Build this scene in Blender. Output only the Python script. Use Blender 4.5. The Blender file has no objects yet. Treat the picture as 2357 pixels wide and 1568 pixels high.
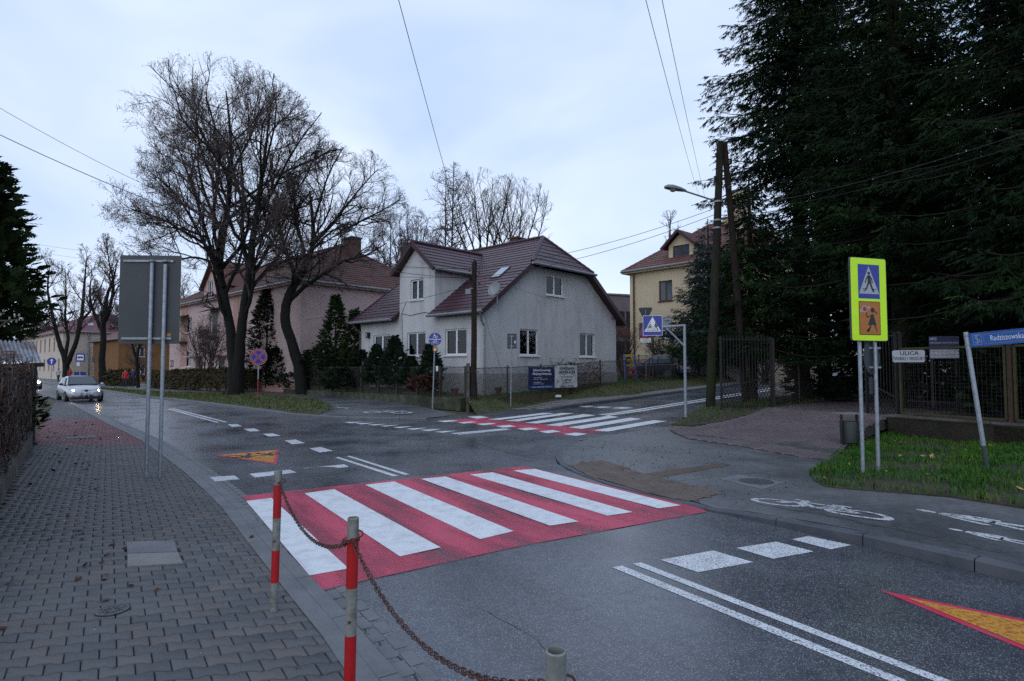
import bpy, bmesh, math, random
import numpy as np
from mathutils import Vector, Matrix

random.seed(11)
rng = np.random.default_rng(11)
sc = bpy.context.scene
COL = sc.collection
pi = math.pi
R = math.radians

# ------------------------------------------------------------------ camera
CAM_H, FPX, CX, CY, HZ = 1.9, 1350.0, 1178.0, 784.0, 846.5
PITCH = math.atan((HZ - CY) / FPX)
cam_data = bpy.data.cameras.new('camera')
cam_data.sensor_width = 36.0
cam_data.lens = 36.0 * FPX / 2356.0
cam_data.clip_end = 3000
cam = bpy.data.objects.new('camera', cam_data)
cam.location = (0, 0, CAM_H)
cam.rotation_euler = (pi / 2 + PITCH, 0, 0)
COL.objects.link(cam)
sc.camera = cam

# ------------------------------------------------------------------ sky and sun
SUN_EL, SUN_AZ = R(24), R(200)          # weak light through the cloud from behind the viewer
world = bpy.data.worlds.new('World')
sc.world = world
world.use_nodes = True
wn, wl = world.node_tree.nodes, world.node_tree.links
wn.clear()
wo = wn.new('ShaderNodeOutputWorld')
bg = wn.new('ShaderNodeBackground')
sky = wn.new('ShaderNodeTexSky')
sky.sky_type = 'NISHITA'
sky.sun_disc = False
sky.sun_elevation = SUN_EL
sky.sun_rotation = SUN_AZ
tc = wn.new('ShaderNodeTexCoord')
mp = wn.new('ShaderNodeMapping')
mp.inputs['Scale'].default_value = (1.0, 1.0, 2.0)
mp.inputs['Rotation'].default_value = (0.25, 0.35, 0.5)
n1 = wn.new('ShaderNodeTexNoise')
n1.inputs['Scale'].default_value = 2.1
n1.inputs['Detail'].default_value = 4
n1.inputs['Roughness'].default_value = 0.45
n1.inputs['Distortion'].default_value = 0.35
cr = wn.new('ShaderNodeValToRGB')
cr.color_ramp.elements[0].position = 0.30
cr.color_ramp.elements[0].color = (0.385, 0.515, 0.77, 1)
cr.color_ramp.elements[1].position = 0.68
cr.color_ramp.elements[1].color = (0.70, 0.79, 0.955, 1)
mul = wn.new('ShaderNodeMix'); mul.data_type = 'RGBA'; mul.blend_type = 'MULTIPLY'
mul.inputs['Factor'].default_value = 1.0
mul.inputs[7].default_value = (0.1, 0.1, 0.1, 1)
mixw = wn.new('ShaderNodeMix'); mixw.data_type = 'RGBA'
mixw.inputs['Factor'].default_value = 0.9
wl.new(tc.outputs['Generated'], mp.inputs['Vector'])
wl.new(mp.outputs['Vector'], n1.inputs['Vector'])
wl.new(n1.outputs['Fac'], cr.inputs['Fac'])
wl.new(sky.outputs['Color'], mul.inputs[6])
wl.new(mul.outputs[2], mixw.inputs[6])
wl.new(cr.outputs['Color'], mixw.inputs[7])
wl.new(mixw.outputs[2], bg.inputs['Color'])
bg.inputs['Strength'].default_value = 1.0
wl.new(bg.outputs['Background'], wo.inputs['Surface'])

sun_data = bpy.data.lights.new('sun', 'SUN')
sun_data.energy = 0.5
sun_data.angle = R(70)
sun_data.color = (1.0, 0.95, 0.88)
sun = bpy.data.objects.new('sun', sun_data)
sun.rotation_euler = (pi / 2 - SUN_EL, 0, pi - SUN_AZ)
COL.objects.link(sun)

vs = sc.view_settings
vs.view_transform = 'Standard'
vs.look = 'None'
vs.exposure = 0.42
vs.gamma = 1.0
vs.use_curve_mapping = False
sc.cycles.use_denoising = False
sc.cycles.sample_clamp_indirect = 3.0
sc.cycles.max_bounces = 6
sc.cycles.diffuse_bounces = 3
sc.cycles.glossy_bounces = 3
sc.cycles.transparent_max_bounces = 16
sc.cycles.caustics_reflective = False
sc.cycles.caustics_refractive = False

# ------------------------------------------------------------------ survey helpers
# Survey of the place: a sighting (u, v) taken from the viewpoint is turned into metres
# on the ground (P, PT) or at a known distance (V).
_cp, _sp = math.cos(PITCH), math.sin(PITCH)
def _dir(u, v):
    x = (u - CX) / FPX
    z = -(v - CY) / FPX
    return x, _cp - z * _sp, _sp + z * _cp
def P(u, v, z=0.0):
    dx, dy, dz = _dir(u, v)
    t = (z - CAM_H) / dz
    return Vector((dx * t, dy * t, z))
def V(u, v, d):
    dx, dy, dz = _dir(u, v)
    t = d / dy
    return Vector((dx * t, d, CAM_H + dz * t))
SE = (0.70, 0.714)                       # the side street climbs this way
def s_of(x, y):
    return (x - 4.93) * SE[0] + (y - 25.4) * SE[1]
def zt(x, y):
    s = s_of(x, y) + 1.5
    if s <= -2: return 0.0
    s = min(s, 80)
    if s < 2: return 0.034 * (s + 2) ** 2 / 8
    return 0.034 * s
def zta(x, y):
    s = np.minimum(s_of(x, y) + 1.5, 80)
    return 0.034 * np.where(s <= -2, 0, np.where(s < 2, (s + 2) ** 2 / 8, s))
def PT(u, v, dz=0.0):
    z = 0.0
    for _ in range(12):
        p = P(u, v, z + dz)
        z = 0.5 * z + 0.5 * zt(p.x, p.y)
    return Vector((p.x, p.y, z + dz))
def P_on(u, v, zfn):
    z = 0.0
    for _ in range(14):
        p = P(u, v, z); z = 0.5*z + 0.5*zfn(p.x, p.y)
    return Vector((p.x, p.y, z))
def P2(lst, z=0.0): return [tuple(P(u, v, z)[:2]) for u, v in lst]
def PT2(lst, dz=0.0): return [tuple(PT(u, v, dz)[:2]) for u, v in lst]
def face(x, y): return -math.atan2(x, y)  # turn a thing's front (-Y) to the viewpoint

# ------------------------------------------------------------------ object helpers
def tag(o, label=None, cat=None, group=None, kind=None):
    if label: o['label'] = label
    if cat: o['category'] = cat
    if group: o['group'] = group
    if kind: o['kind'] = kind
    return o
def thing(name, label, cat, loc=(0, 0, 0), rz=0.0, group=None):
    o = bpy.data.objects.new(name, None)
    o.empty_display_size = 0.2
    o.location = loc
    o.rotation_euler = (0, 0, rz)
    COL.objects.link(o)
    return tag(o, label, cat, group)
def link(name, me, mat=None, parent=None, loc=None, rot=None):
    o = bpy.data.objects.new(name, me)
    if mat is not None and not me.materials: me.materials.append(mat)
    COL.objects.link(o)
    if parent is not None: o.parent = parent
    if loc is not None: o.location = loc
    if rot is not None: o.rotation_euler = rot
    return o
def arr_mesh(name, verts, polys, smooth=False):
    """polys: list of integer arrays (N,k)."""
    me = bpy.data.meshes.new(name)
    verts = np.asarray(verts, np.float32)
    me.vertices.add(len(verts))
    me.vertices.foreach_set('co', verts.ravel())
    polys = [np.asarray(p, np.int32) for p in polys if len(p)]
    nl = sum(p.size for p in polys); npol = sum(len(p) for p in polys)
    me.loops.add(nl); me.polygons.add(npol)
    me.loops.foreach_set('vertex_index', np.concatenate([p.ravel() for p in polys]))
    st, o = [], 0
    for p in polys:
        st.append(np.arange(len(p)) * p.shape[1] + o); o += p.size
    me.polygons.foreach_set('loop_start', np.concatenate(st))
    if smooth: me.polygons.foreach_set('use_smooth', np.ones(npol, bool))
    me.update(calc_edges=True)
    return me
class G:
    """collects plain shapes into one mesh"""
    def __init__(s): s.v = []; s.f = []
    def add(s, vs_, fs):
        n = len(s.v)
        s.v += [tuple(p) for p in vs_]
        s.f += [tuple(i + n for i in f) for f in fs]
        return s
    def box(s, x0, x1, y0, y1, z0, z1):
        return s.add([(x0,y0,z0),(x1,y0,z0),(x1,y1,z0),(x0,y1,z0),(x0,y0,z1),(x1,y0,z1),(x1,y1,z1),(x0,y1,z1)],
                     [(3,2,1,0),(4,5,6,7),(0,1,5,4),(1,2,6,5),(2,3,7,6),(3,0,4,7)])
    def beam(s, a, b, w, h, up=(0,0,1)):
        a, b = Vector(a), Vector(b)
        d = (b - a).normalized(); up = Vector(up)
        if abs(d.dot(up)) > 0.98: up = Vector((1,0,0))
        r = d.cross(up).normalized(); u = r.cross(d)
        r *= w / 2; u *= h / 2
        return s.add([a-r-u, a+r-u, a+r+u, a-r+u, b-r-u, b+r-u, b+r+u, b-r+u],
                     [(0,1,2,3),(7,6,5,4),(0,4,5,1),(1,5,6,2),(2,6,7,3),(3,7,4,0)])
    def tube(s, pts, r, n=8, cap=True):
        pts = [Vector(p) for p in pts]; m = len(pts)
        rr = r if hasattr(r, '__len__') else [r] * m
        base = len(s.v); prev = None
        for i, p in enumerate(pts):
            d = (pts[min(i+1, m-1)] - pts[max(i-1, 0)]).normalized()
            ref = Vector((0,0,1)) if abs(d.z) < 0.9 else Vector((1,0,0))
            if prev is not None: a = (prev - d * prev.dot(d)).normalized()
            else: a = d.cross(ref).normalized()
            prev = a; b = d.cross(a)
            for k in range(n):
                t = 2 * pi * k / n
                s.v.append(tuple(p + (a * math.cos(t) + b * math.sin(t)) * rr[i]))
        for i in range(m - 1):
            for k in range(n):
                k2 = (k + 1) % n
                s.f.append((base+i*n+k, base+i*n+k2, base+(i+1)*n+k2, base+(i+1)*n+k))
        if cap:
            s.f.append(tuple(base + k for k in reversed(range(n))))
            s.f.append(tuple(base + (m-1)*n + k for k in range(n)))
        return s
    def lathe(s, prof, n=16, o=(0,0,0), cap=True):
        base = len(s.v); m = len(prof)
        for r, z in prof:
            for k in range(n):
                t = 2*pi*k/n
                s.v.append((o[0]+r*math.cos(t), o[1]+r*math.sin(t), o[2]+z))
        for i in range(m-1):
            for k in range(n):
                k2 = (k+1) % n
                s.f.append((base+i*n+k, base+i*n+k2, base+(i+1)*n+k2, base+(i+1)*n+k))
        if cap:
            s.f.append(tuple(base + k for k in reversed(range(n))))
            s.f.append(tuple(base + (m-1)*n + k for k in range(n)))
        return s
    def prism(s, poly, z0, z1):
        """poly in x,y, extruded in z; counterclockwise"""
        n = len(poly)
        return s.add([(x,y,z0) for x,y in poly] + [(x,y,z1) for x,y in poly],
                     [tuple(reversed(range(n))), tuple(range(n, 2*n))] + [(i,(i+1)%n,n+(i+1)%n,n+i) for i in range(n)])
    def slab(s, poly3, n, t):
        """thick sheet: polygon in space, thickness t along -n"""
        k = len(poly3); n = Vector(n) * t
        return s.add([tuple(p) for p in poly3] + [tuple(Vector(p) - n) for p in poly3],
                     [tuple(range(k)), tuple(reversed(range(k, 2*k)))] + [(i,k+i,k+(i+1)%k,(i+1)%k) for i in range(k)])
    def plate(s, poly, y0, y1):
        """poly in x,z (seen from -Y), thickness from y0 (front) to y1"""
        n = len(poly)
        return s.add([(x,y0,z) for x,z in poly] + [(x,y1,z) for x,z in poly],
                     [tuple(range(n)), tuple(reversed(range(n, 2*n)))] + [(i,n+i,n+(i+1)%n,(i+1)%n) for i in range(n)])
    def sphere(s, c, r, n=10, m=6, sz=1.0):
        return s.lathe([(max(r*math.sin(pi*i/m), 1e-4), -r*sz*math.cos(pi*i/m)) for i in range(m+1)], n, c)
    def mesh(s, name='mesh', smooth=False):
        me = bpy.data.meshes.new(name)
        me.from_pydata(s.v, [], s.f)
        if smooth: me.polygons.foreach_set('use_smooth', [True]*len(me.polygons))
        me.update()
        return me
    def obj(s, name, mat, parent=None, smooth=False, loc=None, rot=None):
        return link(name, s.mesh(name, smooth), mat, parent, loc, rot)
def autosmooth(o, ang=40):
    me = o.data
    me.polygons.foreach_set('use_smooth', [True]*len(me.polygons))
    me.set_sharp_from_angle(angle=R(ang))
    return o
def circ(cx, cz, r, n=28): return [(cx + r*math.cos(2*pi*k/n), cz + r*math.sin(2*pi*k/n)) for k in range(n)]
def rrect(x0, x1, z0, z1, r, n=4):
    out = []
    for cx, cz, a in ((x1-r,z0+r,-pi/2),(x1-r,z1-r,0),(x0+r,z1-r,pi/2),(x0+r,z0+r,pi)):
        for k in range(n+1):
            t = a + pi/2*k/n
            out.append((cx+r*math.cos(t), cz+r*math.sin(t)))
    return out
def strokes(g, lines, w, y0, y1, tr=None):
    """thick lines drawn in x,z as thin plates"""
    tr = tr or (lambda p: p)
    for ln in lines:
        for a, b in zip(ln[:-1], ln[1:]):
            d = Vector((b[0]-a[0], b[1]-a[1])); L = d.length
            if L < 1e-6: continue
            d /= L; n = Vector((-d.y, d.x)) * w/2
            e = d * w * 0.35
            q = [(a[0]-e.x+n.x, a[1]-e.y+n.y), (a[0]-e.x-n.x, a[1]-e.y-n.y), (b[0]+e.x-n.x, b[1]+e.y-n.y), (b[0]+e.x+n.x, b[1]+e.y+n.y)]
            g.plate([tr(p) for p in q], y0, y1)
def text(txt, size, mat, parent, loc, name='lettering', rot=(pi/2,0,0), align='CENTER', xs=1.0, depth=0.001, bold=0.0, shear=0.0):
    cu = bpy.data.curves.new('txt', 'FONT')
    cu.body = txt; cu.size = size; cu.align_x = align; cu.align_y = 'CENTER'
    cu.extrude = depth; cu.offset = bold; cu.shear = shear; cu.resolution_u = 2
    t = bpy.data.objects.new('txt', cu)
    COL.objects.link(t)
    me = bpy.data.meshes.new_from_object(t.evaluated_get(bpy.context.evaluated_depsgraph_get()))
    bpy.data.objects.remove(t); bpy.data.curves.remove(cu)
    me.materials.clear()
    o = link(name, me, mat, parent, loc, rot)
    o.scale = (xs, 1, 1)
    return o
def tubes(polys, rads, sides):
    """many tapering tubes in one pass; returns vertex and quad arrays"""
    groups = {}
    for p, r in zip(polys, rads): groups.setdefault(len(p), []).append((p, r))
    VV, FF, off = [], [], 0
    for k, lst in groups.items():
        A = np.array([a for a, _ in lst], float); Rr = np.array([b for _, b in lst], float)
        T = np.empty_like(A)
        T[:,1:-1] = A[:,2:] - A[:,:-2]; T[:,0] = A[:,1]-A[:,0]; T[:,-1] = A[:,-1]-A[:,-2]
        T /= np.linalg.norm(T, axis=2, keepdims=True) + 1e-9
        ref = np.where((np.abs(T[:,:1,2:3]) < 0.85), np.array([0,0,1.0]), np.array([1.0,0,0]))
        a = np.cross(T, np.broadcast_to(ref, T.shape)); a /= np.linalg.norm(a, axis=2, keepdims=True) + 1e-9
        b = np.cross(T, a)
        th = 2*pi*np.arange(sides)/sides
        ring = A[:,:,None,:] + Rr[:,:,None,None]*(a[:,:,None,:]*np.cos(th)[None,None,:,None] + b[:,:,None,:]*np.sin(th)[None,None,:,None])
        N = len(lst)
        idx = np.arange(N*k*sides).reshape(N,k,sides) + off
        nx = np.roll(idx, -1, axis=2)
        q = np.stack([idx[:,:-1], nx[:,:-1], nx[:,1:], idx[:,1:]], -1).reshape(-1,4)
        VV.append(ring.reshape(-1,3)); FF.append(q); off += N*k*sides
    return np.concatenate(VV), np.concatenate(FF)
def ribbons(polys, rads, r_):
    """thin twigs as narrow strips, each turned its own way"""
    groups = {}
    for p, r in zip(polys, rads): groups.setdefault(len(p), []).append((p, r))
    VV, FF, off = [], [], 0
    for k, lst in groups.items():
        A = np.array([a for a, _ in lst], float); Rr = np.array([b for _, b in lst], float); N = len(lst)
        T = A[:, -1] - A[:, 0]
        s = np.cross(T, r_.normal(0, 1, (N, 3))); s /= np.linalg.norm(s, axis=1, keepdims=True) + 1e-9
        S = s[:, None, :]*Rr[:, :, None]*1.25
        pts = np.stack([A - S, A + S], 2)
        idx = np.arange(N*k*2).reshape(N, k, 2) + off
        FF.append(np.stack([idx[:, :-1, 0], idx[:, :-1, 1], idx[:, 1:, 1], idx[:, 1:, 0]], -1).reshape(-1, 4))
        VV.append(pts.reshape(-1, 3)); off += N*k*2
    return np.concatenate(VV), np.concatenate(FF)
def in_poly(px, py, poly):
    inside = np.zeros(len(px), bool)
    n = len(poly); j = n - 1
    for i in range(n):
        xi, yi = poly[i][:2]; xj, yj = poly[j][:2]
        c = ((yi > py) != (yj > py)) & (px < (xj - xi) * (py - yi) / (yj - yi + 1e-12) + xi)
        inside ^= c; j = i
    return inside

# ------------------------------------------------------------------ materials
def _nt(name):
    m = bpy.data.materials.new(name); m.use_nodes = True
    nt = m.node_tree; b = nt.nodes['Principled BSDF']
    return m, nt, nt.nodes, nt.links, b
def _noise(n, l, scale, detail=4, rough=0.55, coord=None, typ='ShaderNodeTexNoise'):
    t = n.new(typ); t.inputs['Scale'].default_value = scale
    if 'Detail' in t.inputs and typ == 'ShaderNodeTexNoise':
        t.inputs['Detail'].default_value = detail; t.inputs['Roughness'].default_value = rough
    if coord is not None: l.new(coord, t.inputs['Vector'])
    return t
def _ramp(n, l, src, stops):
    r = n.new('ShaderNodeValToRGB'); e = r.color_ramp.elements
    while len(e) < len(stops): e.new(0.5)
    for k, (p, c) in enumerate(stops):
        e[k].position = p
        e[k].color = (c, c, c, 1) if not hasattr(c, '__len__') else (*c, 1)
    l.new(src, r.inputs['Fac']); return r
def _mix(n, l, fac, a, b, mode='MIX'):
    m = n.new('ShaderNodeMix'); m.data_type = 'RGBA'; m.blend_type = mode
    for sock, val in ((0, fac), (6, a), (7, b)):
        if hasattr(val, 'is_output') or hasattr(val, 'links'): l.new(val, m.inputs[sock])
        elif sock == 0: m.inputs[0].default_value = val
        else: m.inputs[sock].default_value = (*val, 1)
    return m.outputs[2]
def _bump(n, l, b, h, strength, dist=0.01):
    bp = n.new('ShaderNodeBump'); bp.inputs['Strength'].default_value = strength
    bp.inputs['Distance'].default_value = dist
    l.new(h, bp.inputs['Height']); l.new(bp.outputs['Normal'], b.inputs['Normal'])
def pm(name, c1, c2=None, scale=6.0, rough=0.8, bump=0.0, bscale=60.0, metal=0.0, spec=0.5, c3=None, obj=False, lo=0.35, hi=0.65, rough2=None, bdist=0.01):
    """general painted / plaster / stone / leaf surface with two-scale colour variation"""
    m, nt, n, l, b = _nt(name)
    if obj: co = n.new('ShaderNodeTexCoord').outputs['Object']
    else: co = n.new('ShaderNodeNewGeometry').outputs['Position']
    c2 = c2 or tuple(x*0.8 for x in c1)
    t = _noise(n, l, scale, 6, 0.6, co)
    col = _ramp(n, l, t.outputs['Fac'], [(lo, c1), (hi, c2)] if c3 is None else [(lo, c1), ((lo+hi)/2, c2), (hi, c3)]).outputs['Color']
    l.new(col, b.inputs['Base Color'])
    b.inputs['Roughness'].default_value = rough
    if rough2 is not None:
        rr = _ramp(n, l, t.outputs['Fac'], [(lo, rough), (hi, rough2)])
        l.new(rr.outputs['Color'], b.inputs['Roughness'])
    b.inputs['Metallic'].default_value = metal
    b.inputs['Specular IOR Level'].default_value = spec
    if bump:
        t2 = _noise(n, l, bscale, 4, 0.6, co)
        _bump(n, l, b, t2.outputs['Fac'], bump, bdist)
    return m
def emit(name, c, s):
    m, nt, n, l, b = _nt(name)
    b.inputs['Base Color'].default_value = (*c, 1)
    b.inputs['Emission Color'].default_value = (*c, 1)
    b.inputs['Emission Strength'].default_value = s
    return m
def _along(n, l, co, a=0.10, c=1.1):
    mpn = n.new('ShaderNodeMapping'); mpn.vector_type = 'TEXTURE'
    mpn.inputs['Rotation'].default_value = (0, 0, math.atan2(0.832, -0.555))
    mpn.inputs['Scale'].default_value = (1/a, 1/c, 1/c)
    l.new(co, mpn.inputs['Vector']); return mpn.outputs['Vector']
def asphalt(name, c1, c2, fleck=0.35, fscale=95.0, rough=(0.32, 0.6), fleckc=(0.34,0.33,0.33), bump=0.4, streak=False):
    m, nt, n, l, b = _nt(name)
    co = n.new('ShaderNodeNewGeometry').outputs['Position']
    big = _noise(n, l, 0.55, 6, 0.6, co)
    mid = _noise(n, l, 9.0, 4, 0.6, co)
    col = _ramp(n, l, big.outputs['Fac'], [(0.33, c1), (0.66, c2)]).outputs['Color']
    col = _mix(n, l, 0.5, col, _ramp(n, l, mid.outputs['Fac'], [(0.3, 0.55), (0.7, 1.35)]).outputs['Color'], 'MULTIPLY')
    if streak:                            # polished and dirty bands along the wheel tracks
        st = _noise(n, l, 1.0, 3, 0.5, _along(n, l, co))
        col = _mix(n, l, 0.8, col, _ramp(n, l, st.outputs['Fac'], [(0.36, 0.72), (0.64, 1.25)]).outputs['Color'], 'MULTIPLY')
    vo = _noise(n, l, fscale, coord=co, typ='ShaderNodeTexVoronoi')
    # only some of the chips are pale: choose by the cell's own random colour
    sep = n.new('ShaderNodeSeparateColor'); l.new(vo.outputs['Color'], sep.inputs['Color'])
    pale = _ramp(n, l, sep.outputs['Red'], [(0.62, 0.0), (0.72, 1.0)]).outputs['Color']
    dot = _ramp(n, l, vo.outputs['Distance'], [(0.28, 1.0), (0.48, 0.0)]).outputs['Color']
    worn = _ramp(n, l, big.outputs['Fac'], [(0.3, 0.35), (0.6, 1.0)]).outputs['Color']
    k = _mix(n, l, 1.0, _mix(n, l, 1.0, pale, dot, 'MULTIPLY'), worn, 'MULTIPLY')
    k = _mix(n, l, 1.0, k, (fleck, fleck, fleck), 'MULTIPLY')
    col = _mix(n, l, k, col, fleckc)
    # fine cracks
    l.new(col, b.inputs['Base Color'])
    rg = _ramp(n, l, big.outputs['Fac'], [(0.35, rough[0]), (0.62, rough[1])])
    l.new(rg.outputs['Color'], b.inputs['Roughness'])
    b.inputs['Specular IOR Level'].default_value = 0.45
    h = _mix(n, l, 0.5, vo.outputs['Distance'], mid.outputs['Fac'])
    _bump(n, l, b, h, bump, 0.004)
    return m
def paint(name, c, wear=0.45, scale=38.0, rough=0.55, soft=0.12, big=0.0, dirt=(0.16,0.16,0.17)):
    """road paint, worn through to the asphalt where the noise says so"""
    m, nt, n, l, b = _nt(name)
    co = n.new('ShaderNodeNewGeometry').outputs['Position']
    f = _noise(n, l, scale, 6, 0.7, co)
    g2 = _noise(n, l, 1.0, 4, 0.55, _along(n, l, co, 0.35, 1.7))
    g3 = _noise(n, l, 5.0, 5, 0.65, co)
    col = _mix(n, l, _ramp(n, l, g3.outputs['Fac'], [(0.45, 0.0), (0.8, 0.45)]).outputs['Color'], c, dirt)
    l.new(col, b.inputs['Base Color'])
    b.inputs['Roughness'].default_value = rough
    ad = n.new('ShaderNodeMath'); ad.operation = 'MULTIPLY_ADD'
    l.new(g2.outputs['Fac'], ad.inputs[0]); ad.inputs[1].default_value = big
    l.new(f.outputs['Fac'], ad.inputs[2])
    dv_ = n.new('ShaderNodeMath'); dv_.operation = 'DIVIDE'; dv_.inputs[1].default_value = 1 + big
    l.new(ad.outputs[0], dv_.inputs[0])
    a = _ramp(n, l, dv_.outputs[0], [(max(0, wear - soft), 0.0), (min(1, wear + soft), 1.0)])
    l.new(a.outputs['Color'], b.inputs['Alpha'])
    _bump(n, l, b, f.outputs['Fac'], 0.3, 0.003)
    return m
def glassy(name, c=(0.02,0.025,0.03), rough=0.06):
    m, nt, n, l, b = _nt(name)
    b.inputs['Base Color'].default_value = (*c, 1)
    b.inputs['Roughness'].default_value = rough
    b.inputs['Specular IOR Level'].default_value = 0.6
    return m
def pane_glass(name):
    m, nt, n, l, b = _nt(name)
    gl = n.new('ShaderNodeBsdfGlossy'); gl.inputs['Roughness'].default_value = 0.03
    tr = n.new('ShaderNodeBsdfTransparent'); tr.inputs['Color'].default_value = (0.72,0.78,0.78,1)
    fr = n.new('ShaderNodeFresnel'); fr.inputs['IOR'].default_value = 1.55
    mx = n.new('ShaderNodeMixShader')
    l.new(fr.outputs['Fac'], mx.inputs['Fac']); l.new(tr.outputs['BSDF'], mx.inputs[1]); l.new(gl.outputs['BSDF'], mx.inputs[2])
    l.new(mx.outputs['Shader'], n['Material Output'].inputs['Surface'])
    return m
def bark(name, c1, c2, moss=None, sc_=1.0):
    m, nt, n, l, b = _nt(name)
    co = n.new('ShaderNodeNewGeometry').outputs['Position']
    mpn = n.new('ShaderNodeMapping'); mpn.inputs['Scale'].default_value = (9*sc_, 9*sc_, 1.6*sc_)
    l.new(co, mpn.inputs['Vector'])
    t = _noise(n, l, 1.6, 8, 0.7, mpn.outputs['Vector'])
    col = _ramp(n, l, t.outputs['Fac'], [(0.35, c1), (0.65, c2)]).outputs['Color']
    if moss:
        g = _noise(n, l, 1.1, 4, 0.6, co)
        col = _mix(n, l, _ramp(n, l, g.outputs['Fac'], [(0.48, 0.0), (0.62, 0.75)]).outputs['Color'], col, moss)
    l.new(col, b.inputs['Base Color']); b.inputs['Roughness'].default_value = 0.9
    b.inputs['Specular IOR Level'].default_value = 0.25
    _bump(n, l, b, t.outputs['Fac'], 0.9, 0.03)
    return m
def leafy(name, c1, c2, scale=1.2, rough=0.65, c3=None):
    m, nt, n, l, b = _nt(name)
    co = n.new('ShaderNodeNewGeometry').outputs['Position']
    t = _noise(n, l, scale, 5, 0.65, co)
    t2 = _noise(n, l, scale*14, 2, 0.5, co)
    stops = [(0.35, c1), (0.62, c2)] if c3 is None else [(0.3, c1), (0.5, c2), (0.68, c3)]
    col = _ramp(n, l, t.outputs['Fac'], stops).outputs['Color']
    col = _mix(n, l, 0.7, col, _ramp(n, l, t2.outputs['Fac'], [(0.3, 0.5), (0.7, 1.5)]).outputs['Color'], 'MULTIPLY')
    l.new(col, b.inputs['Base Color']); b.inputs['Roughness'].default_value = rough
    b.inputs['Specular IOR Level'].default_value = 0.08
    return m

M = {}
M['asphalt'] = asphalt('wet road asphalt', (0.050,0.057,0.070), (0.074,0.082,0.097), fleck=1.0, fscale=105, rough=(0.17,0.36), fleckc=(0.36,0.36,0.37), bump=0.2, streak=True)
M['asphalt_path'] = asphalt('path asphalt', (0.070,0.076,0.084), (0.115,0.120,0.126), fleck=0.25, rough=(0.28,0.55), bump=0.25)
M['asphalt_patch'] = asphalt('dark asphalt patch', (0.04,0.046,0.056), (0.055,0.06,0.07), fleck=0.15)
M['white_paint'] = paint('white road paint', (0.66,0.69,0.72), wear=0.36, scale=75, soft=0.08, big=0.25)
M['white_worn'] = paint('worn white road paint', (0.62,0.65,0.68), wear=0.44, scale=60, soft=0.05, big=0.15)
M['white_mid'] = paint('half worn white road paint', (0.56,0.58,0.61), wear=0.455, scale=24, soft=0.05, big=0.3)
M['white_faded'] = paint('faded white road paint', (0.50,0.52,0.54), wear=0.47, scale=16, soft=0.05, big=0.4)
M['red_paint'] = paint('red crossing paint', (0.50,0.050,0.100), wear=0.455, scale=70, soft=0.10, big=1.6, dirt=(0.16,0.06,0.08))
M['yellow_paint'] = paint('yellow warning paint', (0.55,0.26,0.03), wear=0.43, scale=26, soft=0.08, big=0.3, dirt=(0.30,0.15,0.03))
M['crimson_paint'] = paint('crimson border paint', (0.50,0.02,0.07), wear=0.27, scale=40, soft=0.1)
M['black_paint'] = paint('black pictogram paint', (0.02,0.028,0.04), wear=0.38, scale=14, soft=0.1, big=0.3, dirt=(0.03,0.03,0.04))
M['sand'] = pm('dark joint sand', (0.030,0.031,0.031), (0.062,0.062,0.056), 9, 0.95)
M['paver'] = pm('grey concrete paver', (0.072,0.075,0.080), (0.108,0.110,0.114), 1.4, 0.5, 0.5, 240, rough2=0.75, bdist=0.003, spec=0.35)
M['paver_b'] = pm('brownish concrete paver', (0.080,0.077,0.077), (0.118,0.113,0.111), 1.7, 0.55, 0.5, 240, rough2=0.75, bdist=0.003, spec=0.35)
M['paver_c'] = pm('dark stained concrete paver', (0.058,0.062,0.070), (0.088,0.092,0.098), 1.3, 0.5, 0.5, 240, rough2=0.75, bdist=0.003, spec=0.35)
M['paver_red'] = pm('red concrete paver', (0.12,0.052,0.058), (0.17,0.075,0.082), 1.6, 0.5, 0.5, 240, rough2=0.75, bdist=0.003, spec=0.35)
M['paver_drive'] = pm('driveway paver', (0.085,0.066,0.072), (0.125,0.10,0.105), 1.5, 0.6, 0.5, 200, bdist=0.003)
M['tactile'] = pm('brown tactile paver', (0.092,0.072,0.060), (0.135,0.108,0.092), 2.5, 0.7, 0.3, 200, bdist=0.003)
M['kerb'] = pm('kerb concrete', (0.10,0.106,0.116), (0.155,0.16,0.168), 2.5, 0.55, 0.5, 120, rough2=0.8, bdist=0.004)
M['kerb_dark'] = pm('wet dark kerb concrete', (0.045,0.052,0.066), (0.082,0.088,0.10), 2.2, 0.45, 0.5, 120, rough2=0.75, bdist=0.004)
M['slab'] = pm('pavement slab', (0.13,0.128,0.125), (0.20,0.195,0.19), 1.6, 0.7, 0.4, 120, bdist=0.004)
M['soil'] = pm('ground soil and grass', (0.045,0.055,0.022), (0.075,0.062,0.035), 0.8, 0.95, 0.8, 25, c3=(0.05,0.075,0.02), bdist=0.03)
M['soil_dark'] = pm('dark garden soil', (0.028,0.024,0.017), (0.05,0.042,0.026), 1.5, 0.95, 0.8, 30, bdist=0.03)
M['grass'] = leafy('grass blade', (0.014,0.060,0.007), (0.034,0.115,0.012), 0.9, 0.5, (0.085,0.125,0.022))
M['grass_dry'] = leafy('autumn grass blade', (0.055,0.075,0.022), (0.095,0.105,0.035), 0.7, 0.6, (0.135,0.105,0.05))
M['dead_leaf'] = leafy('dead leaf', (0.05,0.022,0.018), (0.10,0.05,0.032), 3.0, 0.7)
M['leaf_litter'] = leafy('reddish leaf litter', (0.045,0.018,0.016), (0.085,0.036,0.028), 2.0, 0.75)
M['yellow_leaf'] = leafy('yellow fallen leaf', (0.28,0.22,0.07), (0.38,0.24,0.10), 3.0, 0.6)
M['bark'] = bark('dark lime bark', (0.005,0.005,0.005), (0.017,0.015,0.014), (0.008,0.013,0.007))
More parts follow.
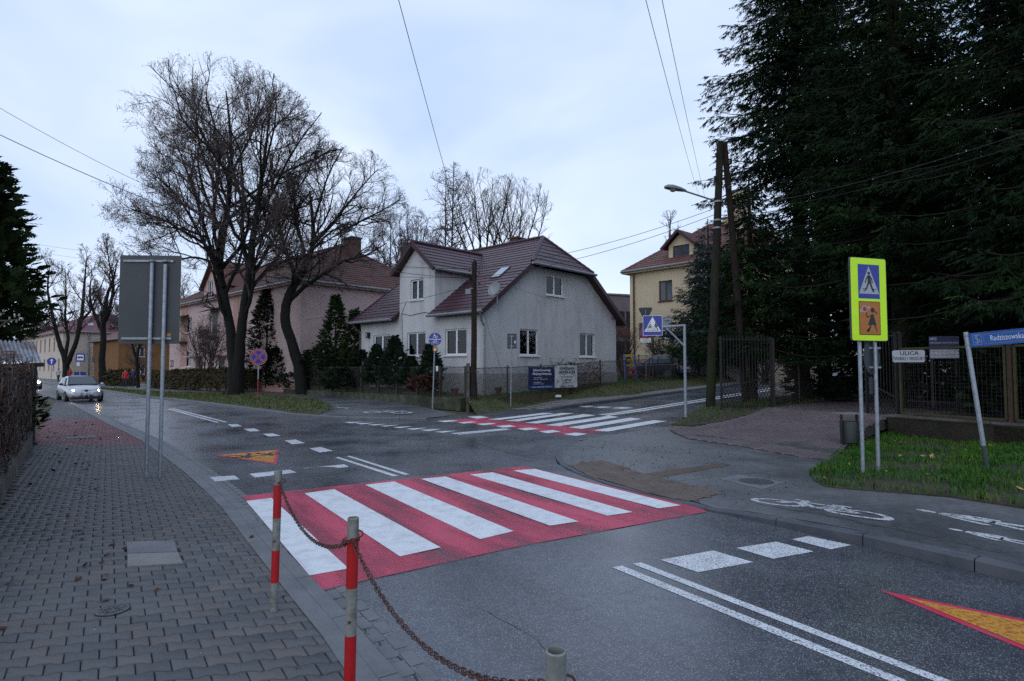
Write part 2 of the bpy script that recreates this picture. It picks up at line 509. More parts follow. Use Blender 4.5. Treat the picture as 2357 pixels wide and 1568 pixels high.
M['bark_far'] = bark('far tree bark', (0.028,0.024,0.024), (0.07,0.06,0.058))
M['bark_spruce'] = bark('spruce bark', (0.012,0.010,0.008), (0.032,0.026,0.021), (0.018,0.026,0.009))
M['twig'] = pm('dark twig', (0.042,0.031,0.030), (0.078,0.058,0.054), 2, 0.9)
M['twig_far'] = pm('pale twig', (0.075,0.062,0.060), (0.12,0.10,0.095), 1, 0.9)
M['seed'] = leafy('dry brown seed cluster', (0.085,0.055,0.050), (0.15,0.100,0.090), 1.5, 0.85)
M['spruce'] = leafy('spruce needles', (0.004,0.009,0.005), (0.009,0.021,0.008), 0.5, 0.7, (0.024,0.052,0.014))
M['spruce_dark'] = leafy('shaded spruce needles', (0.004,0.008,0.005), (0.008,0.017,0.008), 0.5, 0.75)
M['blue_spruce'] = leafy('blue spruce needles', (0.020,0.036,0.036), (0.048,0.072,0.074), 0.8, 0.65)
M['thuja'] = leafy('thuja scales', (0.010,0.022,0.010), (0.024,0.042,0.016), 0.9, 0.7, (0.035,0.055,0.018))
M['thuja_dark'] = leafy('yew needles', (0.008,0.018,0.010), (0.020,0.034,0.016), 1.2, 0.7)
M['thuja_brown'] = leafy('cypress with brown tips', (0.018,0.026,0.016), (0.038,0.040,0.024), 1.5, 0.75)
M['pine'] = leafy('pine needles', (0.010,0.022,0.014), (0.022,0.040,0.022), 1.4, 0.65)
M['hedge'] = leafy('clipped brown hedge', (0.042,0.033,0.020), (0.070,0.055,0.032), 1.5, 0.85, (0.05,0.06,0.02))
M['vine'] = pm('dry vine stem', (0.030,0.022,0.020), (0.062,0.045,0.040), 5, 0.9, c3=(0.15,0.125,0.11))
M['wall_house'] = None
M['plinth'] = pm('grey plinth render', (0.25,0.25,0.25), (0.32,0.32,0.315), 3, 0.9, 0.3, 90)
M['white_frame'] = pm('white window frame', (0.72,0.74,0.77), (0.66,0.68,0.70), 3, 0.4)
M['brown_frame'] = pm('brown window frame', (0.10,0.045,0.025), (0.07,0.03,0.018), 5, 0.5)
M['pane'] = pane_glass('window glass')
M['dark_glass'] = glassy('dark window glass', (0.018,0.022,0.028), 0.05)
M['blue_glass'] = glassy('sky-lit window glass', (0.05,0.065,0.09), 0.04)
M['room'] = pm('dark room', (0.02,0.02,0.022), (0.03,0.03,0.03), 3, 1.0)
M['curtain'] = pm('lace curtain', (0.10,0.12,0.115), (0.19,0.21,0.205), 30, 0.9, lo=0.4, hi=0.6)
M['roof_plum'] = pm('plum metal roof tile', (0.040,0.014,0.021), (0.058,0.022,0.032), 1.3, 0.42, 0.15, 60, spec=0.45, bdist=0.004)
M['roof_trim'] = pm('maroon roof board', (0.030,0.009,0.013), (0.042,0.013,0.018), 3, 0.5)
M['roof_red'] = pm('old red clay tile', (0.14,0.050,0.034), (0.10,0.038,0.028), 1.1, 0.75, 0.4, 40, c3=(0.065,0.04,0.034))
M['roof_brown'] = pm('weathered red tile', (0.12,0.042,0.034), (0.15,0.06,0.05), 1.2, 0.7, 0.4, 40, c3=(0.07,0.06,0.05))
M['roof_rose'] = pm('rose metal tile', (0.22,0.085,0.105), (0.16,0.06,0.08), 1.2, 0.5)
M['zinc'] = pm('zinc gutter', (0.17,0.185,0.205), (0.26,0.27,0.285), 5, 0.45, metal=0.3)
M['galv'] = pm('galvanised steel', (0.20,0.235,0.275), (0.29,0.32,0.35), 14, 0.5, 0.15, 60, metal=0.35, bdist=0.003)
M['galv_dirty'] = pm('dirty galvanised steel', (0.15,0.165,0.165), (0.24,0.25,0.235), 9, 0.55, 0.2, 40, metal=0.25, c3=(0.13,0.12,0.10), bdist=0.003)
M['sign_grey'] = pm('grey sign back', (0.034,0.042,0.050), (0.044,0.052,0.061), 2, 0.6)
M['sign_blue'] = pm('sign blue', (0.012,0.030,0.30), (0.010,0.025,0.25), 4, 0.35)
M['sign_blue2'] = pm('street-name blue', (0.02,0.12,0.42), (0.016,0.10,0.35), 5, 0.4)
M['sign_white'] = pm('sign white', (0.72,0.74,0.78), (0.66,0.68,0.71), 4, 0.4)
M['sign_dull'] = pm('dull sign white', (0.36,0.385,0.43), (0.32,0.345,0.39), 4, 0.4)
M['sign_lime'] = pm('fluorescent lime sheeting', (0.58,0.95,0.0), (0.54,0.88,0.0), 4, 0.4)
M['sign_orange'] = pm('orange sign sheeting', (0.42,0.15,0.018), (0.36,0.125,0.015), 5, 0.45)
M['sign_red'] = pm('sign red', (0.33,0.016,0.022), (0.28,0.014,0.02), 4, 0.4)
M['sign_black'] = pm('sign black', (0.012,0.012,0.014), (0.01,0.01,0.012), 4, 0.5)
M['navy'] = pm('navy banner vinyl', (0.008,0.014,0.060), (0.010,0.018,0.075), 2, 0.5, 0.2, 5)
M['banner_blue'] = pm('banner strip blue', (0.02,0.075,0.25), (0.018,0.065,0.21), 3, 0.5)
M['banner_white'] = pm('white banner vinyl', (0.42,0.44,0.47), (0.50,0.52,0.55), 1.8, 0.6, 0.6, 3, bdist=0.05)
M['post_red'] = pm('red bollard paint', (0.40,0.008,0.012), (0.31,0.006,0.010), 8, 0.4)
M['rust'] = pm('rusty chain steel', (0.055,0.026,0.022), (0.11,0.055,0.045), 60, 0.6, 0.4, 200, metal=0.4, bdist=0.002)
M['iron'] = pm('black painted iron', (0.010,0.010,0.011), (0.018,0.017,0.016), 6, 0.55)
M['fence_iron'] = pm('rusty dark fence steel', (0.022,0.019,0.018), (0.045,0.034,0.03), 8, 0.7)
M['fence_moss'] = pm('mossy yellow-green frame', (0.052,0.046,0.012), (0.030,0.027,0.012), 6, 0.8)
M['mesh_wire'] = pm('fence wire', (0.022,0.020,0.020), (0.045,0.040,0.038), 5, 0.7, metal=0.2)
M['conc_moss'] = pm('mossy old concrete', (0.085,0.085,0.075), (0.045,0.055,0.025), 2.2, 0.9, 0.6, 40, c3=(0.028,0.03,0.022), bdist=0.02)
M['conc_old'] = pm('old stained concrete', (0.125,0.122,0.115), (0.08,0.074,0.064), 1.8, 0.9, 0.5, 50, c3=(0.048,0.047,0.036), bdist=0.01)
M['wood_pole'] = bark('weathered wooden pole', (0.010,0.008,0.007), (0.034,0.025,0.020), None, 1.3)
M['wood_pole_moss'] = bark('mossy wooden pole', (0.009,0.008,0.007), (0.028,0.023,0.018), (0.020,0.028,0.008), 1.3)
M['rust_post'] = pm('rusty fence post', (0.030,0.018,0.012), (0.055,0.030,0.018), 7, 0.85)
M['porcelain'] = pm('dark insulator', (0.02,0.015,0.013), (0.04,0.03,0.025), 5, 0.25)
M['cable'] = pm('cable', (0.012,0.012,0.014), (0.018,0.018,0.02), 5, 0.6)
M['lamp_grey'] = pm('lamp housing grey', (0.16,0.175,0.19), (0.21,0.22,0.24), 6, 0.5)
M['lamp_glass'] = pm('lamp diffuser', (0.20,0.19,0.15), (0.26,0.25,0.20), 6, 0.3)
M['cast_iron'] = pm('cast iron cover', (0.055,0.062,0.072), (0.09,0.095,0.105), 30, 0.45, 0.5, 60, metal=0.3, bdist=0.004)
M['wall_pink'] = pm('pink render', (0.48,0.36,0.345), (0.43,0.325,0.315), 1.2, 0.9, 0.08, 60)
M['wall_pink2'] = pm('salmon render', (0.43,0.255,0.21), (0.39,0.23,0.19), 1.2, 0.9)
M['wall_cream'] = pm('cream render', (0.56,0.49,0.42), (0.50,0.435,0.375), 1.0, 0.9)
M['wall_mauve'] = pm('pinkish grey render', (0.40,0.33,0.32), (0.36,0.30,0.29), 1.0, 0.9)
M['wall_ochre'] = pm('ochre render', (0.20,0.095,0.032), (0.165,0.078,0.027), 1.0, 0.9)
M['wall_yellow'] = pm('yellow render', (0.62,0.52,0.36), (0.56,0.47,0.325), 0.9, 0.9, 0.08, 60)
M['wall_dim'] = pm('grey-mauve render', (0.20,0.165,0.19), (0.165,0.135,0.155), 1.0, 0.9)
M['wall_white'] = pm('white render', (0.6,0.6,0.6), (0.52,0.52,0.52), 1.0, 0.9)
M['door_dark'] = pm('dark door', (0.03,0.028,0.03), (0.045,0.04,0.042), 3, 0.5)
M['brick_dark'] = pm('brown chimney brick', (0.12,0.06,0.045), (0.08,0.045,0.038), 6, 0.85, 0.4, 40)
M['car_silver'] = pm('silver car paint', (0.50,0.51,0.55), (0.45,0.46,0.50), 2, 0.28, metal=0.35)
M['car_dark'] = pm('dark blue car paint', (0.010,0.013,0.024), (0.014,0.017,0.028), 2, 0.15)
M['rubber'] = pm('tyre rubber', (0.012,0.012,0.012), (0.02,0.02,0.02), 10, 0.8)
M['rim'] = pm('wheel rim', (0.20,0.21,0.22), (0.14,0.145,0.15), 10, 0.35, metal=0.6)
M['black_plastic'] = pm('black plastic', (0.012,0.012,0.013), (0.02,0.02,0.02), 10, 0.5)
M['car_glass'] = glassy('windscreen glass', (0.05,0.065,0.075), 0.05)
M['headlight'] = emit('lit headlight', (1.0, 0.70, 0.38), 110.0)
M['head_clear'] = glassy('headlamp cover', (0.08,0.06,0.05), 0.08)
M['tail_red'] = glassy('tail lamp', (0.22,0.01,0.02), 0.1)
M['skin'] = pm('skin', (0.42,0.25,0.19), (0.38,0.22,0.17), 8, 0.6)
M['hair'] = pm('dark hair', (0.02,0.015,0.012), (0.035,0.025,0.02), 20, 0.7)
M['coat_red'] = pm('red jacket', (0.50,0.018,0.025), (0.40,0.014,0.02), 12, 0.7, 0.4, 20)
M['coat_maroon'] = pm('dark red hooded jacket', (0.26,0.012,0.02), (0.2,0.01,0.016), 12, 0.7, 0.4, 20)
M['coat_navy'] = pm('navy jacket', (0.016,0.028,0.055), (0.024,0.036,0.065), 12, 0.7, 0.4, 20)
M['coat_plaid'] = pm('pale checked jacket', (0.45,0.45,0.48), (0.20,0.20,0.23), 9, 0.8)
M['trouser'] = pm('dark trousers', (0.016,0.017,0.022), (0.026,0.026,0.032), 8, 0.8)
M['jeans'] = pm('blue jeans', (0.035,0.06,0.11), (0.05,0.08,0.13), 8, 0.8)
M['shoe'] = pm('shoe', (0.03,0.025,0.022), (0.04,0.035,0.03), 8, 0.6)
M['toy_blue'] = pm('blue plastic', (0.02,0.08,0.36), (0.018,0.07,0.3), 5, 0.4)
M['toy_yellow'] = pm('yellow plastic', (0.5,0.34,0.03), (0.42,0.28,0.025), 5, 0.4)
M['toy_red'] = pm('red plastic', (0.34,0.02,0.028), (0.28,0.016,0.022), 5, 0.4)
M['pot'] = pm('terracotta pot', (0.12,0.05,0.045), (0.09,0.04,0.036), 6, 0.8)
M['bin_green'] = pm('dark green bin plastic', (0.010,0.020,0.016), (0.014,0.026,0.021), 6, 0.5)
M['corr'] = pm('corrugated roofing sheet', (0.30,0.33,0.38), (0.22,0.235,0.26), 2.6, 0.6, 0.2, 60, c3=(0.20,0.15,0.135), lo=0.4, hi=0.6)
M['board_dark'] = pm('dark shed boards', (0.012,0.011,0.011), (0.025,0.022,0.02), 5, 0.8)
M['dish'] = pm('satellite dish', (0.24,0.255,0.28), (0.20,0.215,0.235), 5, 0.45)
M['litter'] = pm('crumpled paper', (0.62,0.65,0.68), (0.5,0.52,0.55), 20, 0.7)
M['bud'] = pm('pale catkin', (0.24,0.24,0.21), (0.15,0.155,0.13), 20, 0.7)
def house_wall():
    m, nt, n, l, b = _nt('grey spatter render')
    co = n.new('ShaderNodeNewGeometry').outputs['Position']
    t = _noise(n, l, 0.7, 6, 0.65, co)
    col = _ramp(n, l, t.outputs['Fac'], [(0.3, (0.42,0.43,0.44)), (0.6, (0.49,0.50,0.51))]).outputs['Color']
    # rain streaks and soot: noise stretched downwards
    mpn = n.new('ShaderNodeMapping'); mpn.inputs['Scale'].default_value = (1.6, 1.6, 0.22)
    l.new(co, mpn.inputs['Vector'])
    st = _noise(n, l, 1.3, 7, 0.7, mpn.outputs['Vector'])
    col = _mix(n, l, _ramp(n, l, st.outputs['Fac'], [(0.5, 0.0), (0.8, 0.55)]).outputs['Color'], col, (0.17,0.165,0.165))
    t2 = _noise(n, l, 55, 3, 0.6, co)
    col = _mix(n, l, 0.6, col, _ramp(n, l, t2.outputs['Fac'], [(0.3, 0.88), (0.7, 1.1)]).outputs['Color'], 'MULTIPLY')
    l.new(col, b.inputs['Base Color']); b.inputs['Roughness'].default_value = 0.95
    _bump(n, l, b, t2.outputs['Fac'], 0.10, 0.004)
    return m
M['wall_house'] = house_wall()

# ------------------------------------------------------------------ ground, roads, pavements
def sheet(name, poly, zfn, mat, cut=None, step=2.0, parent=None, kind='structure', skirt=0.0):
    bm = bmesh.new()
    f = bm.faces.new([bm.verts.new((x, y, 0)) for x, y in poly])
    if f.normal.z == 0: f.normal_update()
    bmesh.ops.triangulate(bm, faces=bm.faces[:])
    xs = [p[0] for p in poly]; ys = [p[1] for p in poly]
    planes = []
    if cut == 's':
        ss = [s_of(x, y) for x, y in poly]
        k = max(min(ss), -5.0)
        while k < min(max(ss), 82):
            planes.append(((4.93 + SE[0]*k, 25.4 + SE[1]*k, 0), (SE[0], SE[1], 0)))
            k += 0.5 if k < 3 else step*4
    elif cut == 'xy':
        k = min(xs) + step
        while k < max(xs): planes.append(((k, 0, 0), (1, 0, 0))); k += step
        k = min(ys) + step
        while k < max(ys): planes.append(((0, k, 0), (0, 1, 0))); k += step
    for co, no in planes:
        bmesh.ops.bisect_plane(bm, geom=bm.verts[:] + bm.edges[:] + bm.faces[:], plane_co=co, plane_no=no, dist=1e-4)
    bmesh.ops.triangulate(bm, faces=bm.faces[:])
    bmesh.ops.recalc_face_normals(bm, faces=bm.faces[:])
    for v in bm.verts: v.co.z = zfn(v.co.x, v.co.y)
    bm.normal_update()
    if sum(f.normal.z * f.calc_area() for f in bm.faces) < 0: bmesh.ops.reverse_faces(bm, faces=bm.faces[:])
    if skirt:
        ed = [e for e in bm.edges if e.is_boundary]
        r = bmesh.ops.extrude_edge_only(bm, edges=ed)
        for v in r['geom']:
            if isinstance(v, bmesh.types.BMVert): v.co.z -= skirt
    me = bpy.data.meshes.new(name)
    bm.to_mesh(me); bm.free()
    o = link(name, me, mat, parent)
    if kind and parent is None: o['kind'] = kind
    return o

# the whole ground: one sheet to the horizon, climbing with the side street
gpoly = [(-900, -300), (900, -300), (900, 1500), (-900, 1500)]
sheet('ground', gpoly, lambda x, y: zt(x, y) - 0.09, M['soil'], 's', 4)

# near (left) edge of the carriageway, from behind the viewer to the bend
LK = [(13.1, -17.2)] + P2([(926,1568),(830,1452),(743,1362),(635,1248),(564,1170),(520,1131),(462,1086),(410,1051),(364,1020),(316,997),(269,976),(232,957),(190,936),(140,918),(75,899)])
LK += [(LK[-1][0] - 0.69*70, LK[-1][1] + 0.72*70)]
# far edge left of the side street, from the junction outward
FK = P2([(981,966.5),(945,968),(854,968.6),(765,965.5),(677,959),(607,948.5),(502,934.5),(400,922),(333,915.5),(240,901),(134,888),(84,881)])
FK += [(FK[-1][0] - 0.69*60, FK[-1][1] + 0.72*60)]
# left edge of the side street (kerb) from the junction up the hill
SK = PT2([(981,966.5),(1050,961.5),(1120,957),(1197,952),(1264,945),(1306,939.5),(1357,932.5),(1440,922.5),(1529,909.5)])
d_ = Vector((SE[0], SE[1]))
SK += [(SK[-1][0] + SE[0]*k, SK[-1][1] + SE[1]*k) for k in (8, 30, 70)]
# right corner: kerb from the side street round to the right of the frame
RK = P2([(1440,1001),(1380,1006),(1324.5,1016),(1301,1026),(1283,1039),(1277,1054),(1282,1067),(1306,1082),(1340,1096.5),(1394,1115),(1458,1132.5),(1524,1148.5),(1585,1162),(1628,1176),(1712,1192.5),(1848,1225),(2037,1268),(2272,1323),(2356,1342)])
RK += [(RK[-1][0] + 0.555*k, RK[-1][1] - 0.832*k) for k in (3, 25)]
# right edge of the side street
SR = PT2([(1440,1001),(1530,985),(1580,977),(1640,961)])
SRx = [(SR[-1][0] + SE[0]*k, SR[-1][1] + SE[1]*k) for k in (5, 12, 30, 78)]
SR += SRx
road_poly = LK + FK[::-1] + SK[1:] + SR[::-1] + RK[1:]
sheet('road', road_poly, zt, M['asphalt'], 's', 4)

def kerb_line(name, pts, inward, w, h, mat, zfn, length=1.0, label=None, r=0.02):
    """kerb of single stones; pts along the road edge, inward: side of the pavement (+1 left of travel)"""
    root = bpy.data.objects.new(name, None); COL.objects.link(root); root['kind'] = 'structure'
    P_ = [Vector((p[0], p[1])) for p in pts]
    L = [0.0]
    for a, b in zip(P_[:-1], P_[1:]): L.append(L[-1] + (b - a).length)
    def at(t):
        t = min(max(t, 0), L[-1])
        i = max(0, min(len(L) - 2, int(np.searchsorted(L, t) - 1)))
        return P_[i].lerp(P_[i+1], (t - L[i]) / max(1e-6, L[i+1] - L[i]))
    t = 0.0
    while t < L[-1] - 0.05:
        t1 = min(t + length - 0.012, L[-1])
        a, b = at(t), at(t1)
        d = (b - a).normalized(); n = Vector((-d.y, d.x)) * inward
        ha = h(*a) if callable(h) else h; hb = h(*b) if callable(h) else h
        g = G(); vs_ = []
        for p, hh in ((a, ha), (b, hb)):
            z = zfn(p.x, p.y)
            q = p + n * w
            c = min(r, max(hh, 0.01) * 0.6)
            vs_ += [(p.x, p.y, z - 0.1), (p.x + n.x*c*0.3, p.y + n.y*c*0.3, z + hh - c), (p.x + n.x*c, p.y + n.y*c, z + hh), (q.x, q.y, z + hh), (q.x, q.y, z - 0.1)]
        g.add(vs_, [(0,1,6,5),(1,2,7,6),(2,3,8,7),(3,4,9,8),(0,4,3,2,1),(5,6,7,8,9)])
        g.obj('kerb_stone', mat, root)
        t += length
    return root
LKn = [p for p in LK[1:-1]]
kerb_line('near_kerb', [(0.4, 2.0)] + LKn, 1, 0.14, 0.044, M['kerb'], lambda x, y: 0.0)
kerb_line('far_kerb', FK[:-1], -1, 0.15, lambda x, y: 0.11 if x < -4 else 0.03 + 0.08*max(0, min(1, (-2.9 - x)/1.2)), M['kerb'], lambda x, y: 0.0)
kerb_line('side_street_kerb', SK[:-1], 1, 0.15, lambda x, y: 0.025 + 0.115*max(0, min(1, (x - 1.0)/1.6)), M['kerb_dark'], zt)
def hk(x, y):
    q = (x*0.555 - y*0.832)            # along the road towards the right of the frame
    return 0.018 + 0.10*max(0, min(1, (q + 5.3)/1.7))
kerb_line('corner_kerb', RK[2:], 1, 0.15, hk, M['kerb_dark'], lambda x, y: 0.0, 0.98)

# ---- near pavement with wave-edged blocks
WL0, WLd = Vector((-12.4, 15.2)), Vector((-0.602, 0.798))     # line of the garden wall on the left
WLp = P(80, 1016); WLq = P(0, 1172)
WL0 = Vector((WLp.x, WLp.y)); WLd = Vector((WLp.x - WLq.x, WLp.y - WLq.y)).normalized()
wall_a = WL0 - WLd * 15.5; wall_b = WL0 + WLd * 45
def shift(pts, d):
    out = []
    for i, p in enumerate(pts):
        a = Vector(pts[max(i-1, 0)]); b = Vector(pts[min(i+1, len(pts)-1)])
        t = (b - a).normalized(); out.append((p[0] - t.y*d, p[1] + t.x*d))
    return out
edge_in = shift(LK[1:-1], 0.14)
pav_poly = [(0.5, 1.0)] + edge_in + [tuple(wall_b), tuple(wall_a)]
near_pavement = sheet('near_pavement', pav_poly, lambda x, y: 0.014, M['sand'])
# smooth strip beside the kerb
strip = edge_in + shift(edge_in, 0.14)[::-1]
sheet('kerb_strip', strip, lambda x, y: 0.041, M['kerb'], parent=near_pavement)

def paver_mesh(name, mat, h=0.03):
    def w(x):
        x = abs(x)
        if x > 0.072: return 0.0785
        if x < 0.030: return 0.0565
        return 0.0565 + (x - 0.030)/0.042*0.022
    g_ = 0.0042
    xs = [-0.1+g_*0.9, -0.068, -0.032, 0.032, 0.068, 0.1-g_*0.9]
    top = [(x, w(x) - g_) for x in xs]
    poly = top[::-1] + [(x, -y) for x, y in top]
    return poly[::-1], h
def paver_field(parent, poly, ang, z0, zfn, mats, pick, n_obj, ymax, seen, zoff=0.016, hole=None, ang2=None):
    """rows of bone-shaped blocks; the best seen ones are objects, the rest one mesh per colour"""
    pl, h = paver_mesh('paver', None)
    if sum(a[0]*b[1] - b[0]*a[1] for a, b in zip(pl, pl[1:] + pl[:1])) < 0: pl = pl[::-1]
    ca, sa = math.cos(ang), math.sin(ang)
    xs = np.array([p[0] for p in poly]); ys = np.array([p[1] for p in poly])
    a2 = ang + pi/2 if ang2 is None else ang2
    q_ = math.sin(a2 - ang); ex_ = np.array([ca, sa]); ey_ = np.array([math.cos(a2), math.sin(a2)])/q_
    sk = ey_ @ ex_                       # the rows may run askew to the columns
    v = -xs*sa + ys*ca; u = xs*ca + ys*sa - v*sk
    rp, cp = 0.135, 0.2
    I, J = np.meshgrid(np.arange(int(u.min()/cp)-1, int(u.max()/cp)+2), np.arange(int(v.min()/rp)-1, int(v.max()/rp)+2))
    U = I.ravel()*cp + (J.ravel() % 2)*cp/2; W = J.ravel()*rp
    X, Y = U*ca + W*ey_[0], U*sa + W*ey_[1]
    ok = in_poly(X, Y, poly) & (Y < ymax) & (Y > 0.3)
    if hole is not None:
        for hp in hole: ok &= ~in_poly(X, Y, hp)
    X, Y = X[ok], Y[ok]
    dz = rng.uniform(-0.003, 0.003, len(X)); tilt = rng.normal(0, 0.012, (len(X), 2)); rot = ang + rng.normal(0, 0.008, len(X))
    Z = np.array([zfn(a, b) for a, b in zip(X, Y)]) + zoff
    zz = FPX / np.maximum(Y, 0.1)
    inframe = seen(X, Y)
    order = np.argsort(np.where(inframe, Y, 1e6))
    chosen = order[:n_obj]
    ismat = pick(X, Y)
    n = len(pl)
    base = np.array([(x + y*sk, y, 0.0) for x, y in pl])
    inn = base.copy(); inn[:, :2] *= (0.93, 0.90)
    V0 = np.concatenate([base + (0, 0, -h), base + (0, 0, -0.0045), inn])
    side = np.array([(i, (i+1) % n, n+(i+1) % n, n+i) for i in range(n)] + [(n+i, n+(i+1) % n, 2*n+(i+1) % n, 2*n+i) for i in range(n)])
    topf = np.array([[2*n+i for i in range(n)]])
    V1 = np.concatenate([base + (0, 0, -h*0.5), base*(0.985, 0.975, 1)]); side1 = side[:n]; top1 = np.array([[n+i for i in range(n)]])
    for k, m in enumerate(mats):
        shared = arr_mesh('paver', V0, [side, topf]); shared.materials.append(m)
        rest = []
        for i in chosen:
            if ismat[i] != k: continue
            o = link('paver', shared, None, parent, (X[i], Y[i], Z[i] + dz[i]), (tilt[i][0], tilt[i][1], rot[i]))
        cm = np.zeros(len(X), bool); cm[chosen] = True
        idx = np.where((~cm) & (ismat == k))[0]
        if not len(idx): continue
        c, s_ = np.cos(rot[idx])[:, None], np.sin(rot[idx])[:, None]
        vx = V1[None, :, 0]*c - V1[None, :, 1]*s_; vy = V1[None, :, 0]*s_ + V1[None, :, 1]*c
        vz = V1[None, :, 2] + V1[None, :, 0]*tilt[idx, 1][:, None] + V1[None, :, 1]*tilt[idx, 0][:, None]
        VV = np.stack([vx + X[idx][:, None], vy + Y[idx][:, None], vz + (Z[idx] + dz[idx])[:, None]], -1).reshape(-1, 3)
        offs = (np.arange(len(idx)) * len(V1))[:, None, None]
        me = arr_mesh('paver_field', VV, [(side1[None] + offs).reshape(-1, 4), (top1[None] + offs).reshape(-1, n)])
        o = link('paver_field', me, m, parent); o['kind'] = 'stuff'
def seen_full(X, Y):
    u = CX + FPX*X/np.maximum(Y, .1); v = HZ + FPX*CAM_H/np.maximum(Y, .1)
    return (u > -40) & (u < 2400) & (v < 1620)
pb = [tuple(Vector(p)) for p in shift(edge_in, 0.05)]
pav_in = [(0.2, 1.0)] + pb + [tuple(wall_b), tuple(wall_a)]
red0, red1 = P(300, 1028).y, P(300, 966).y
chamber = P2([(288,1257),(404,1253),(420,1306),(292,1314)])
cover_c = P(258, 1417)
def pick_left(X, Y):
    k = np.where((Y > red0) & (Y < red1), 2, 0)
    r3 = rng.random(len(X))
    return np.where((k == 0) & (r3 < 0.28), 1, np.where((k == 0) & (r3 > 0.8), 3, k))
cov_poly = [(cover_c.x + 0.13*math.cos(t), cover_c.y + 0.13*math.sin(t)) for t in np.linspace(0, 2*pi, 13)[:-1]]
paver_field(near_pavement, pav_in, R(14), 0, lambda x, y: 0.018, [M['paver'], M['paver_b'], M['paver_red'], M['paver_c']], pick_left, 300, 34, seen_full, hole=[[tuple(Vector(p).lerp(P(353,1283).to_2d(), 0.3)) for p in chamber]], ang2=R(124.5))
far_pav = [p for p in pav_in if p[1] > 33]
sheet('far_paving', [(-24.0, 33.6), (-26.2, 33.6)] and [tuple(p) for p in pav_in if p[1] > 31], lambda x, y: 0.031, M['paver'], parent=near_pavement)
# chamber cover and small valve cover in the near pavement
ch = thing('chamber_cover', 'rectangular concrete service cover, half dark half pale, in the block pavement', 'service cover', tuple(P(353,1283)), 0)
def cover_piece(name, quad, z, mat):
    g = G(); pts = [Vector(p) - Vector(ch.location[:2]) for p in P2(quad)]
    g.prism([tuple(p) for p in pts][::-1], 0.0, z)
    o = g.obj(name, mat, ch)
    return o
cover_piece('upper_slab', [(291,1256),(400,1253),(408,1279),(293,1283)], 0.043, M['kerb'])
cover_piece('lower_slab', [(293,1284),(409,1280.5),(421,1306),(293,1314)], 0.042, M['slab'])
def round_cover(name, label, c, r, z, mats=None, ring=True, group=None, tick=True):
    t = thing(name, label, 'manhole cover', (c[0], c[1], z), 0, group)
    G().lathe([(r, 0), (r, 0.006), (r*0.86, 0.006), (r*0.86, 0.0035), (r*0.02, 0.0035)], 28, cap=False).obj('frame_ring', M['cast_iron'], t)
    g = G()
    for k in range(8):
        a = pi*k/4
        g.beam((r*0.2*math.cos(a), r*0.2*math.sin(a), 0.005), (r*0.76*math.cos(a), r*0.76*math.sin(a), 0.005), r*0.10, 0.005)
    g.lathe([(r*0.55, 0.003), (r*0.55, 0.0075), (r*0.48, 0.0075), (r*0.48, 0.003)], 24, cap=False)
    g.obj('lid_ribs', M['cast_iron'], t)
    return t
round_cover('valve_cover', 'small round iron valve cover in the grey block pavement', cover_c, 0.112, 0.041)
round_cover('pavement_manhole', 'round manhole cover in the red band of the pavement', P(188, 1010), 0.33, 0.040)
for (u, v), r, lb in (((590,1021),0.43,'dark round manhole cover in the road beyond the yellow triangle'), ((735,1083),0.36,'round manhole cover cut into the white block line before the crossing'), ((788,1009),0.26,'small round manhole cover in the middle of the junction')):
    p = P(u, v)
    patch = thing('road_manhole', lb, 'manhole cover', (p.x, p.y, 0.0), 0)
    G().lathe([(r*1.45, 0.0), (r*1.45, 0.003), (r, 0.003)], 28, cap=False).obj('asphalt_collar', M['asphalt_patch'], patch)
    G().lathe([(r, 0.003), (r, 0.008), (r*0.86, 0.008), (r*0.86, 0.005), (0.01, 0.005)], 28, cap=False).obj('iron_lid', M['cast_iron'], patch)

# ---- far side: path, verge, yard
path_back = P2([(1053,948.7),(958,933),(862,918.7),(742,906.7),(660,902),(595,899.5),(500,893.5),(400,888),(300,882.5),(200,876.5)], 0.12)
path_back += [(path_back[-1][0] - 40, path_back[-1][1] + 42)]
pav_back = PT2([(1098,947.6),(1172,936.4),(1223,927),(1325,918),(1453,909),(1532,896.5)], 0.13)
pav_back += [(pav_back[-1][0] + SE[0]*k, pav_back[-1][1] + SE[1]*k) for k in (10, 60)]
fk_in = shift(FK, -0.15)
def zpath(x, y): return 0.105 if x < -4 else 0.028 + 0.077*max(0, min(1, (-2.9 - x)/1.2))
sheet('far_path', fk_in + path_back[::-1], zpath, M['asphalt_path'], 'xy', 3)
sk_in = shift(SK, 0.15)
def zside(x, y): return zt(x, y) + 0.02 + 0.115*max(0, min(1, (x - 1.0)/1.6))
side_pave = sheet('side_street_pavement', sk_in + pav_back[::-1] + [path_back[0]], lambda x, y: zside(x, y) - 0.012, M['sand'], 'xy', 1.5)
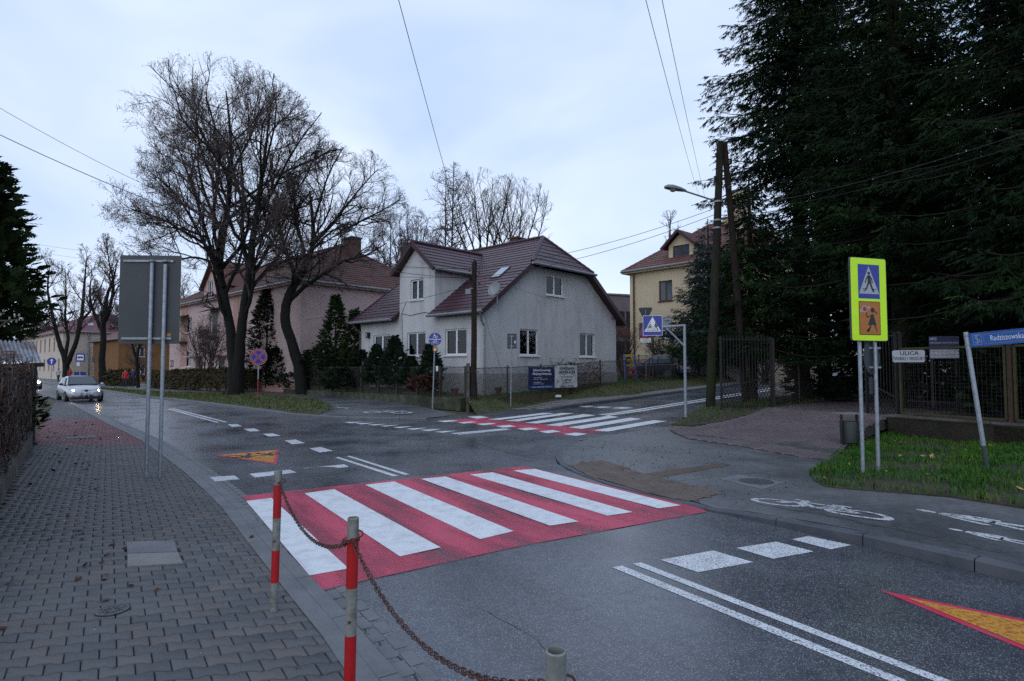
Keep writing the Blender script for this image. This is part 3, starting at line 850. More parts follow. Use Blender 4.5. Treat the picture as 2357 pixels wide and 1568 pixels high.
# slabs of the side pavement, laid in rows along the kerb
sp_poly = sk_in[1:] + pav_back[::-1] + [path_back[0]]
gx = []
for i in range(-4, 70):
    for j in range(-1, 9):
        s = i*0.52 + (0.26 if j % 2 else 0); lat = 2.4 + j*0.52
        gx.append((4.93 + SE[0]*s - SE[1]*lat, 25.4 + SE[1]*s + SE[0]*lat))
gx = np.array(gx); okk = in_poly(gx[:, 0], gx[:, 1], sp_poly)
slab_me = G().box(-0.253, 0.253, -0.253, 0.253, -0.03, 0.0).mesh('slab'); slab_me.materials.append(M['slab'])
sa = math.atan2(SE[1], SE[0])
for x, y in gx[okk][:300]:
    link('slab', slab_me, None, side_pave, (x, y, zside(x, y) + random.uniform(-0.004, 0.004)), (random.uniform(-.008,.008), -0.034 if s_of(x,y) > 0 else 0, sa))
fk_v = shift(FK, -0.17)
VG = P2([(769,941)], 0.12) + [tuple(Vector(fk_v[3]).lerp(Vector(fk_v[4]), .45))] + fk_v[4:11] + P2([(150,884),(240,892),(333,899),(400,902.5),(502,904.5),(593,908),(660,912),(725,918.7),(755,929)], 0.12)
def zverge(x, y):
    return 0.115 + 0.05*math.sin(x*1.3)*math.cos(y*0.9)*0.5
verge = sheet('far_verge', VG, lambda x, y: 0.125, M['soil'], skirt=0.08)
# yard of the grey house, raised behind its low wall
fence_l = [(-1.95, 26.6), (-2.3, 26.9), (-20.9, 48.2)]
yard = [(-1.7, 26.9), (3.1, 31.4), (8.6, 37.2), (22, 51), (30, 80), (-50, 95), (-21.4, 48.6)]
def zyard(x, y):
    k = ((x + 1.7)*-0.7 + (y - 26.9)*0.7)
    return 0.46 + 0.30*max(0, min(1, k*0 + ((y - 26.9)*0.75 + abs(x+1.7)*0.1)/6)) - 0.22*max(0, min(1, (-x - 6)/12)) + max(0, zt(x, y) - 0.1)*0.8
sheet('house_yard', yard, zyard, M['soil'], 'xy', 2.5, skirt=0.7)
bank = pav_back[:-1][:1] + pav_back[1:-1] + [(18.0, 47.0), (8.6, 37.2), (3.1, 31.4), (-1.7, 26.95), (-2.1, 26.2)]
def zbank(x, y):
    # distance behind the pavement's back edge decides the height
    best = 9
    for a, b in zip(pav_back[:-1], pav_back[1:]):
        a, b = Vector(a), Vector(b); t = max(0, min(1, (Vector((x, y)) - a).dot(b - a) / (b - a).length_squared))
        best = min(best, (a.lerp(b, t) - Vector((x, y))).length)
    k = max(0, min(1, best/1.3)); k = k*k*(3 - 2*k)
    return (zside(x, y) - 0.01)*(1 - k) + max(zyard(x, y), zside(x, y))*k
sheet('grass_bank', bank, zbank, M['soil'], 'xy', 0.7)

# ---- right corner: asphalt pavement, driveway, verge, yard behind the fence
verge_front = P2([(1860,1078),(1872,1094),(1898,1110),(1950,1118),(2047,1130.5),(2183,1146.5),(2356,1173)], 0.11)
verge_front += [(verge_front[-1][0] + 0.555*8, verge_front[-1][1] - 0.832*8)]
TD = (0.834, 0.552)
def t_of(x, y): return x*TD[0] + y*TD[1]
def zdrive(x, y): return 0.03 + 0.02*max(0, min(1, (t_of(x,y)-11)/1.5)) + 0.47*max(0, min(1, (t_of(x, y) - 13.2)/5.2)) + max(0, zt(x, y) - 0.15)*0.3
def zcorner(x, y): return max(hk(x, y), 0.02)*1.0 + 0.3*max(0.0, zt(x, y) - 0.05)*0
drive_front = P2([(1545,986),(1548,996),(1590,1010),(1700,1026),(1790,1042),(1850,1052),(1905,1058)], 0.04)
rk_in = shift(RK[2:], 0.15)
corner = sheet('corner_pavement', [P2([(1640,963)])[0]] and (rk_in + [verge_front[-1]] + verge_front[:-1][::-1] + drive_front[::-1] + [SR[2], SR[1], RK[1]]), zcorner, M['asphalt_path'], 'xy', 1.0)
gate_l, gate_r = Vector((9.1, 20.6)), Vector((10.9, 16.9))
strip_r = [SR[2], SR[3], (SR[3][0]+SE[0]*5, SR[3][1]+SE[1]*5), (SR[3][0]+SE[0]*30, SR[3][1]+SE[1]*30)]
drive_poly = drive_front + [tuple(P(1935,1032,0.06)[:2]), (8.35, 14.6), (10.2, 16.4), (11.2, 17.0), (26, 24), (24, 34), (9.3, 20.9)] + [tuple(P_on(u, v, zdrive)[:2]) for u, v in ((1775,937),(1720,956),(1650,973),(1590,983))]
drive = sheet('driveway', drive_poly, lambda x, y: zdrive(x, y) - 0.004, M['sand'], 'xy', 1.5, skirt=0.3)
paver_field(drive, drive_poly, R(-38), 0, zdrive, [M['paver_drive']], lambda X, Y: np.zeros(len(X), int), 300, 23, seen_full, zoff=0.010)
# grass strip between the side street and the driveway
gs = [drive_poly[-1], drive_poly[-2], drive_poly[-3], drive_poly[-4], (9.3, 20.9), (24, 34), (30, 48), SR[6], SR[5], SR[4], SR[3], SR[2], drive_front[0]]
def zstrip(x, y):
    return max(zdrive(x, y), zt(x, y)) + 0.03 + 0.05*math.sin(x*2.1)*math.sin(y*1.7)*0.4
# order the outline by hand: street side first, then back along the driveway
gs = [drive_front[0], SR[2], SR[3], SR[4], SR[5], SR[6], (30, 48), (24, 34), (9.3, 20.9)] + drive_poly[-4:]
sheet('street_strip', gs, zstrip, M['soil_dark'], 'xy', 1.0, skirt=0.3)
fr_a, fr_b = Vector((10.57, 16.2)), Vector((11.64, 14.0))
fr_d = (fr_b - fr_a).normalized()
wall_r = [fr_a - fr_d*0.25, fr_a + fr_d*9]
verge_poly = verge_front + [(wall_r[1].x, wall_r[1].y), (wall_r[0].x, wall_r[0].y), (10.2, 16.3), (8.35, 14.5), tuple(P(1935,1032,0.06)[:2]), drive_front[-1]]
def zverge_r(x, y):
    k = max(0, min(1, (t_of(x, y) - 9.3)/3)); k2 = max(0, min(1, (14.0 - t_of(x, y))/3))
    q = x*0.555 - y*0.832
    return zcorner(x, y) + 0.012 + 0.16*k*max(0, min(1, (q + 6)/2.5))
verge_r = sheet('right_verge', verge_poly, zverge_r, M['soil_dark'], 'xy', 0.8, skirt=0.12)
yard_r = [tuple(wall_r[0]), tuple(wall_r[1]), (40, -2), (60, 40), (24, 24), (11.4, 17.05)]
sheet('right_yard', yard_r, lambda x, y: 0.52, M['soil_dark'], skirt=0.6)
# tactile blocks and ribbed strip on the corner
tact_poly = P2([(1312,1071),(1385,1058),(1480,1090),(1662,1134),(1585,1153),(1520,1141),(1420,1113),(1350,1092)], 0.03)
tac = sheet('tactile_paving', tact_poly, lambda x, y: zcorner(x, y) + 0.010, M['tactile'], 'xy', 1.0, kind='structure')
tm = G().box(-0.097, 0.097, -0.047, 0.047, -0.02, 0.0)
for kx in (-0.066, -0.022, 0.022, 0.066):
    for ky in (-0.022, 0.022): tm.lathe([(0.014, 0.0), (0.010, 0.006)], 6, (kx, ky, 0))
tm_me = tm.mesh('tactile_block'); tm_me.materials.append(M['tactile'])
ax = math.atan2(tact_poly[3][1] - tact_poly[1][1], tact_poly[3][0] - tact_poly[1][0])
pts = []
for i in range(-60, 60):
    for j in range(-80, 80):
        x0, y0 = i*0.2 + (0.1 if j % 2 else 0), j*0.1
        pts.append((x0*math.cos(ax) - y0*math.sin(ax) + 3.0, x0*math.sin(ax) + y0*math.cos(ax) + 9.5))
pts = np.array(pts); okk = in_poly(pts[:, 0], pts[:, 1], tact_poly)
pts = pts[okk]; pts = pts[np.argsort(pts[:, 1])]
for x, y in pts[:300]:
    link('tactile_block', tm_me, None, tac, (x, y, zcorner(x, y) + 0.014 + random.uniform(-.002,.002)), (0, 0, ax))
rest = pts[300:]
if len(rest):
    g = G()
    for x, y in rest:
        c, s = math.cos(ax), math.sin(ax); z = zcorner(x, y) + 0.014
        q = [(x+a*c-b*s, y+a*s+b*c) for a, b in ((-.097,-.047),(.097,-.047),(.097,.047),(-.097,.047))]
        g.prism(q, z-0.02, z)
    g.obj('tactile_blocks_far', M['tactile'], tac)['kind'] = 'stuff'
guide = thing('guiding_strip', 'brown ribbed guiding strip crossing the asphalt corner pavement', 'tactile strip', (0,0,0))
gq = [P(1482,1089,0.04), P(1660,1064,0.04), P(1680,1069,0.04), P(1510,1099,0.04)]
G().slab([Vector((p.x, p.y, zcorner(p.x, p.y) + 0.008)) for p in gq][::-1], (0,0,1), 0.02).obj('base_strip', M['tactile'], guide)
g = G()
for k in range(7):
    f = (k + 0.5)/7
    a = gq[0].lerp(gq[3], f); b = gq[1].lerp(gq[2], f)
    g.beam((a.x, a.y, zcorner(a.x, a.y)+0.010), (b.x, b.y, zcorner(b.x, b.y)+0.010), 0.022, 0.008)
g.obj('ribs', M['tactile'], guide)
p = P(1740, 1108, 0.03)
t = thing('corner_chamber', 'large rectangular chamber cover set in the corner asphalt', 'service cover', (p.x, p.y, zcorner(p.x, p.y)+0.001), 0)
q = [Vector(P(u, v, 0.03)[:2]) - Vector((p.x, p.y)) for u, v in ((1655,1102),(1700,1092),(1805,1110),(1755,1126))]
G().prism([tuple(x) for x in q], 0, 0.008).obj('concrete_frame', M['kerb'], t)
G().lathe([(0.27, 0.008), (0.27, 0.013), (0.01, 0.013)], 24, cap=False).obj('round_lid', M['cast_iron'], t)

# gutter of two rows of small blocks along the near kerb
gut = bpy.data.objects.new('near_gutter', None); COL.objects.link(gut); gut['kind'] = 'structure'
gl_pts = [Vector(p) for p in [(0.4, 2.0)] + LKn]
acc = []
for a, b in zip(gl_pts[:-1], gl_pts[1:]):
    n_ = int((b - a).length/0.205)
    for i in range(n_): acc.append((a.lerp(b, (i + .5)/n_), math.atan2(b.y - a.y, b.x - a.x)))
gb_me = G().prism([(-.097,-.045),(.097,-.045),(.097,.045),(-.097,.045)], -0.03, 0.0).mesh('gutter_block'); gb_me.materials.append(M['kerb'])
for p, a in acc[:130]:
    for row in (0, 1):
        q = p + Vector((math.sin(a), -math.cos(a)))*(0.055 + 0.098*row) + Vector((math.cos(a), math.sin(a)))*(0.1*row)
        link('gutter_block', gb_me, None, gut, (q.x, q.y, 0.004 + random.uniform(-.002, .001)), (random.uniform(-.02,.02), 0, a + random.gauss(0,.015)))
# ---- painted markings: children of the road, each its own piece
road = bpy.data.objects['road']
def mark(name, quad, mat, z=0.004, lift=True, parent=road, fn=PT, zz=None):
    pts = [fn(u, v) for u, v in quad]
    return mark_w(name, [(p.x, p.y) for p in pts], mat, z, parent, zz)
def mark_w(name, pts, mat, z=0.004, parent=road, zz=None):
    zz = zz or zt
    # cut long pieces so that they follow the slope
    bm = bmesh.new(); bm.faces.new([bm.verts.new((x, y, 0)) for x, y in pts])
    if max(s_of(x, y) for x, y in pts) > -4:
        for k in np.arange(-4, 60, 1.0 if len(pts) < 8 else 1.5):
            bmesh.ops.bisect_plane(bm, geom=bm.verts[:]+bm.edges[:]+bm.faces[:], plane_co=(4.93+SE[0]*k, 25.4+SE[1]*k, 0), plane_no=(SE[0], SE[1], 0), dist=1e-4)
    for v in bm.verts: v.co.z = zz(v.co.x, v.co.y) + z
    bm.normal_update()
    if sum(f.normal.z for f in bm.faces) < 0: bmesh.ops.reverse_faces(bm, faces=bm.faces[:])
    me = bpy.data.meshes.new(name); bm.to_mesh(me); bm.free()
    return link(name, me, mat, parent)
# first crossing
mark('red_crossing_field', [(557,1143),(1192,1075),(1212,1075),(1590,1164),(1628,1178.5),(1192,1259),(740,1360),(712,1329)], M['red_paint'], 0.007)
for q in ([(566,1155),(625,1147.7),(802,1311),(712,1327)], [(700.4,1137.1),(769.2,1127.5),(1014,1262),(920.2,1283)], [(840.2,1117.3),(906.8,1109.6),(1182,1224.5),(1104.6,1243)],
          [(968.2,1103.5),(1025.2,1098.1),(1332,1202),(1265,1211.7)], [(1081,1093.6),(1134,1088.5),(1455,1180.3),(1398.5,1188.8)], [(1180.4,1084.3),(1230,1080.5),(1566.6,1164.9),(1515.3,1171.8)]):
    mark('crossing_stripe', q, M['white_paint'], 0.0105)
for q in ([(1519.3,1289.4),(1641,1268),(1733,1294.7),(1606.5,1318)], [(1694,1262),(1786,1247.5),(1872,1270),(1779,1287)], [(1822,1242),(1859.5,1234.7),(1959,1255.5),(1910.7,1265)],
          [(478.7,1099),(539,1095),(551.5,1103.7),(488.5,1109)], [(573.4,1091),(666,1081.5),(683,1088),(586.8,1099.7)], [(698.8,1078.3),(792,1069.3),(802.8,1075),(714.8,1084.3)]):
    mark('yield_block', q, M['white_worn'])
def longline(a0, a1, b0, b1, ext, mat, name='centre_line'):
    A0, A1, B0, B1 = [Vector(PT(*p)[:2]) for p in (a0, a1, b0, b1)]
    if ext:
        B0 = B0 + (B0 - A0).normalized()*ext; B1 = B1 + (B1 - A1).normalized()*ext
    mark_w(name, [tuple(A0), tuple(A1), tuple(B1), tuple(B0)], mat)
longline((1455,1298.7), (1475,1295.5), (2148,1568), (2187,1568), 9, M['white_worn'])
longline((1408,1306.7), (1431,1302.7), (2044,1568), (2087,1568), 9, M['white_worn'])
longline((771,1053.5), (779,1052.5), (903,1097), (918,1095.5), 0, M['white_worn'])
longline((797,1050.5), (805,1049.7), (930,1093.5), (943,1092.5), 0, M['white_worn'])
longline((384,941.7), (391,941.2), (498,973.3), (506,972.6), 0, M['white_worn'])
longline((394,940.8), (400,940.3), (517,972.5), (524.5,971.8), 0, M['white_worn'])
for q in ([(523.3,977),(546,976.3),(557.4,981.6),(534,982.8)], [(560.5,987.6),(584.5,986.4),(599,992.4),(574.4,993.6)], [(604,999),(627.7,998),(646,1003.5),(619,1005.2)], [(655,1014.5),(680,1012),(702,1020.5),(672,1023)], [(712,1032.5),(738,1029.5),(766,1038),(735,1042)]):
    mark('dash', q, M['white_worn'])
def z2(x, y): return (501.7 + x/4.167, 627.1 + y/4.167)
for q in ([(1212,1437),(1405,1434),(1265,1447)], [(1315,1450),(1510,1443),(1372,1458)], [(1430,1461),(1628,1454),(1500,1468)], [(1548,1473),(1745,1463),(1605,1479)], [(1670,1486),(1870,1475),(1745,1494)], [(1800,1501),(2005,1491),(1875,1510)], [(1935,1513),(2143,1502),(2020,1523)], [(2075,1530),(2290,1518),(2155,1538)]):
    mark('give_way_tooth', [z2(*p) for p in q], M['white_paint'])
def z6(x, y): return (878 + x/3.132, 909.3 + y/3.132)
longline(z6(500,277), z6(525,283), z6(880,241), z6(935,247), 0, M['white_worn'])
longline(z6(545,284), z6(560,287), z6(900,250), z6(935,250), 0, M['white_worn'])
# second crossing
mark('red_cycle_field', [z6(*p) for p in ((368,190),(520,178),(640,171),(757,162),(850,181),(985,190),(1120,205),(1280,223),(1400,221),(1445,244),(1560,250),(1605,265),(1480,284),(1260,285),(1150,266),(985,246),(830,228),(680,211),(490,197))], M['red_paint'])
for q in ([(400,190),(495,183),(560,187),(455,198)], [(548,200),(640,192),(690,196),(592,208)], [(680,211),(775,203),(830,207),(735,220)], [(820,226),(920,217),(970,228),(880,238)], [(975,244),(1070,237),(1135,245),(1035,257)], [(1135,265),(1230,254),(1290,265),(1195,278)], [(1310,285),(1395,273),(1485,282),(1405,297)], [(615,158),(710,152),(770,163),(690,172)]):
    mark('cycle_block', [z6(*p) for p in q], M['white_paint'], 0.008)
for q in ([(765,178),(850,181),(1250,132),(1165,130)], [(890,187),(985,191),(1388,133),(1300,131)], [(1030,202),(1120,207),(1545,148),(1455,139)], [(1180,218),(1280,226),(1710,160),(1640,150)], [(1345,235),(1445,246),(1875,174),(1790,165)], [(1525,257),(1630,265),(2055,190),(1960,183)]):
    mark('side_crossing_stripe', [z6(*p) for p in q], M['white_paint'], 0.008)
for q in ([(1420,83),(1490,78),(1540,82),(1480,90)], [(1520,88),(1590,82),(1665,88),(1585,95)], [(1650,95),(1730,87),(1815,93),(1740,101)]):
    mark('side_block', [z6(*p) for p in q], M['white_worn'])
longline(z6(1560,142), z6(1590,145), z6(2340,24), z6(2357,27), 40, M['white_paint'])
longline(z6(1600,147), z6(1630,150), z6(2340,36), z6(2357,40), 40, M['white_paint'])
# warning triangles with running children
def warn_triangle(A, B, Cc, name):
    A, B, Cc = Vector(A), Vector(B), Vector(Cc)
    cen = (A + B + Cc)/3
    o = mark_w('warning_border', [tuple(A), tuple(B), tuple(Cc)], M['crimson_paint'], 0.004)
    inn = [cen + (p - cen)*0.86 for p in (A, B, Cc)]
    mark_w('warning_field', [tuple(p) for p in inn], M['yellow_paint'], 0.008, parent=o)
    # two figures, drawn in the triangle's own frame: apex C, base AB
    mid = (A + B)/2; up = (Cc - mid); ux = (B - A)
    def fig(cx, cy, k, flip):
        shapes = [[(0,.9),(.07,.84),(.05,.76),(-.05,.76),(-.08,.84)], [(-.1,.72),(.1,.74),(.14,.42),(-.08,.40)], [(-.1,.7),(-.32,.55),(-.28,.47),(-.06,.6)], [(.08,.72),(.3,.62),(.3,.54),(.1,.6)],
                  [(-.08,.44),(.03,.42),(-.12,.2),(-.34,.12),(-.36,.2),(-.2,.26)], [(.02,.44),(.14,.42),(.26,.22),(.24,.0),(.14,.0),(.15,.2)]]
        for s in shapes:
            pts = []
            for x, y in s:
                p = mid + ux*(cx + flip*x*k) + up*(cy + y*k*0.62)
                pts.append(tuple(p))
            mark_w('warning_figure', pts, M['black_paint'], 0.012, parent=o)
    fig(-0.16, 0.10, 0.62, 1); fig(0.2, 0.12, 0.55, -1)
warn_triangle(P2([(493,1048)])[0], P2([(642,1035.5)])[0], P2([(636.5,1069.4)])[0], 'left')
ap = P2([(2022.6,1358.9)])[0]
dv = Vector((0.555, -0.832)); nv = Vector((0.832, 0.555))
warn_triangle(Vector(ap) + dv*2.3 + nv*0.72, Vector(ap) + dv*2.3 - nv*0.72, ap, 'right')
# pictograms on the asphalt
BIKE = [[(-.3,.22),(-.1,.5),(.2,.5),(.3,.22)], [(-.1,.5),(0,.2),(.2,.5)], [(-.3,.22),(0,.2)], [(-.17,.59),(-.03,.59)], [(-.1,.5),(-.12,.59)], [(.2,.5),(.17,.62),(.28,.64)]]
for cx in (-.3, .3): BIKE.append([(cx + .2*math.cos(t), .22 + .2*math.sin(t)) for t in np.linspace(0, 2*pi, 17)])
WALK = [[(-.05,.78),(-.17,.62),(-.23,.47)], [(.06,.78),(.18,.63),(.2,.46)]]
WALK_POLY = [[(-.08,.83),(.08,.83),(.13,.48),(-.07,.46)], [(-.07,.5),(.04,.5),(-.08,.24),(-.26,.03),(-.36,.03),(-.35,.07),(-.28,.08),(-.17,.25)], [(.0,.5),(.12,.5),(.2,.27),(.33,.06),(.33,.0),(.22,.02),(.1,.24)]]
def ground_strokes(lines, w, org, ex, ey, mat, name, polys=(), heads=(), parent=None, zf=None):
    org, ex, ey = Vector(org[:2]), Vector(ex), Vector(ey)
    bm = bmesh.new()
    def put(poly):
        vs_ = []
        for x, y in poly:
            p = org + ex*x + ey*y
            vs_.append(bm.verts.new((p.x, p.y, zf(p.x, p.y))))
        f = bm.faces.new(vs_)
        f.normal_update()
        if f.normal.z < 0: f.normal_flip()
    for ln in lines:
        for a, b in zip(ln[:-1], ln[1:]):
            d = Vector((b[0]-a[0], b[1]-a[1])); d.normalize(); n = Vector((-d.y, d.x))*w/2
            put([(a[0]+n.x, a[1]+n.y), (a[0]-n.x, a[1]-n.y), (b[0]-n.x, b[1]-n.y), (b[0]+n.x, b[1]+n.y)])
    for q in polys: put(q)
    for cx, cy, r in heads: put(circ(cx, cy, r, 12))
    me = bpy.data.meshes.new(name); bm.to_mesh(me); bm.free()
    return link(name, me, mat, parent)
zc4 = lambda x, y: zcorner(x, y) + 0.005
o0 = P(1858, 1170, 0.1)
ground_strokes(BIKE, 0.062, o0, (-0.555*1.75, 0.832*1.75), (0.832*0.85, 0.555*0.85), M['white_mid'], 'cycle_symbol', parent=corner, zf=zc4)
o1 = P(2250, 1213, 0.12)
for (dx, k) in ((0.0, 1.0), (0.35, 0.6)):
    oo = Vector(o1[:2]) + Vector((0.832, 0.555))*(0.35 - dx*2.0) + Vector((0.555,-0.832))*0.75
    ground_strokes(WALK, 0.09, oo, (0.832*0.75*k, 0.555*0.75*k), (-0.555*1.5*k, 0.832*1.5*k), M['white_mid'], 'walker_symbol', WALK_POLY, [(0,.93,.075)], parent=corner, zf=zc4)
zp4 = lambda x, y: zpath(x, y) + 0.005
o2 = P(885, 952, 0.1)
ground_strokes(BIKE, 0.09, o2, (1.9, -0.35), (0.1, 2.3), M['white_faded'], 'faded_cycle_symbol', parent=bpy.data.objects['far_path'], zf=zp4)
o3 = P(815, 942, 0.1)
ground_strokes(WALK, 0.1, o3, (0.9, 0.3), (-1.2, 1.4), M['white_faded'], 'faded_walker_symbol', WALK_POLY, [(0,.93,.08)], parent=bpy.data.objects['far_path'], zf=zp4)
# repaired trench and patches in the road
mark('asphalt_repair', [(770,974),(850,971.5),(905,971),(880,975.5),(800,976.5)], M['asphalt_patch'], 0.002)
mark('asphalt_repair', [(1235,1024),(1262,1029),(1248,1043),(1216,1050),(1195,1046)], M['asphalt_patch'], 0.002)
mark('bay_line', [(90,909.5),(132,905.5),(132,906.4),(90,910.8)], M['white_worn'])
mark('bay_line', [(85,902.5),(135,901),(135,901.9),(85,903.5)], M['white_worn'])
mark('bay_line', [(92,911.2),(135,913),(135,914),(92,912.2)], M['white_worn'])
# cracks in the asphalt: thin dark strips
def crack(pts, w, parent=road, zf=None, mat='sand', name='crack'):
    zf = zf or (lambda x, y: zt(x, y) + 0.0025)
    pts = [Vector(PT(*p)[:2]) for p in pts]
    fine = []
    for a, b in zip(pts[:-1], pts[1:]):
        n = max(2, int((b-a).length/0.12))
        for i in range(n): fine.append(a.lerp(b, i/n) + Vector((random.gauss(0,.018), random.gauss(0,.018))))
    fine.append(pts[-1])
    bm = bmesh.new(); L = []
    for i, p in enumerate(fine):
        d = (fine[min(i+1,len(fine)-1)] - fine[max(i-1,0)]).normalized(); n = Vector((-d.y, d.x))*w*random.uniform(.3,1)/2
        L.append((bm.verts.new((p.x+n.x, p.y+n.y, zf(p.x,p.y))), bm.verts.new((p.x-n.x, p.y-n.y, zf(p.x,p.y)))))
    for a, b in zip(L[:-1], L[1:]):
        f = bm.faces.new((a[0], a[1], b[1], b[0])); f.normal_update()
        if f.normal.z < 0: f.normal_flip()
    me = bpy.data.meshes.new(name); bm.to_mesh(me); bm.free()
    return link(name, me, M[mat], parent)
crack([(1100,1400),(1175,1435),(1230,1470),(1262,1500),(1270,1530)], 0.006)
crack([(878,993),(1000,1005),(1100,1022),(1180,1046),(1240,1056)], 0.03)
crack([(1470,1010),(1560,975),(1610,965)], 0.03)
crack([(1340,965),(1400,950),(1480,948)], 0.03)
crack([(560,1160),(620,1225),(700,1310),(760,1375),(850,1455),(960,1568)], 0.02)
zc2 = lambda x, y: zcorner(x, y) + 0.003
crack([(1628,1172),(1600,1155),(1660,1135)], 0.012, corner, zc2)
crack([(1990,1163),(1930,1180),(1760,1205)], 0.01, corner, zc2)
crack([(1330,1020),(1395,1017),(1385,1036)], 0.012, corner, zc2)
crack([(1305,1062),(1380,1049)], 0.012, corner, zc2)
crack([(1560,1112),(1640,1100)], 0.012, corner, zc2)
crack([(1700,1095),(1850,1080)], 0.012, corner, zc2)
crack([(1720,1160),(1850,1195),(2040,1238),(2300,1300)], 0.035, corner, zc2)

# ------------------------------------------------------------------ buildings
def wall(g, side, p, poly, holes=(), depth=0.14):
    """wall in the local plane y=p ('S', seen from -y) or x=p ('W', seen from -x) with openings and reveals"""
    bm = bmesh.new(); edges = []
    def loop(pts):
        vs_ = [bm.verts.new((a, b, 0)) for a, b in pts]
        for i in range(len(vs_)): edges.append(bm.edges.new((vs_[i], vs_[(i+1) % len(vs_)])))
    loop(poly)
    for a0, a1, b0, b1 in holes: loop([(a0,b0),(a1,b0),(a1,b1),(a0,b1)])
    bmesh.ops.triangle_fill(bm, edges=edges, use_beauty=True, use_dissolve=False)
    if side == 'S': f3 = lambda a, b, d=0: (a, p + d, b)
    elif side == 'N': f3 = lambda a, b, d=0: (a, p - d, b)
    elif side == 'W': f3 = lambda a, b, d=0: (p + d, a, b)
    else: f3 = lambda a, b, d=0: (p - d, a, b)
    out = {'S': (0,-1,0), 'N': (0,1,0), 'W': (-1,0,0), 'E': (1,0,0)}[side]
    bm.verts.index_update()
    vv = [f3(v.co.x, v.co.y) for v in bm.verts]
    ff = []
    for f in bm.faces:
        idx = [v.index for v in f.verts]
        a, b, c = [Vector(vv[i]) for i in idx[:3]]
        if (b - a).cross(c - a).dot(Vector(out)) < 0: idx.reverse()
        ff.append(idx)
    g.add(vv, ff); bm.free()
    for a0, a1, b0, b1 in holes:
        o = [(a0,b0),(a1,b0),(a1,b1),(a0,b1)]
        pts = [f3(a, b) for a, b in o] + [f3(a, b, depth) for a, b in o]
        g.add(pts, [(i, 4+i, 4+(i+1) % 4, (i+1) % 4) for i in range(4)])
    return g
ROT = {'S': 0.0, 'W': -pi/2, 'N': pi, 'E': pi/2}
def window(house, side, p, a0, a1, z0, z1, depth=0.12, fm='white_frame', cols=2, glass='pane', curtain=True, sill=True, trans=None, room=True, sillm=None):
    w, h = a1 - a0, z1 - z0; am = (a0 + a1)/2
    loc = {'S': (am, p + depth, z0), 'W': (p + depth, am, z0), 'N': (am, p - depth, z0), 'E': (p - depth, am, z0)}[side]
    b = 0.075; g = G()
    g.box(-w/2, w/2, -0.03, 0.04, 0, b); g.box(-w/2, w/2, -0.03, 0.04, h-b, h)
    g.box(-w/2, -w/2+b, -0.03, 0.04, b, h-b); g.box(w/2-b, w/2, -0.03, 0.04, b, h-b)
    xs = [-w/2 + b + (w - 2*b)*k/cols for k in range(cols+1)]
    for x in xs[1:-1]: g.box(x-0.055, x+0.055, -0.034, 0.036, b, h-b)
    if trans: g.box(-w/2+b, w/2-b, -0.033, 0.035, trans*h-0.04, trans*h+0.04)
    win = g.obj('window', M[fm], house, loc=loc, rot=(0, 0, ROT[side]))
    for x0, x1 in zip(xs[:-1], xs[1:]):
        G().box(x0, x1, 0.002, 0.008, b*0.9, h-b*0.9).obj('pane', M[glass], win)
    if sill:
        G().box(-w/2-0.07, w/2+0.07, -depth-0.09, -0.031, -0.075, -0.002).obj('sill', M[sillm or fm], win)
    if curtain:
        gg = G(); n = max(6, int(w/0.06)); rows = []
        for k in range(n+1):
            x = -w/2 + 0.05 + (w - 0.1)*k/n
            rows.append((x, 0.12 + 0.018*math.sin(k*1.9)))
        for (xa, ya), (xb, yb) in zip(rows[:-1], rows[1:]):
            if abs((xa+xb)/2) < w*0.13 and curtain == 'parted': continue
            gg.add([(xa,ya,0.02),(xb,yb,0.02),(xb,yb,h),(xa,ya,h)], [(0,1,2,3)])
        if gg.v: gg.obj('curtain', M['curtain'], win)
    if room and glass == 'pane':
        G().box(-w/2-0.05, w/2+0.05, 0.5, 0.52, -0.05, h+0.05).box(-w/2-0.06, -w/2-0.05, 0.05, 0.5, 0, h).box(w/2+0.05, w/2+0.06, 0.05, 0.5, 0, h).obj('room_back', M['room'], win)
    return win
def courses(root, O, ex, up, rng_fn, Q, mat, pitch=0.35, name='tile_course', wav=0.2, amp=0.02, step=0.028, colw=0.1):
    """rows of roof tiles up a slope: each row a strip with a wave along it and a step to the row below"""
    O, ex, up = Vector(O), Vector(ex).normalized(), Vector(up).normalized()
    n = ex.cross(up)
    if n.z < 0: n = -n
    q = 0.0
    while q < Q - 0.02:
        q1 = min(q + pitch, Q)
        ra, rb, rm = rng_fn(q), rng_fn(q1 - 1e-4), rng_fn((q + q1)/2)
        if not (len(ra) == len(rb) == len(rm)): ra = rb = rm
        for (a0, a1), (b0, b1) in zip(ra, rb):
            g = G()
            m = max(2, int(max(a1-a0, b1-b0)/colw))
            for k in range(m+1):
                sa_, sb_ = a0 + (a1-a0)*k/m, b0 + (b1-b0)*k/m
                wa = amp*abs(math.sin(pi*sa_/wav)); wb = amp*abs(math.sin(pi*sb_/wav))
                g.v.append(tuple(O + ex*sa_ + up*(q - 0.02) + n*(wa*0.3)))
                g.v.append(tuple(O + ex*sa_ + up*(q - 0.02) + n*(step + wa))); g.v.append(tuple(O + ex*sb_ + up*q1 + n*(wb + 0.001)))
            for k in range(m):
                i = k*3
                g.f += [(i, i+3, i+4, i+1), (i+1, i+4, i+5, i+2)]
            o = g.obj(name, mat, root)
            me = o.data
            if me.polygons and sum(p.normal.dot(n) for p in me.polygons) < 0: me.flip_normals()
        q = q1
def ridge(root, a, b, mat, r=0.11, step=0.33, name='ridge_tile'):
    a, b = Vector(a), Vector(b); L = (b-a).length; k = max(1, int(L/step))
    for i in range(k):
        p, q = a.lerp(b, i/k), a.lerp(b, (i+1.08)/k)
        G().tube([p, q], [r*1.12, r*0.94], 8).obj(name, mat, root)
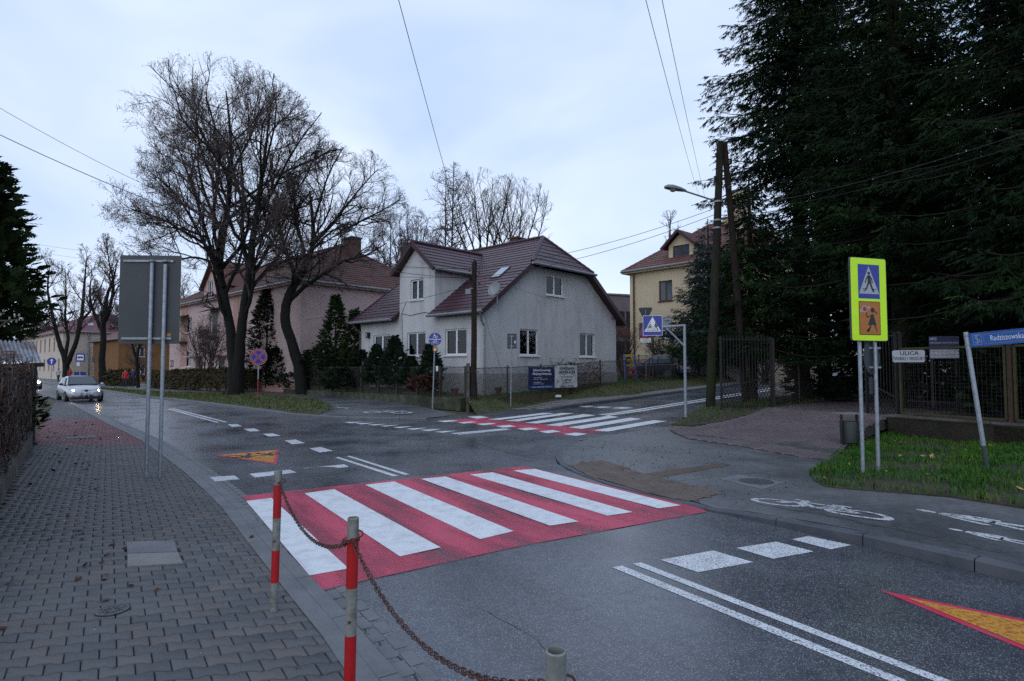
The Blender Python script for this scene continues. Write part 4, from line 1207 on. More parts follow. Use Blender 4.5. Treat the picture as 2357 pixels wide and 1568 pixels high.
def gutter(root, a, b, r=0.075, mat='zinc'):
    G().tube([a, b], r, 8).obj('gutter', M[mat], root)
def rakes(root, pts, w=0.05, h=0.24, mat='roof_trim'):
    for a, b in zip(pts[:-1], pts[1:]):
        G().beam(a, b, w, h).obj('verge_board', M[mat], root)

# ---- the grey house on the corner
H = thing('grey_house', 'light grey rendered corner house with plum metal-tile roof and cross gable', 'house', (-1.37, 29.0, 0), R(47))
TS, TA = 0.6, 0.8          # main slope: rise and run per metre of roof
ZE, XE, XR, ZR = 4.72, -0.5, 5.9, 9.52
w_S = [(2.62,4.12,2.56,3.96), (7.92,9.45,2.56,3.96), (4.82,6.36,5.98,7.14)]
w_W = [(1.3,2.98,2.56,3.92), (4.62,6.28,2.56,3.88), (7.92,9.62,2.56,3.86), (4.85,6.0,5.70,6.85)]
g = G()
wall(g, 'S', 0.0, [(0,0.4),(11.8,0.4),(11.8,4.95),(8.7,7.42),(3.1,7.42),(0,4.95)], w_S)
wall(g, 'W', 0.0, [(0,0.4),(11,0.4),(11,4.95),(7.0,4.95),(7.0,7.32),(5.43,8.72),(3.85,7.32),(3.85,4.95),(0,4.95)], w_W)
wall(g, 'E', 11.8, [(0,0.4),(11,0.4),(11,4.95),(0,4.95)])
wall(g, 'N', 11.0, [(0,0.4),(11.8,0.4),(11.8,4.95),(5.9,9.35),(0,4.95)])
for yy, sd in ((3.85, 'S'), (7.0, 'N')): wall(g, sd, yy, [(0.0,4.9),(3.3,7.3),(0.0,7.3)])
g.obj('wall', M['wall_house'], H)
g = G()
g.box(-0.05, 11.85, -0.05, -0.001, 0.3, 1.62); g.box(-0.05, -0.001, 0.0, 11.0, 0.3, 1.62)
g.obj('plinth', M['plinth'], H)
for k, a in enumerate(w_S): window(H, 'S', 0.0, *a, curtain=True)
for k, a in enumerate(w_W): window(H, 'W', 0.0, *a, curtain='parted' if k == 0 else True)
upv = Vector((TA, 0, TS))
def rW(q):
    z = ZE + TS*q
    lo = -0.45 if q <= 4.72 else -0.45 + (q - 4.72)/(8.0 - 4.72)*1.6
    hi = 11.4
    c = 1.6 if z < 7.22 else max(0.0, (8.9 - z)/0.846)
    if c <= 0.02: return [(lo, hi)]
    return [(lo, 5.43 - c), (5.43 + c, hi)]
slopeW = G()
def sp(s, q, d=0.0): return Vector((XE, 0, ZE)) + Vector((0, s, 0)) + upv*q + Vector((-TS, 0, TA))*d
nW = Vector((-TS, 0, TA))
for poly in ([(-.45,0),(3.85,0),(3.85,4.2),(5.43,6.97),(5.43,8),(1.15,8),(-.45,4.72)], [(7.0,0),(11.4,0),(11.4,8),(5.43,8),(5.43,6.97),(7.0,4.2)]):
    slopeW.slab([sp(s, q, -0.012) for s, q in poly], nW, 0.14)
nE = Vector((TS, 0, TA))
eE = lambda s, q: Vector((12.3, s, ZE)) + Vector((-TA, 0, TS))*q
slopeW.slab([eE(s, q) for s, q in ((11.4,0),(-.45,0),(-.45,4.72),(1.15,8),(11.4,8))], nE, 0.14)
hipn = Vector((0, -(9.52-7.5), 1.65)).normalized()
hp = [Vector((3.15,-0.5,7.53)), Vector((8.65,-0.5,7.53)), Vector((5.9,1.15,9.52))]
slopeW.slab([p - hipn*0.012 for p in hp], hipn, 0.12)
CE, CR, CYm, CH = 7.25, 8.9, 5.43, 1.95
cl = math.hypot(CH, CR - CE)
for sgn in (-1, 1):
    nn = Vector((0, sgn*(CR-CE), CH)).normalized()
    pts = [Vector((-.38, CYm + sgn*CH, CE)), Vector((2.87, CYm + sgn*CH, CE)), Vector((5.07, CYm, CR)), Vector((-.38, CYm, CR))]
    if sgn > 0: pts = pts[::-1]
    slopeW.slab([p - nn*0.012 for p in pts], nn, 0.12)
slopeW.obj('roof_deck', M['roof_trim'], H)
courses(H, (XE, 0, ZE), (0,1,0), upv, rW, 8.0, M['roof_plum'])
courses(H, (-.38, CYm - CH, CE), (1,0,0), (0, CH, CR-CE), lambda q: [(0.0, 3.25 + 2.2*q/cl)], cl, M['roof_plum'])
courses(H, (-.38, CYm + CH, CE), (1,0,0), (0, -CH, CR-CE), lambda q: [(0.0, 3.25 + 2.2*q/cl)], cl, M['roof_plum'])
hl = math.hypot(1.65, 9.52-7.53)
courses(H, (3.15, -0.5, 7.53), (1,0,0), (0, 1.65, 9.52-7.53), lambda q: [(2.75*q/hl, 5.5 - 2.75*q/hl)], hl, M['roof_plum'])
ridge(H, (5.9, 1.15, 9.55), (5.9, 11.4, 9.55), M['roof_plum'])
ridge(H, (3.12, -0.46, 7.56), (5.9, 1.15, 9.55), M['roof_plum']); ridge(H, (8.68, -0.46, 7.56), (5.9, 1.15, 9.55), M['roof_plum'])
ridge(H, (-.38, CYm, 8.94), (5.0, CYm, 8.94), M['roof_plum'])
rakes(H, [(-0.52, -0.47, 4.66), (3.15, -0.47, 7.41)]); rakes(H, [(12.32, -0.47, 4.66), (8.65, -0.47, 7.41)])
rakes(H, [(-0.52, 11.42, 4.66), (5.9, 11.42, 9.44)])
rakes(H, [(-.40, CYm-CH, 7.2), (-.40, CYm, 8.84), (-.40, CYm+CH, 7.2)])
rakes(H, [(-0.5, 3.80, 4.66), (0.0, 3.80, 5.03)], h=0.16); rakes(H, [(-0.5, 7.03, 4.66), (0.0, 7.03, 5.03)], h=0.16)
gutter(H, (-0.58, -0.45, 4.66), (-0.58, 3.82, 4.66), mat='zinc'); gutter(H, (-0.58, 7.05, 4.66), (-0.58, 11.4, 4.66))
gutter(H, (3.0, -0.58, 7.46), (8.85, -0.58, 7.46)); gutter(H, (-.3, CYm-CH-.06, 7.2), (2.9, CYm-CH-.06, 7.2)); 
G().tube([(-0.58,-0.3,4.6),(-0.3,-0.12,4.2),(-0.1,-0.1,3.95),(-0.1,-0.1,0.6)], 0.055, 8).obj('downpipe', M['zinc'], H)
G().tube([(-0.58,11.1,4.6),(-0.3,10.95,4.25),(-0.1,10.95,4.0),(-0.1,10.95,0.6)], 0.05, 8).obj('downpipe', M['fence_iron'], H)
for s0, q0, w_, l_ in ((1.05, 3.35, 0.75, 1.15), (7.15, 2.35, 0.75, 1.05)):
    g = G(); fr = [sp(s0, q0, .07), sp(s0+w_, q0, .07), sp(s0+w_, q0+l_, .07), sp(s0, q0+l_, .07)]
    sk = g.slab(fr[::-1] if (fr[1]-fr[0]).cross(fr[3]-fr[0]).dot(nW) < 0 else fr, nW, 0.1).obj('skylight', M['fence_iron'], H)
    b = 0.07; gl = [sp(s0+b, q0+b, .078), sp(s0+w_-b, q0+b, .078), sp(s0+w_-b, q0+l_-b, .078), sp(s0+b, q0+l_-b, .078)]
    G().slab(gl[::-1] if (gl[1]-gl[0]).cross(gl[3]-gl[0]).dot(nW) < 0 else gl, nW, 0.006).obj('skylight_glass', glassy('skylight glass', (0.30,0.34,0.40), 0.05) if 'skylight glass' not in bpy.data.materials else bpy.data.materials['skylight glass'], sk)
ch_ = G().box(6.3, 7.1, 3.6, 4.2, 8.6, 9.95).obj('chimney', M['brick_dark'], H)
G().box(6.22, 7.18, 3.52, 4.28, 9.95, 10.03).obj('chimney_cap', M['brick_dark'], ch_)
lant = G().box(-0.22, -0.02, 9.95, 10.2, 3.72, 4.05).obj('wall_lantern', M['iron'], H)
G().box(-0.235, -0.221, 9.99, 10.16, 3.76, 4.0).obj('lantern_glass', M['lamp_glass'], lant)
G().box(11.3, 11.5, -0.06, -0.002, 5.0, 5.25).obj('vent_grille', M['zinc'], H)
G().tube([(-0.02,6.4,5.6),(-0.03,6.75,5.0),(-0.03,6.7,4.2),(-0.03,6.68,1.6)], 0.012, 5).tube([(-0.02,3.9,4.75),(-0.03,4.6,4.95),(-0.03,6.0,4.85),(-0.03,6.75,5.0)], 0.014, 5).obj('wall_cable', M['cable'], H)
dish = thing('satellite_dish', 'round grey satellite dish on the corner of the grey house', 'dish', (0, 0, 0))
dish.matrix_world = Matrix.Translation(V(1139, 667, 28.6)) @ Matrix.Rotation(R(-38), 4, 'Z') @ Matrix.Rotation(R(-18), 4, 'X')
g = G(); g.lathe([(0.001, 0.0), (0.12, 0.01), (0.25, 0.05), (0.36, 0.11), (0.345, 0.115), (0.24, 0.06), (0.11, 0.022), (0.001, 0.012)], 24, cap=False)
o = g.obj('reflector', M['dish'], dish, rot=(pi/2, 0, 0)); autosmooth(o)
G().tube([(0,-0.02,-0.35),(0,-0.3,-0.28),(0,-0.5,-0.05)], 0.012, 6).obj('feed_arm', M['galv'], dish)
G().tube([(0,-0.46,-0.05),(0,-0.56,-0.04)], 0.035, 8).obj('feed_horn', M['sign_dull'], dish)
G().tube([(0,0.05,0),(0,0.2,-0.05),(0.05,0.32,-0.6)], 0.025, 8).obj('mount_tube', M['galv'], dish)

# ---- generic house with hipped roof
def hip_house(name, label, loc, rz, Lx, Ly, zb, ze, zr, wallm, roofm, wins_S=(), wins_W=(), o=0.45, tile=True, hipf=1.0, fm='white_frame', glass='dark_glass', gut=True, plinthm=None, zp=0.0, wins_cols=2):
    Hh = thing(name, label, 'building', loc, rz)
    g = G()
    wall(g, 'S', 0.0, [(0,zb),(Lx,zb),(Lx,ze),(0,ze)], [w[:4] for w in wins_S], 0.12)
    wall(g, 'W', 0.0, [(0,zb),(Ly,zb),(Ly,ze),(0,ze)], [w[:4] for w in wins_W], 0.12)
    wall(g, 'E', Lx, [(0,zb),(Ly,zb),(Ly,ze),(0,ze)]); wall(g, 'N', Ly, [(0,zb),(Lx,zb),(Lx,ze),(0,ze)])
    g.obj('wall', M[wallm], Hh)
    if plinthm: G().box(-0.06, Lx+0.06, -0.06, -0.002, zb-0.3, zp).box(-0.06, -0.002, 0, Ly, zb-0.3, zp).obj('plinth', M[plinthm], Hh)
    for w in wins_S:
        kw = w[4] if len(w) > 4 else {}
        window(Hh, 'S', 0.0, *w[:4], **{**dict(fm=fm, glass=glass, curtain=False, cols=wins_cols), **kw})
    for w in wins_W:
        kw = w[4] if len(w) > 4 else {}
        window(Hh, 'W', 0.0, *w[:4], **{**dict(fm=fm, glass=glass, curtain=False, cols=wins_cols), **kw})
    G().box(-o, Lx+o, -o, Ly+o, ze, ze+0.16).obj('cornice', M['sign_dull'] if False else M[wallm], Hh)
    ez = ze + 0.18
    if Ly >= Lx:
        h = hipf*Lx/2; R1, R2 = Vector((Lx/2, h, zr)), Vector((Lx/2, Ly-h, zr))
    else:
        h = hipf*Ly/2; R1, R2 = Vector((h, Ly/2, zr)), Vector((Lx-h, Ly/2, zr))
    c = [Vector((-o,-o,ez)), Vector((Lx+o,-o,ez)), Vector((Lx+o,Ly+o,ez)), Vector((-o,Ly+o,ez))]
    g = G()
    if Ly >= Lx: fs = [[c[0],c[1],R1],[c[1],c[2],R2,R1],[c[2],c[3],R2],[c[3],c[0],R1,R2]]
    else: fs = [[c[0],c[1],R2,R1],[c[1],c[2],R2],[c[2],c[3],R1,R2],[c[3],c[0],R1]]
    for f in fs: g.add(f, [tuple(range(len(f)))])
    rf = g.obj('roof', M[roofm], Hh)
    if tile:
        def slope(A, B, T0, T1):
            ex = (B - A); L = ex.length; ex.normalize()
            up0 = (T0 - A); a0 = up0.dot(ex); upv_ = up0 - ex*a0; Q = upv_.length
            a1 = (T1 - A).dot(ex)
            courses(Hh, A, ex, upv_, lambda q: [(a0*q/Q, L + (a1 - L)*q/Q)], Q, M[roofm], pitch=0.36, colw=0.16, wav=0.32, amp=0.03, step=0.035)
        slope(c[0], c[1], fs[0][-1], fs[0][2]); slope(c[3], c[0], fs[3][3] if len(fs[3]) == 4 else fs[3][2], fs[3][2])
        ridge(Hh, R1, R2, M[roofm], 0.13, 0.4)
        ridge(Hh, c[0], R1, M[roofm], 0.12, 0.4); ridge(Hh, c[1], R1 if Ly >= Lx else R2, M[roofm], 0.12, 0.4)
        ridge(Hh, c[3], R2 if Ly >= Lx else R1, M[roofm], 0.12, 0.4)
    if gut:
        gutter(Hh, c[0] + Vector((0,-.06,-.02)), c[1] + Vector((0,-.06,-.02)), 0.09); gutter(Hh, c[3] + Vector((-.06,0,-.02)), c[0] + Vector((-.06,0,-.02)), 0.09)
    return Hh
# ---- pink apartment house number 23
wW = []
for y in (4.2, 9.2, 21.6):
    wW += [(y, y+1.3, 5.3, 6.8), (y, y+1.3, 2.0, 3.5)]
wW += [(16.2, 17.2, 5.2, 6.7), (12.0, 13.0, 5.2, 6.7), (23.1, 23.9, 1.9, 3.7), (6.9, 7.6, 5.3, 6.6)]
wS = [(6.1, 7.5, 5.05, 6.75, dict(fm='brown_frame')), (5.9, 6.9, 2.0, 3.9), (10, 11.3, 5.1, 6.6)]
PK = hip_house('pink_apartment_house', 'pink rendered apartment house with red tiled hip roof, behind the lime trees', (-15, 41.5, 0), R(47), 13, 27.7, 0.0, 7.9, 12.4, 'wall_pink', 'roof_red', wS, wW, hipf=0.85, plinthm='wall_pink2', zp=0.9)
G().box(-0.04, -0.003, 22.6, 24.3, 0.9, 7.9).obj('salmon_band', M['wall_pink2'], PK); G().box(-0.04, -0.003, 10.6, 11.7, 0.9, 7.9).obj('salmon_band', M['wall_pink2'], PK)
for y in (19.0, 13.4):
    d = G().box(-0.06, -0.002, y, y+1.1, 0.4, 2.7).obj('entrance_door', M['door_dark'], PK)
    G().box(-1.0, -0.07, y-0.5, y+1.6, 2.85, 3.0).obj('porch_canopy', M['wall_pink'], PK)
    G().box(-0.08, -0.061, y+0.9, y+0.96, 1.35, 1.5).obj('handle', M['galv'], d)
for y, z in ((14.6, 4.5), (22.4, 4.3)):
    bc = G().box(-1.0, -0.05, y, y+2.3, z, z+0.12).obj('balcony', M['fence_iron'], PK)
    gg = G()
    for k in range(16): gg.tube([(-0.97, y+0.05+k*2.2/15, z+0.1), (-0.97, y+0.05+k*2.2/15, z+1.0)], 0.012, 4)
    gg.beam((-0.97, y, z+1.0), (-0.97, y+2.3, z+1.0), 0.04, 0.04); gg.box(-0.96, -0.94, y, y+2.3, z+0.15, z+0.75)
    gg.obj('railing', M['fence_iron'], bc)
    G().box(-0.03, -0.002, y+0.6, y+1.6, z+0.15, z+2.3).obj('balcony_door', M['door_dark'], PK)
    G().add([(-1.1,y-.1,z+2.35),(-1.1,y+2.4,z+2.35),(-0.002,y+2.4,z+2.75),(-0.002,y-.1,z+2.75)], [(0,1,2,3)]).add([(-1.1,y-.1,z+2.3),(-1.1,y+2.4,z+2.3),(-0.002,y+2.4,z+2.7),(-0.002,y-.1,z+2.7)], [(3,2,1,0)]).obj('balcony_canopy', M['fence_iron'], PK)
dm = G(); wall(dm, 'W', 0.3, [(14.6,8.0),(19.4,8.0),(19.4,9.4),(17.0,11.6),(14.6,9.4)], [(17.3,18.4,8.5,9.9),(15.4,16.4,8.5,9.9)])
dm.add([(0.3,14.6,8.0),(0.3,14.6,9.4),(3.2,14.6,9.4),(3.2,14.6,8)], [(0,1,2,3)])
dm.obj('dormer_wall', M['wall_pink'], PK)
for a in ((17.3,18.4), (15.4,16.4)): window(PK, 'W', 0.3, a[0], a[1], 8.5, 9.9, fm='white_frame', glass='dark_glass', curtain=False)
dr = G()
for sg in (-1, 1):
    pts = [Vector((-0.1, 17+sg*2.7, 9.2)), Vector((5.0, 17+sg*2.7, 9.2)), Vector((5.5, 17, 11.75)), Vector((-0.1, 17, 11.75))]
    dr.slab(pts if sg < 0 else pts[::-1], Vector((0, sg*2.5, 2.7)).normalized(), 0.12)
dr.obj('dormer_roof', M['roof_red'], PK)
for x, y in ((6.2, 3.5), (7.0, 15)):
    c_ = G().box(x, x+0.9, y, y+1.4, 10.5, 12.75).obj('chimney', M['brick_dark'], PK); G().box(x-.08, x+.98, y-.08, y+1.48, 12.75, 12.85).obj('chimney_cap', M['conc_old'], c_)
text('23', 1.0, M['sign_black'], PK, (-0.045, 26.75, 2.3), rot=(pi/2, 0, -pi/2), name='house_number')
# ---- ochre building, cream building
OC = hip_house('ochre_house', 'ochre rendered house between the cream and pink apartment buildings', (-53, 79, 0), R(47), 11, 14, 0, 5.6, 9.0, 'wall_ochre', 'roof_brown', [(2, 3.1, 3.4, 4.8), (6.2, 7.3, 3.4, 4.8), (2.2, 3.2, 1.0, 2.4)], [], tile=False)
dg = G().box(6.0, 7.8, -0.05, -0.003, 0.0, 1.4).obj('pale_panel', M['wall_cream'], OC)
wS = [(6.6, 7.7, 1.9, 3.35), (6.6, 7.7, 4.5, 6.1), (9.4, 10.4, 1.9, 3.35), (9.4, 10.4, 4.5, 6.1)]
wW = []
for k in range(9):
    y = 2.0 + k*3.9
    wW += [(y, y+1.2, 1.5, 3.3, dict(fm='wall_pink2')), (y, y+1.2, 4.6, 6.6, dict(fm='wall_pink2'))]
CRM = hip_house('cream_apartment_building', 'cream apartment building with rose tiled roof and skylights beyond the bus stop', (-67.4, 88, 0), R(47), 13, 38, 0, 7.2, 11.0, 'wall_cream', 'roof_rose', wS, wW, hipf=0.9)
G().tube([(3.2,-.1,0.2),(3.2,-.1,7.2)], 0.09, 6).obj('downpipe', M['zinc'], CRM)
for x, q in ((3.2, 0.45), (6.4, 0.42), (8.6, 0.45)):
    yq = -0.45 + (6.3)*q*0.62; zq = 7.38 + (11.0-7.38)*q*0.62
    s_ = G().slab([(x,yq,zq+.1),(x+.9,yq,zq+.1),(x+.9,yq+.8,zq+.58),(x,yq+.8,zq+.58)], Vector((0,-.5,.86)), 0.08).obj('skylight', M['zinc'], CRM)
    G().slab([(x+.1,yq+.06,zq+.15),(x+.8,yq+.06,zq+.15),(x+.8,yq+.74,zq+.56),(x+.1,yq+.74,zq+.56)], Vector((0,-.5,.86)), 0.01).obj('skylight_glass', bpy.data.materials['skylight glass'], s_)
# ---- yellow house up the side street
YL = hip_house('yellow_house', 'tall yellow rendered house with red tiled roof and dormer up the side street', (9.3, 46.0, 0), R(-48), 11, 10, 0.8, 9.25, 13.2, 'wall_yellow', 'roof_brown',
               [(2.66, 3.82, 6.88, 8.4, dict(fm='brown_frame', glass='blue_glass')), (2.6, 3.8, 4.1, 5.65, dict(trans=0.38)), (6.6, 7.8, 6.88, 8.4, dict(fm='brown_frame', glass='blue_glass')), (6.6, 7.8, 4.1, 5.65)], [], hipf=0.8, plinthm='plinth', zp=2.3)
YL.location = (10.4, 51.5, -0.228); YL.scale = (1.12, 1.12, 1.12)
sh = G()
for k in range(9): sh.box(2.68, 3.72, 0.03, 0.07, 4.78+k*0.092, 4.78+k*0.092+0.086)
sh.obj('roller_shutter', M['sign_dull'], YL)
G().tube([(0.45,-.12,0.8),(0.45,-.12,9.2)], 0.07, 8).obj('downpipe', M['brown_frame'], YL)
dy = G(); wall(dy, 'S', 0.55, [(3.2,9.5),(5.3,9.5),(5.3,11.05),(4.25,11.95),(3.2,11.05)], [(3.55,4.95,9.75,11.0)])
dy.add([(3.2,0.55,9.5),(3.2,0.55,11.05),(3.2,3,11.05),(3.2,3,9.5)], [(3,2,1,0)]).add([(5.3,0.55,9.5),(5.3,0.55,11.05),(5.3,3,11.05),(5.3,3,9.5)], [(0,1,2,3)])
dy.obj('dormer_wall', M['wall_yellow'], YL)
window(YL, 'S', 0.55, 3.55, 4.95, 9.75, 11.0, fm='brown_frame', glass='blue_glass', curtain=False)
for sg in (-1, 1):
    A = Vector((4.25+sg*1.45, 0.1, 10.85)); ex = (0,1,0); up_ = Vector((-sg*1.45, 0, 1.25)); Q = up_.length
    courses(YL, A, ex, up_, lambda q: [(0.0, 2.8)], Q, M['roof_red'], pitch=0.3, colw=0.16, wav=0.3, amp=0.03, name='dormer_tile_course')
    G().beam(A + Vector((0,-.02,-.05)), Vector((4.25,0.08,12.05)), 0.05, 0.2).obj('dormer_verge_board', M['roof_trim'], YL)
for x, y, w_, zt_ in ((6.8, 3.2, 1.0, 14.9), (5.4, 4.6, 0.8, 13.4)):
    c_ = G().box(x, x+w_, y, y+w_*1.2, 10.6, zt_).obj('chimney', M['wall_yellow'], YL); G().box(x-.1, x+w_+.1, y-.1, y+w_*1.2+.1, zt_, zt_+.12).obj('chimney_cap', M['conc_old'], c_)
# ---- mauve flat-roofed building between
MV = thing('mauve_flat_building', 'grey-mauve flat-roofed building glimpsed between the grey and yellow houses', 'building', (8.0, 58, 0), R(20))
G().box(0, 7.5, 0, 8, 0, 9.2).obj('wall', M['wall_dim'], MV); G().box(-0.15, 7.65, -0.15, 8.15, 9.2, 9.35).obj('roof_edge', M['zinc'], MV)
for z in (5.6, 2.6):
    l_ = G().box(2.2, 6.6, -0.05, -0.003, z, z+2.0).obj('loggia', M['room'], MV)
    gr = G(); gr.box(2.2, 6.6, -0.12, -0.08, z-0.5, z+0.35); gr.obj('loggia_parapet', M['roof_brown'], l_)
    G().box(3.6, 3.75, -0.07, -0.051, z, z+2).obj('loggia_post', M['wall_dim'], l_)
# ---- pale house behind the spruces
hip_house('white_house', 'white house glimpsed through the spruces on the right', (30, 54, 0), R(-48), 11, 10, 0.5, 8.0, 11, 'wall_white', 'roof_brown', [(1.5,2.7,6,7.4),(5,6.2,6,7.4),(1.5,2.7,3,4.4),(5,6.2,3,4.4)], [], tile=False)

# ------------------------------------------------------------------ trees and plants
def unit(v): return v/(np.linalg.norm(v) + 1e-9)
def bare_tree(name, label, base, stems, cen, rad, seed, twig_r=0.006, levels=4, leaf=0, leaf_size=0.06, barkm='bark', twigm='twig', leafm='seed', group=None, nb=(9, 8, 7), ang=(0.75, 0.7, 0.6), ratio=(0.5, 0.5, 0.5), trop=0.12, sides=(8, 5, 3, 3), wob=0.16, leaf_side=None, stem_k=1.0, main=0):
    """stems: list of (points, radii) drawn by hand from the photograph; branches grow from them inside an ellipsoid"""
    r_ = np.random.default_rng(seed)
    rnd = random.Random(seed); gs_, un = rnd.gauss, rnd.uniform; sq = math.sqrt
    T = thing(name, label, 'tree', tuple(base), 0, group)
    b0 = np.array(base, float); cx, cy, cz = map(float, cen); rx, ry, rz_ = map(float, rad)
    PL = [[], [], [], [], []]; RD = [[], [], [], [], []]
    leaves = []
    def grow(p, d, L, r, lev):
        n = (6, 5, 4, 3)[min(lev-1, 3)]
        pts = [p]; x, y, z = d; st = L/n
        for i in range(n):
            x += gs_(0, wob); y += gs_(0, wob); z += gs_(0, wob) + trop
            k = 1/(sq(x*x + y*y + z*z) + 1e-9); x *= k; y *= k; z *= k
            px, py, pz = pts[-1]
            qx, qy, qz = px + x*st, py + y*st, pz + z*st
            if ((qx-cx)/rx)**2 + ((qy-cy)/ry)**2 + ((qz-cz)/rz_)**2 > 1.0:
                k = .5 if i else .3
                pts.append((px + x*st*k, py + y*st*k, pz + z*st*k)); break
            pts.append((qx, qy, qz))
        k = len(pts); r1 = max(r*0.35, twig_r*0.6)
        rr = [r + (r1 - r)*i/(k-1) for i in range(k)]
        PL[min(lev, 4)].append(pts); RD[min(lev, 4)].append(rr)
        spawn(pts, rr, L*(k-1)/n, lev)
        if leaf and lev >= levels - 1:
            for q in pts[1:]:
                if leaf_side is not None and q[0] > leaf_side + gs_(0, 1.0) and rnd.random() > 0.12: continue
                if rnd.random() < leaf: leaves.append((q[0] + gs_(0, .09), q[1] + gs_(0, .09), q[2] + gs_(0, .09)))
    def spawn(pts, rr, L, lev):
        if lev >= levels: return
        cnt = nb[min(lev, len(nb)-1)]; m = len(pts) - 1
        if lev: cnt = max(2, int(cnt*min(1.0, L/1.0)))
        for j in range(cnt):
            f = (0.22 if lev == 0 else 0.14) + (0.78 if lev == 0 else 0.86)*(j + rnd.random())/cnt
            f = min(f, 0.995); t = f*m; i = min(m-1, int(t)); fr = t - i
            a, b = pts[i], pts[i+1]
            p = (a[0] + (b[0]-a[0])*fr, a[1] + (b[1]-a[1])*fr, a[2] + (b[2]-a[2])*fr)
            ax = Vector((b[0]-a[0], b[1]-a[1], b[2]-a[2])).normalized()
            sd = ax.cross(Vector((gs_(0,1), gs_(0,1), gs_(0,1)))).normalized()
            an = ang[min(lev, len(ang)-1)]*un(0.7, 1.25)
            d = ax*math.cos(an) + sd*math.sin(an)
            Lc = L*ratio[min(lev, len(ratio)-1)]*(1.12 - 0.6*f)*un(0.7, 1.3)
            rc = min(rr[i]*0.6, 0.017*Lc + twig_r)
            grow(p, tuple(d), max(Lc, 0.35), max(rc, twig_r), lev + 1)
    for si, (pts, rr) in enumerate(stems):
        # smooth the hand-drawn stem
        pts = np.array([tuple(p) for p in pts], float)
        m = len(pts); tt = np.linspace(0, m-1, (m-1)*4 + 1)
        sm = np.stack([np.interp(tt, np.arange(m), pts[:, k]) for k in range(3)], 1)
        for _ in range(2): sm[1:-1] = 0.25*sm[:-2] + 0.5*sm[1:-1] + 0.25*sm[2:]
        rs = np.interp(tt, np.arange(m), rr)
        sm[1:-1] += r_.normal(0, 0.02, (len(sm)-2, 3))*np.minimum(1, rs[1:-1, None]*6)
        PL[0].append(sm); rs = rs*(1.0 if si < main else stem_k); RD[0].append(rs)
        Ls = np.linalg.norm(sm[1:] - sm[:-1], axis=1).sum()
        spawn([tuple(q) for q in sm.tolist()], rs.tolist(), Ls, 0)
    v, f = tubes(PL[0], RD[0], 10)
    if PL[1]:
        v1, f1 = tubes(PL[1], RD[1], sides[1]); f = np.concatenate([f, f1 + len(v)]); v = np.concatenate([v, v1])
    link('trunk', arr_mesh('trunk', v - b0, [f], True), M[barkm], T)
    v, f = tubes(PL[2], RD[2], 3) if PL[2] else (np.zeros((0, 3)), np.zeros((0, 4), int))
    tw, tr = PL[3] + PL[4], RD[3] + RD[4]
    if tw:
        v1, f1 = ribbons(tw, tr, r_); f = np.concatenate([f, f1 + len(v)]); v = np.concatenate([v, v1])
    if len(f): link('crown', arr_mesh('crown', v - b0, [f]), M[twigm], T)
    if leaves:
        c = np.array(leaves); n = len(c)
        a = r_.normal(0, 1, (n, 3)); a[:, 2] -= 1.2; a /= np.linalg.norm(a, axis=1, keepdims=True)
        b = np.cross(a, r_.normal(0, 1, (n, 3))); b /= np.linalg.norm(b, axis=1, keepdims=True)
        s = leaf_size*r_.uniform(0.6, 1.4, (n, 1))
        q = np.stack([c, c + a*s*0.9 + b*s*0.35, c + a*s*2.0, c + a*s*0.9 - b*s*0.35], 1)
        link('dry_seeds', arr_mesh('dry_seeds', q.reshape(-1, 3) - b0, [np.arange(n*4).reshape(-1, 4)]), M[leafm], T)['kind'] = 'stuff'
    return T
def pts_px(lst, d, dd=0.0):
    """stem drawn from sightings, at distance d drifting by dd per point"""
    return [V(u, v, d + dd*i) for i, (u, v) in enumerate(lst)]
# two tall limes in the verge
dA, dB = 39.0, 40.0
bA = V(541, 906, dA); bB = V(695, 905, dB)
stA = [
 (pts_px([(541,908),(538,840),(530,760),(512,660),(503,600),(520,520),(528,440),(534,360),(528,280),(520,210)], dA, 0.1), [0.50,0.37,0.30,0.26,0.23,0.19,0.15,0.11,0.08,0.04]),
 (pts_px([(545,908),(550,830),(556,740),(572,650),(578,580),(590,500),(600,420),(612,340),(620,260)], dA, -0.25), [0.46,0.34,0.29,0.26,0.22,0.18,0.13,0.09,0.04]),
 (pts_px([(512,660),(495,610),(470,560),(440,500),(400,440),(350,400)], dA, -0.4), [0.28,0.24,0.18,0.13,0.09,0.05]),
 (pts_px([(508,630),(480,560),(455,470),(430,390),(400,320)], dA, 0.5), [0.22,0.18,0.14,0.09,0.05]),
 (pts_px([(503,600),(470,560),(420,530),(360,500),(300,480)], dA, -0.8), [0.2,0.16,0.12,0.08,0.04]),
 (pts_px([(524,470),(500,400),(470,320),(440,260)], dA, 0.8), [0.17,0.13,0.09,0.05]),
 (pts_px([(572,650),(600,600),(625,560),(650,520),(672,460)], dA, 0.5), [0.24,0.18,0.14,0.1,0.06]),
 (pts_px([(590,500),(630,440),(660,370),(700,310),(740,260)], dA, -0.6), [0.18,0.14,0.10,0.07,0.04]),
 (pts_px([(531,400),(570,330),(600,260),(640,210)], dA, 0.7), [0.14,0.1,0.07,0.04]),
 (pts_px([(505,610),(450,590),(400,600),(340,600),(290,570)], dA, 1.0), [0.15,0.12,0.09,0.06,0.03]),
]
cA = V(510, 430, dA); 
bare_tree('lime_tree', 'tall twin-stemmed lime with brown seeds beside the no-stopping sign', bA, stA, cA, (8.0, 7.4, 8.45), 3, levels=4, leaf=0.34, leaf_size=0.052, stem_k=0.6, main=2, nb=(12, 9, 7), group='lime trees along the road', ratio=(0.52, 0.55, 0.5), twig_r=0.0065, trop=0.07, wob=0.2)
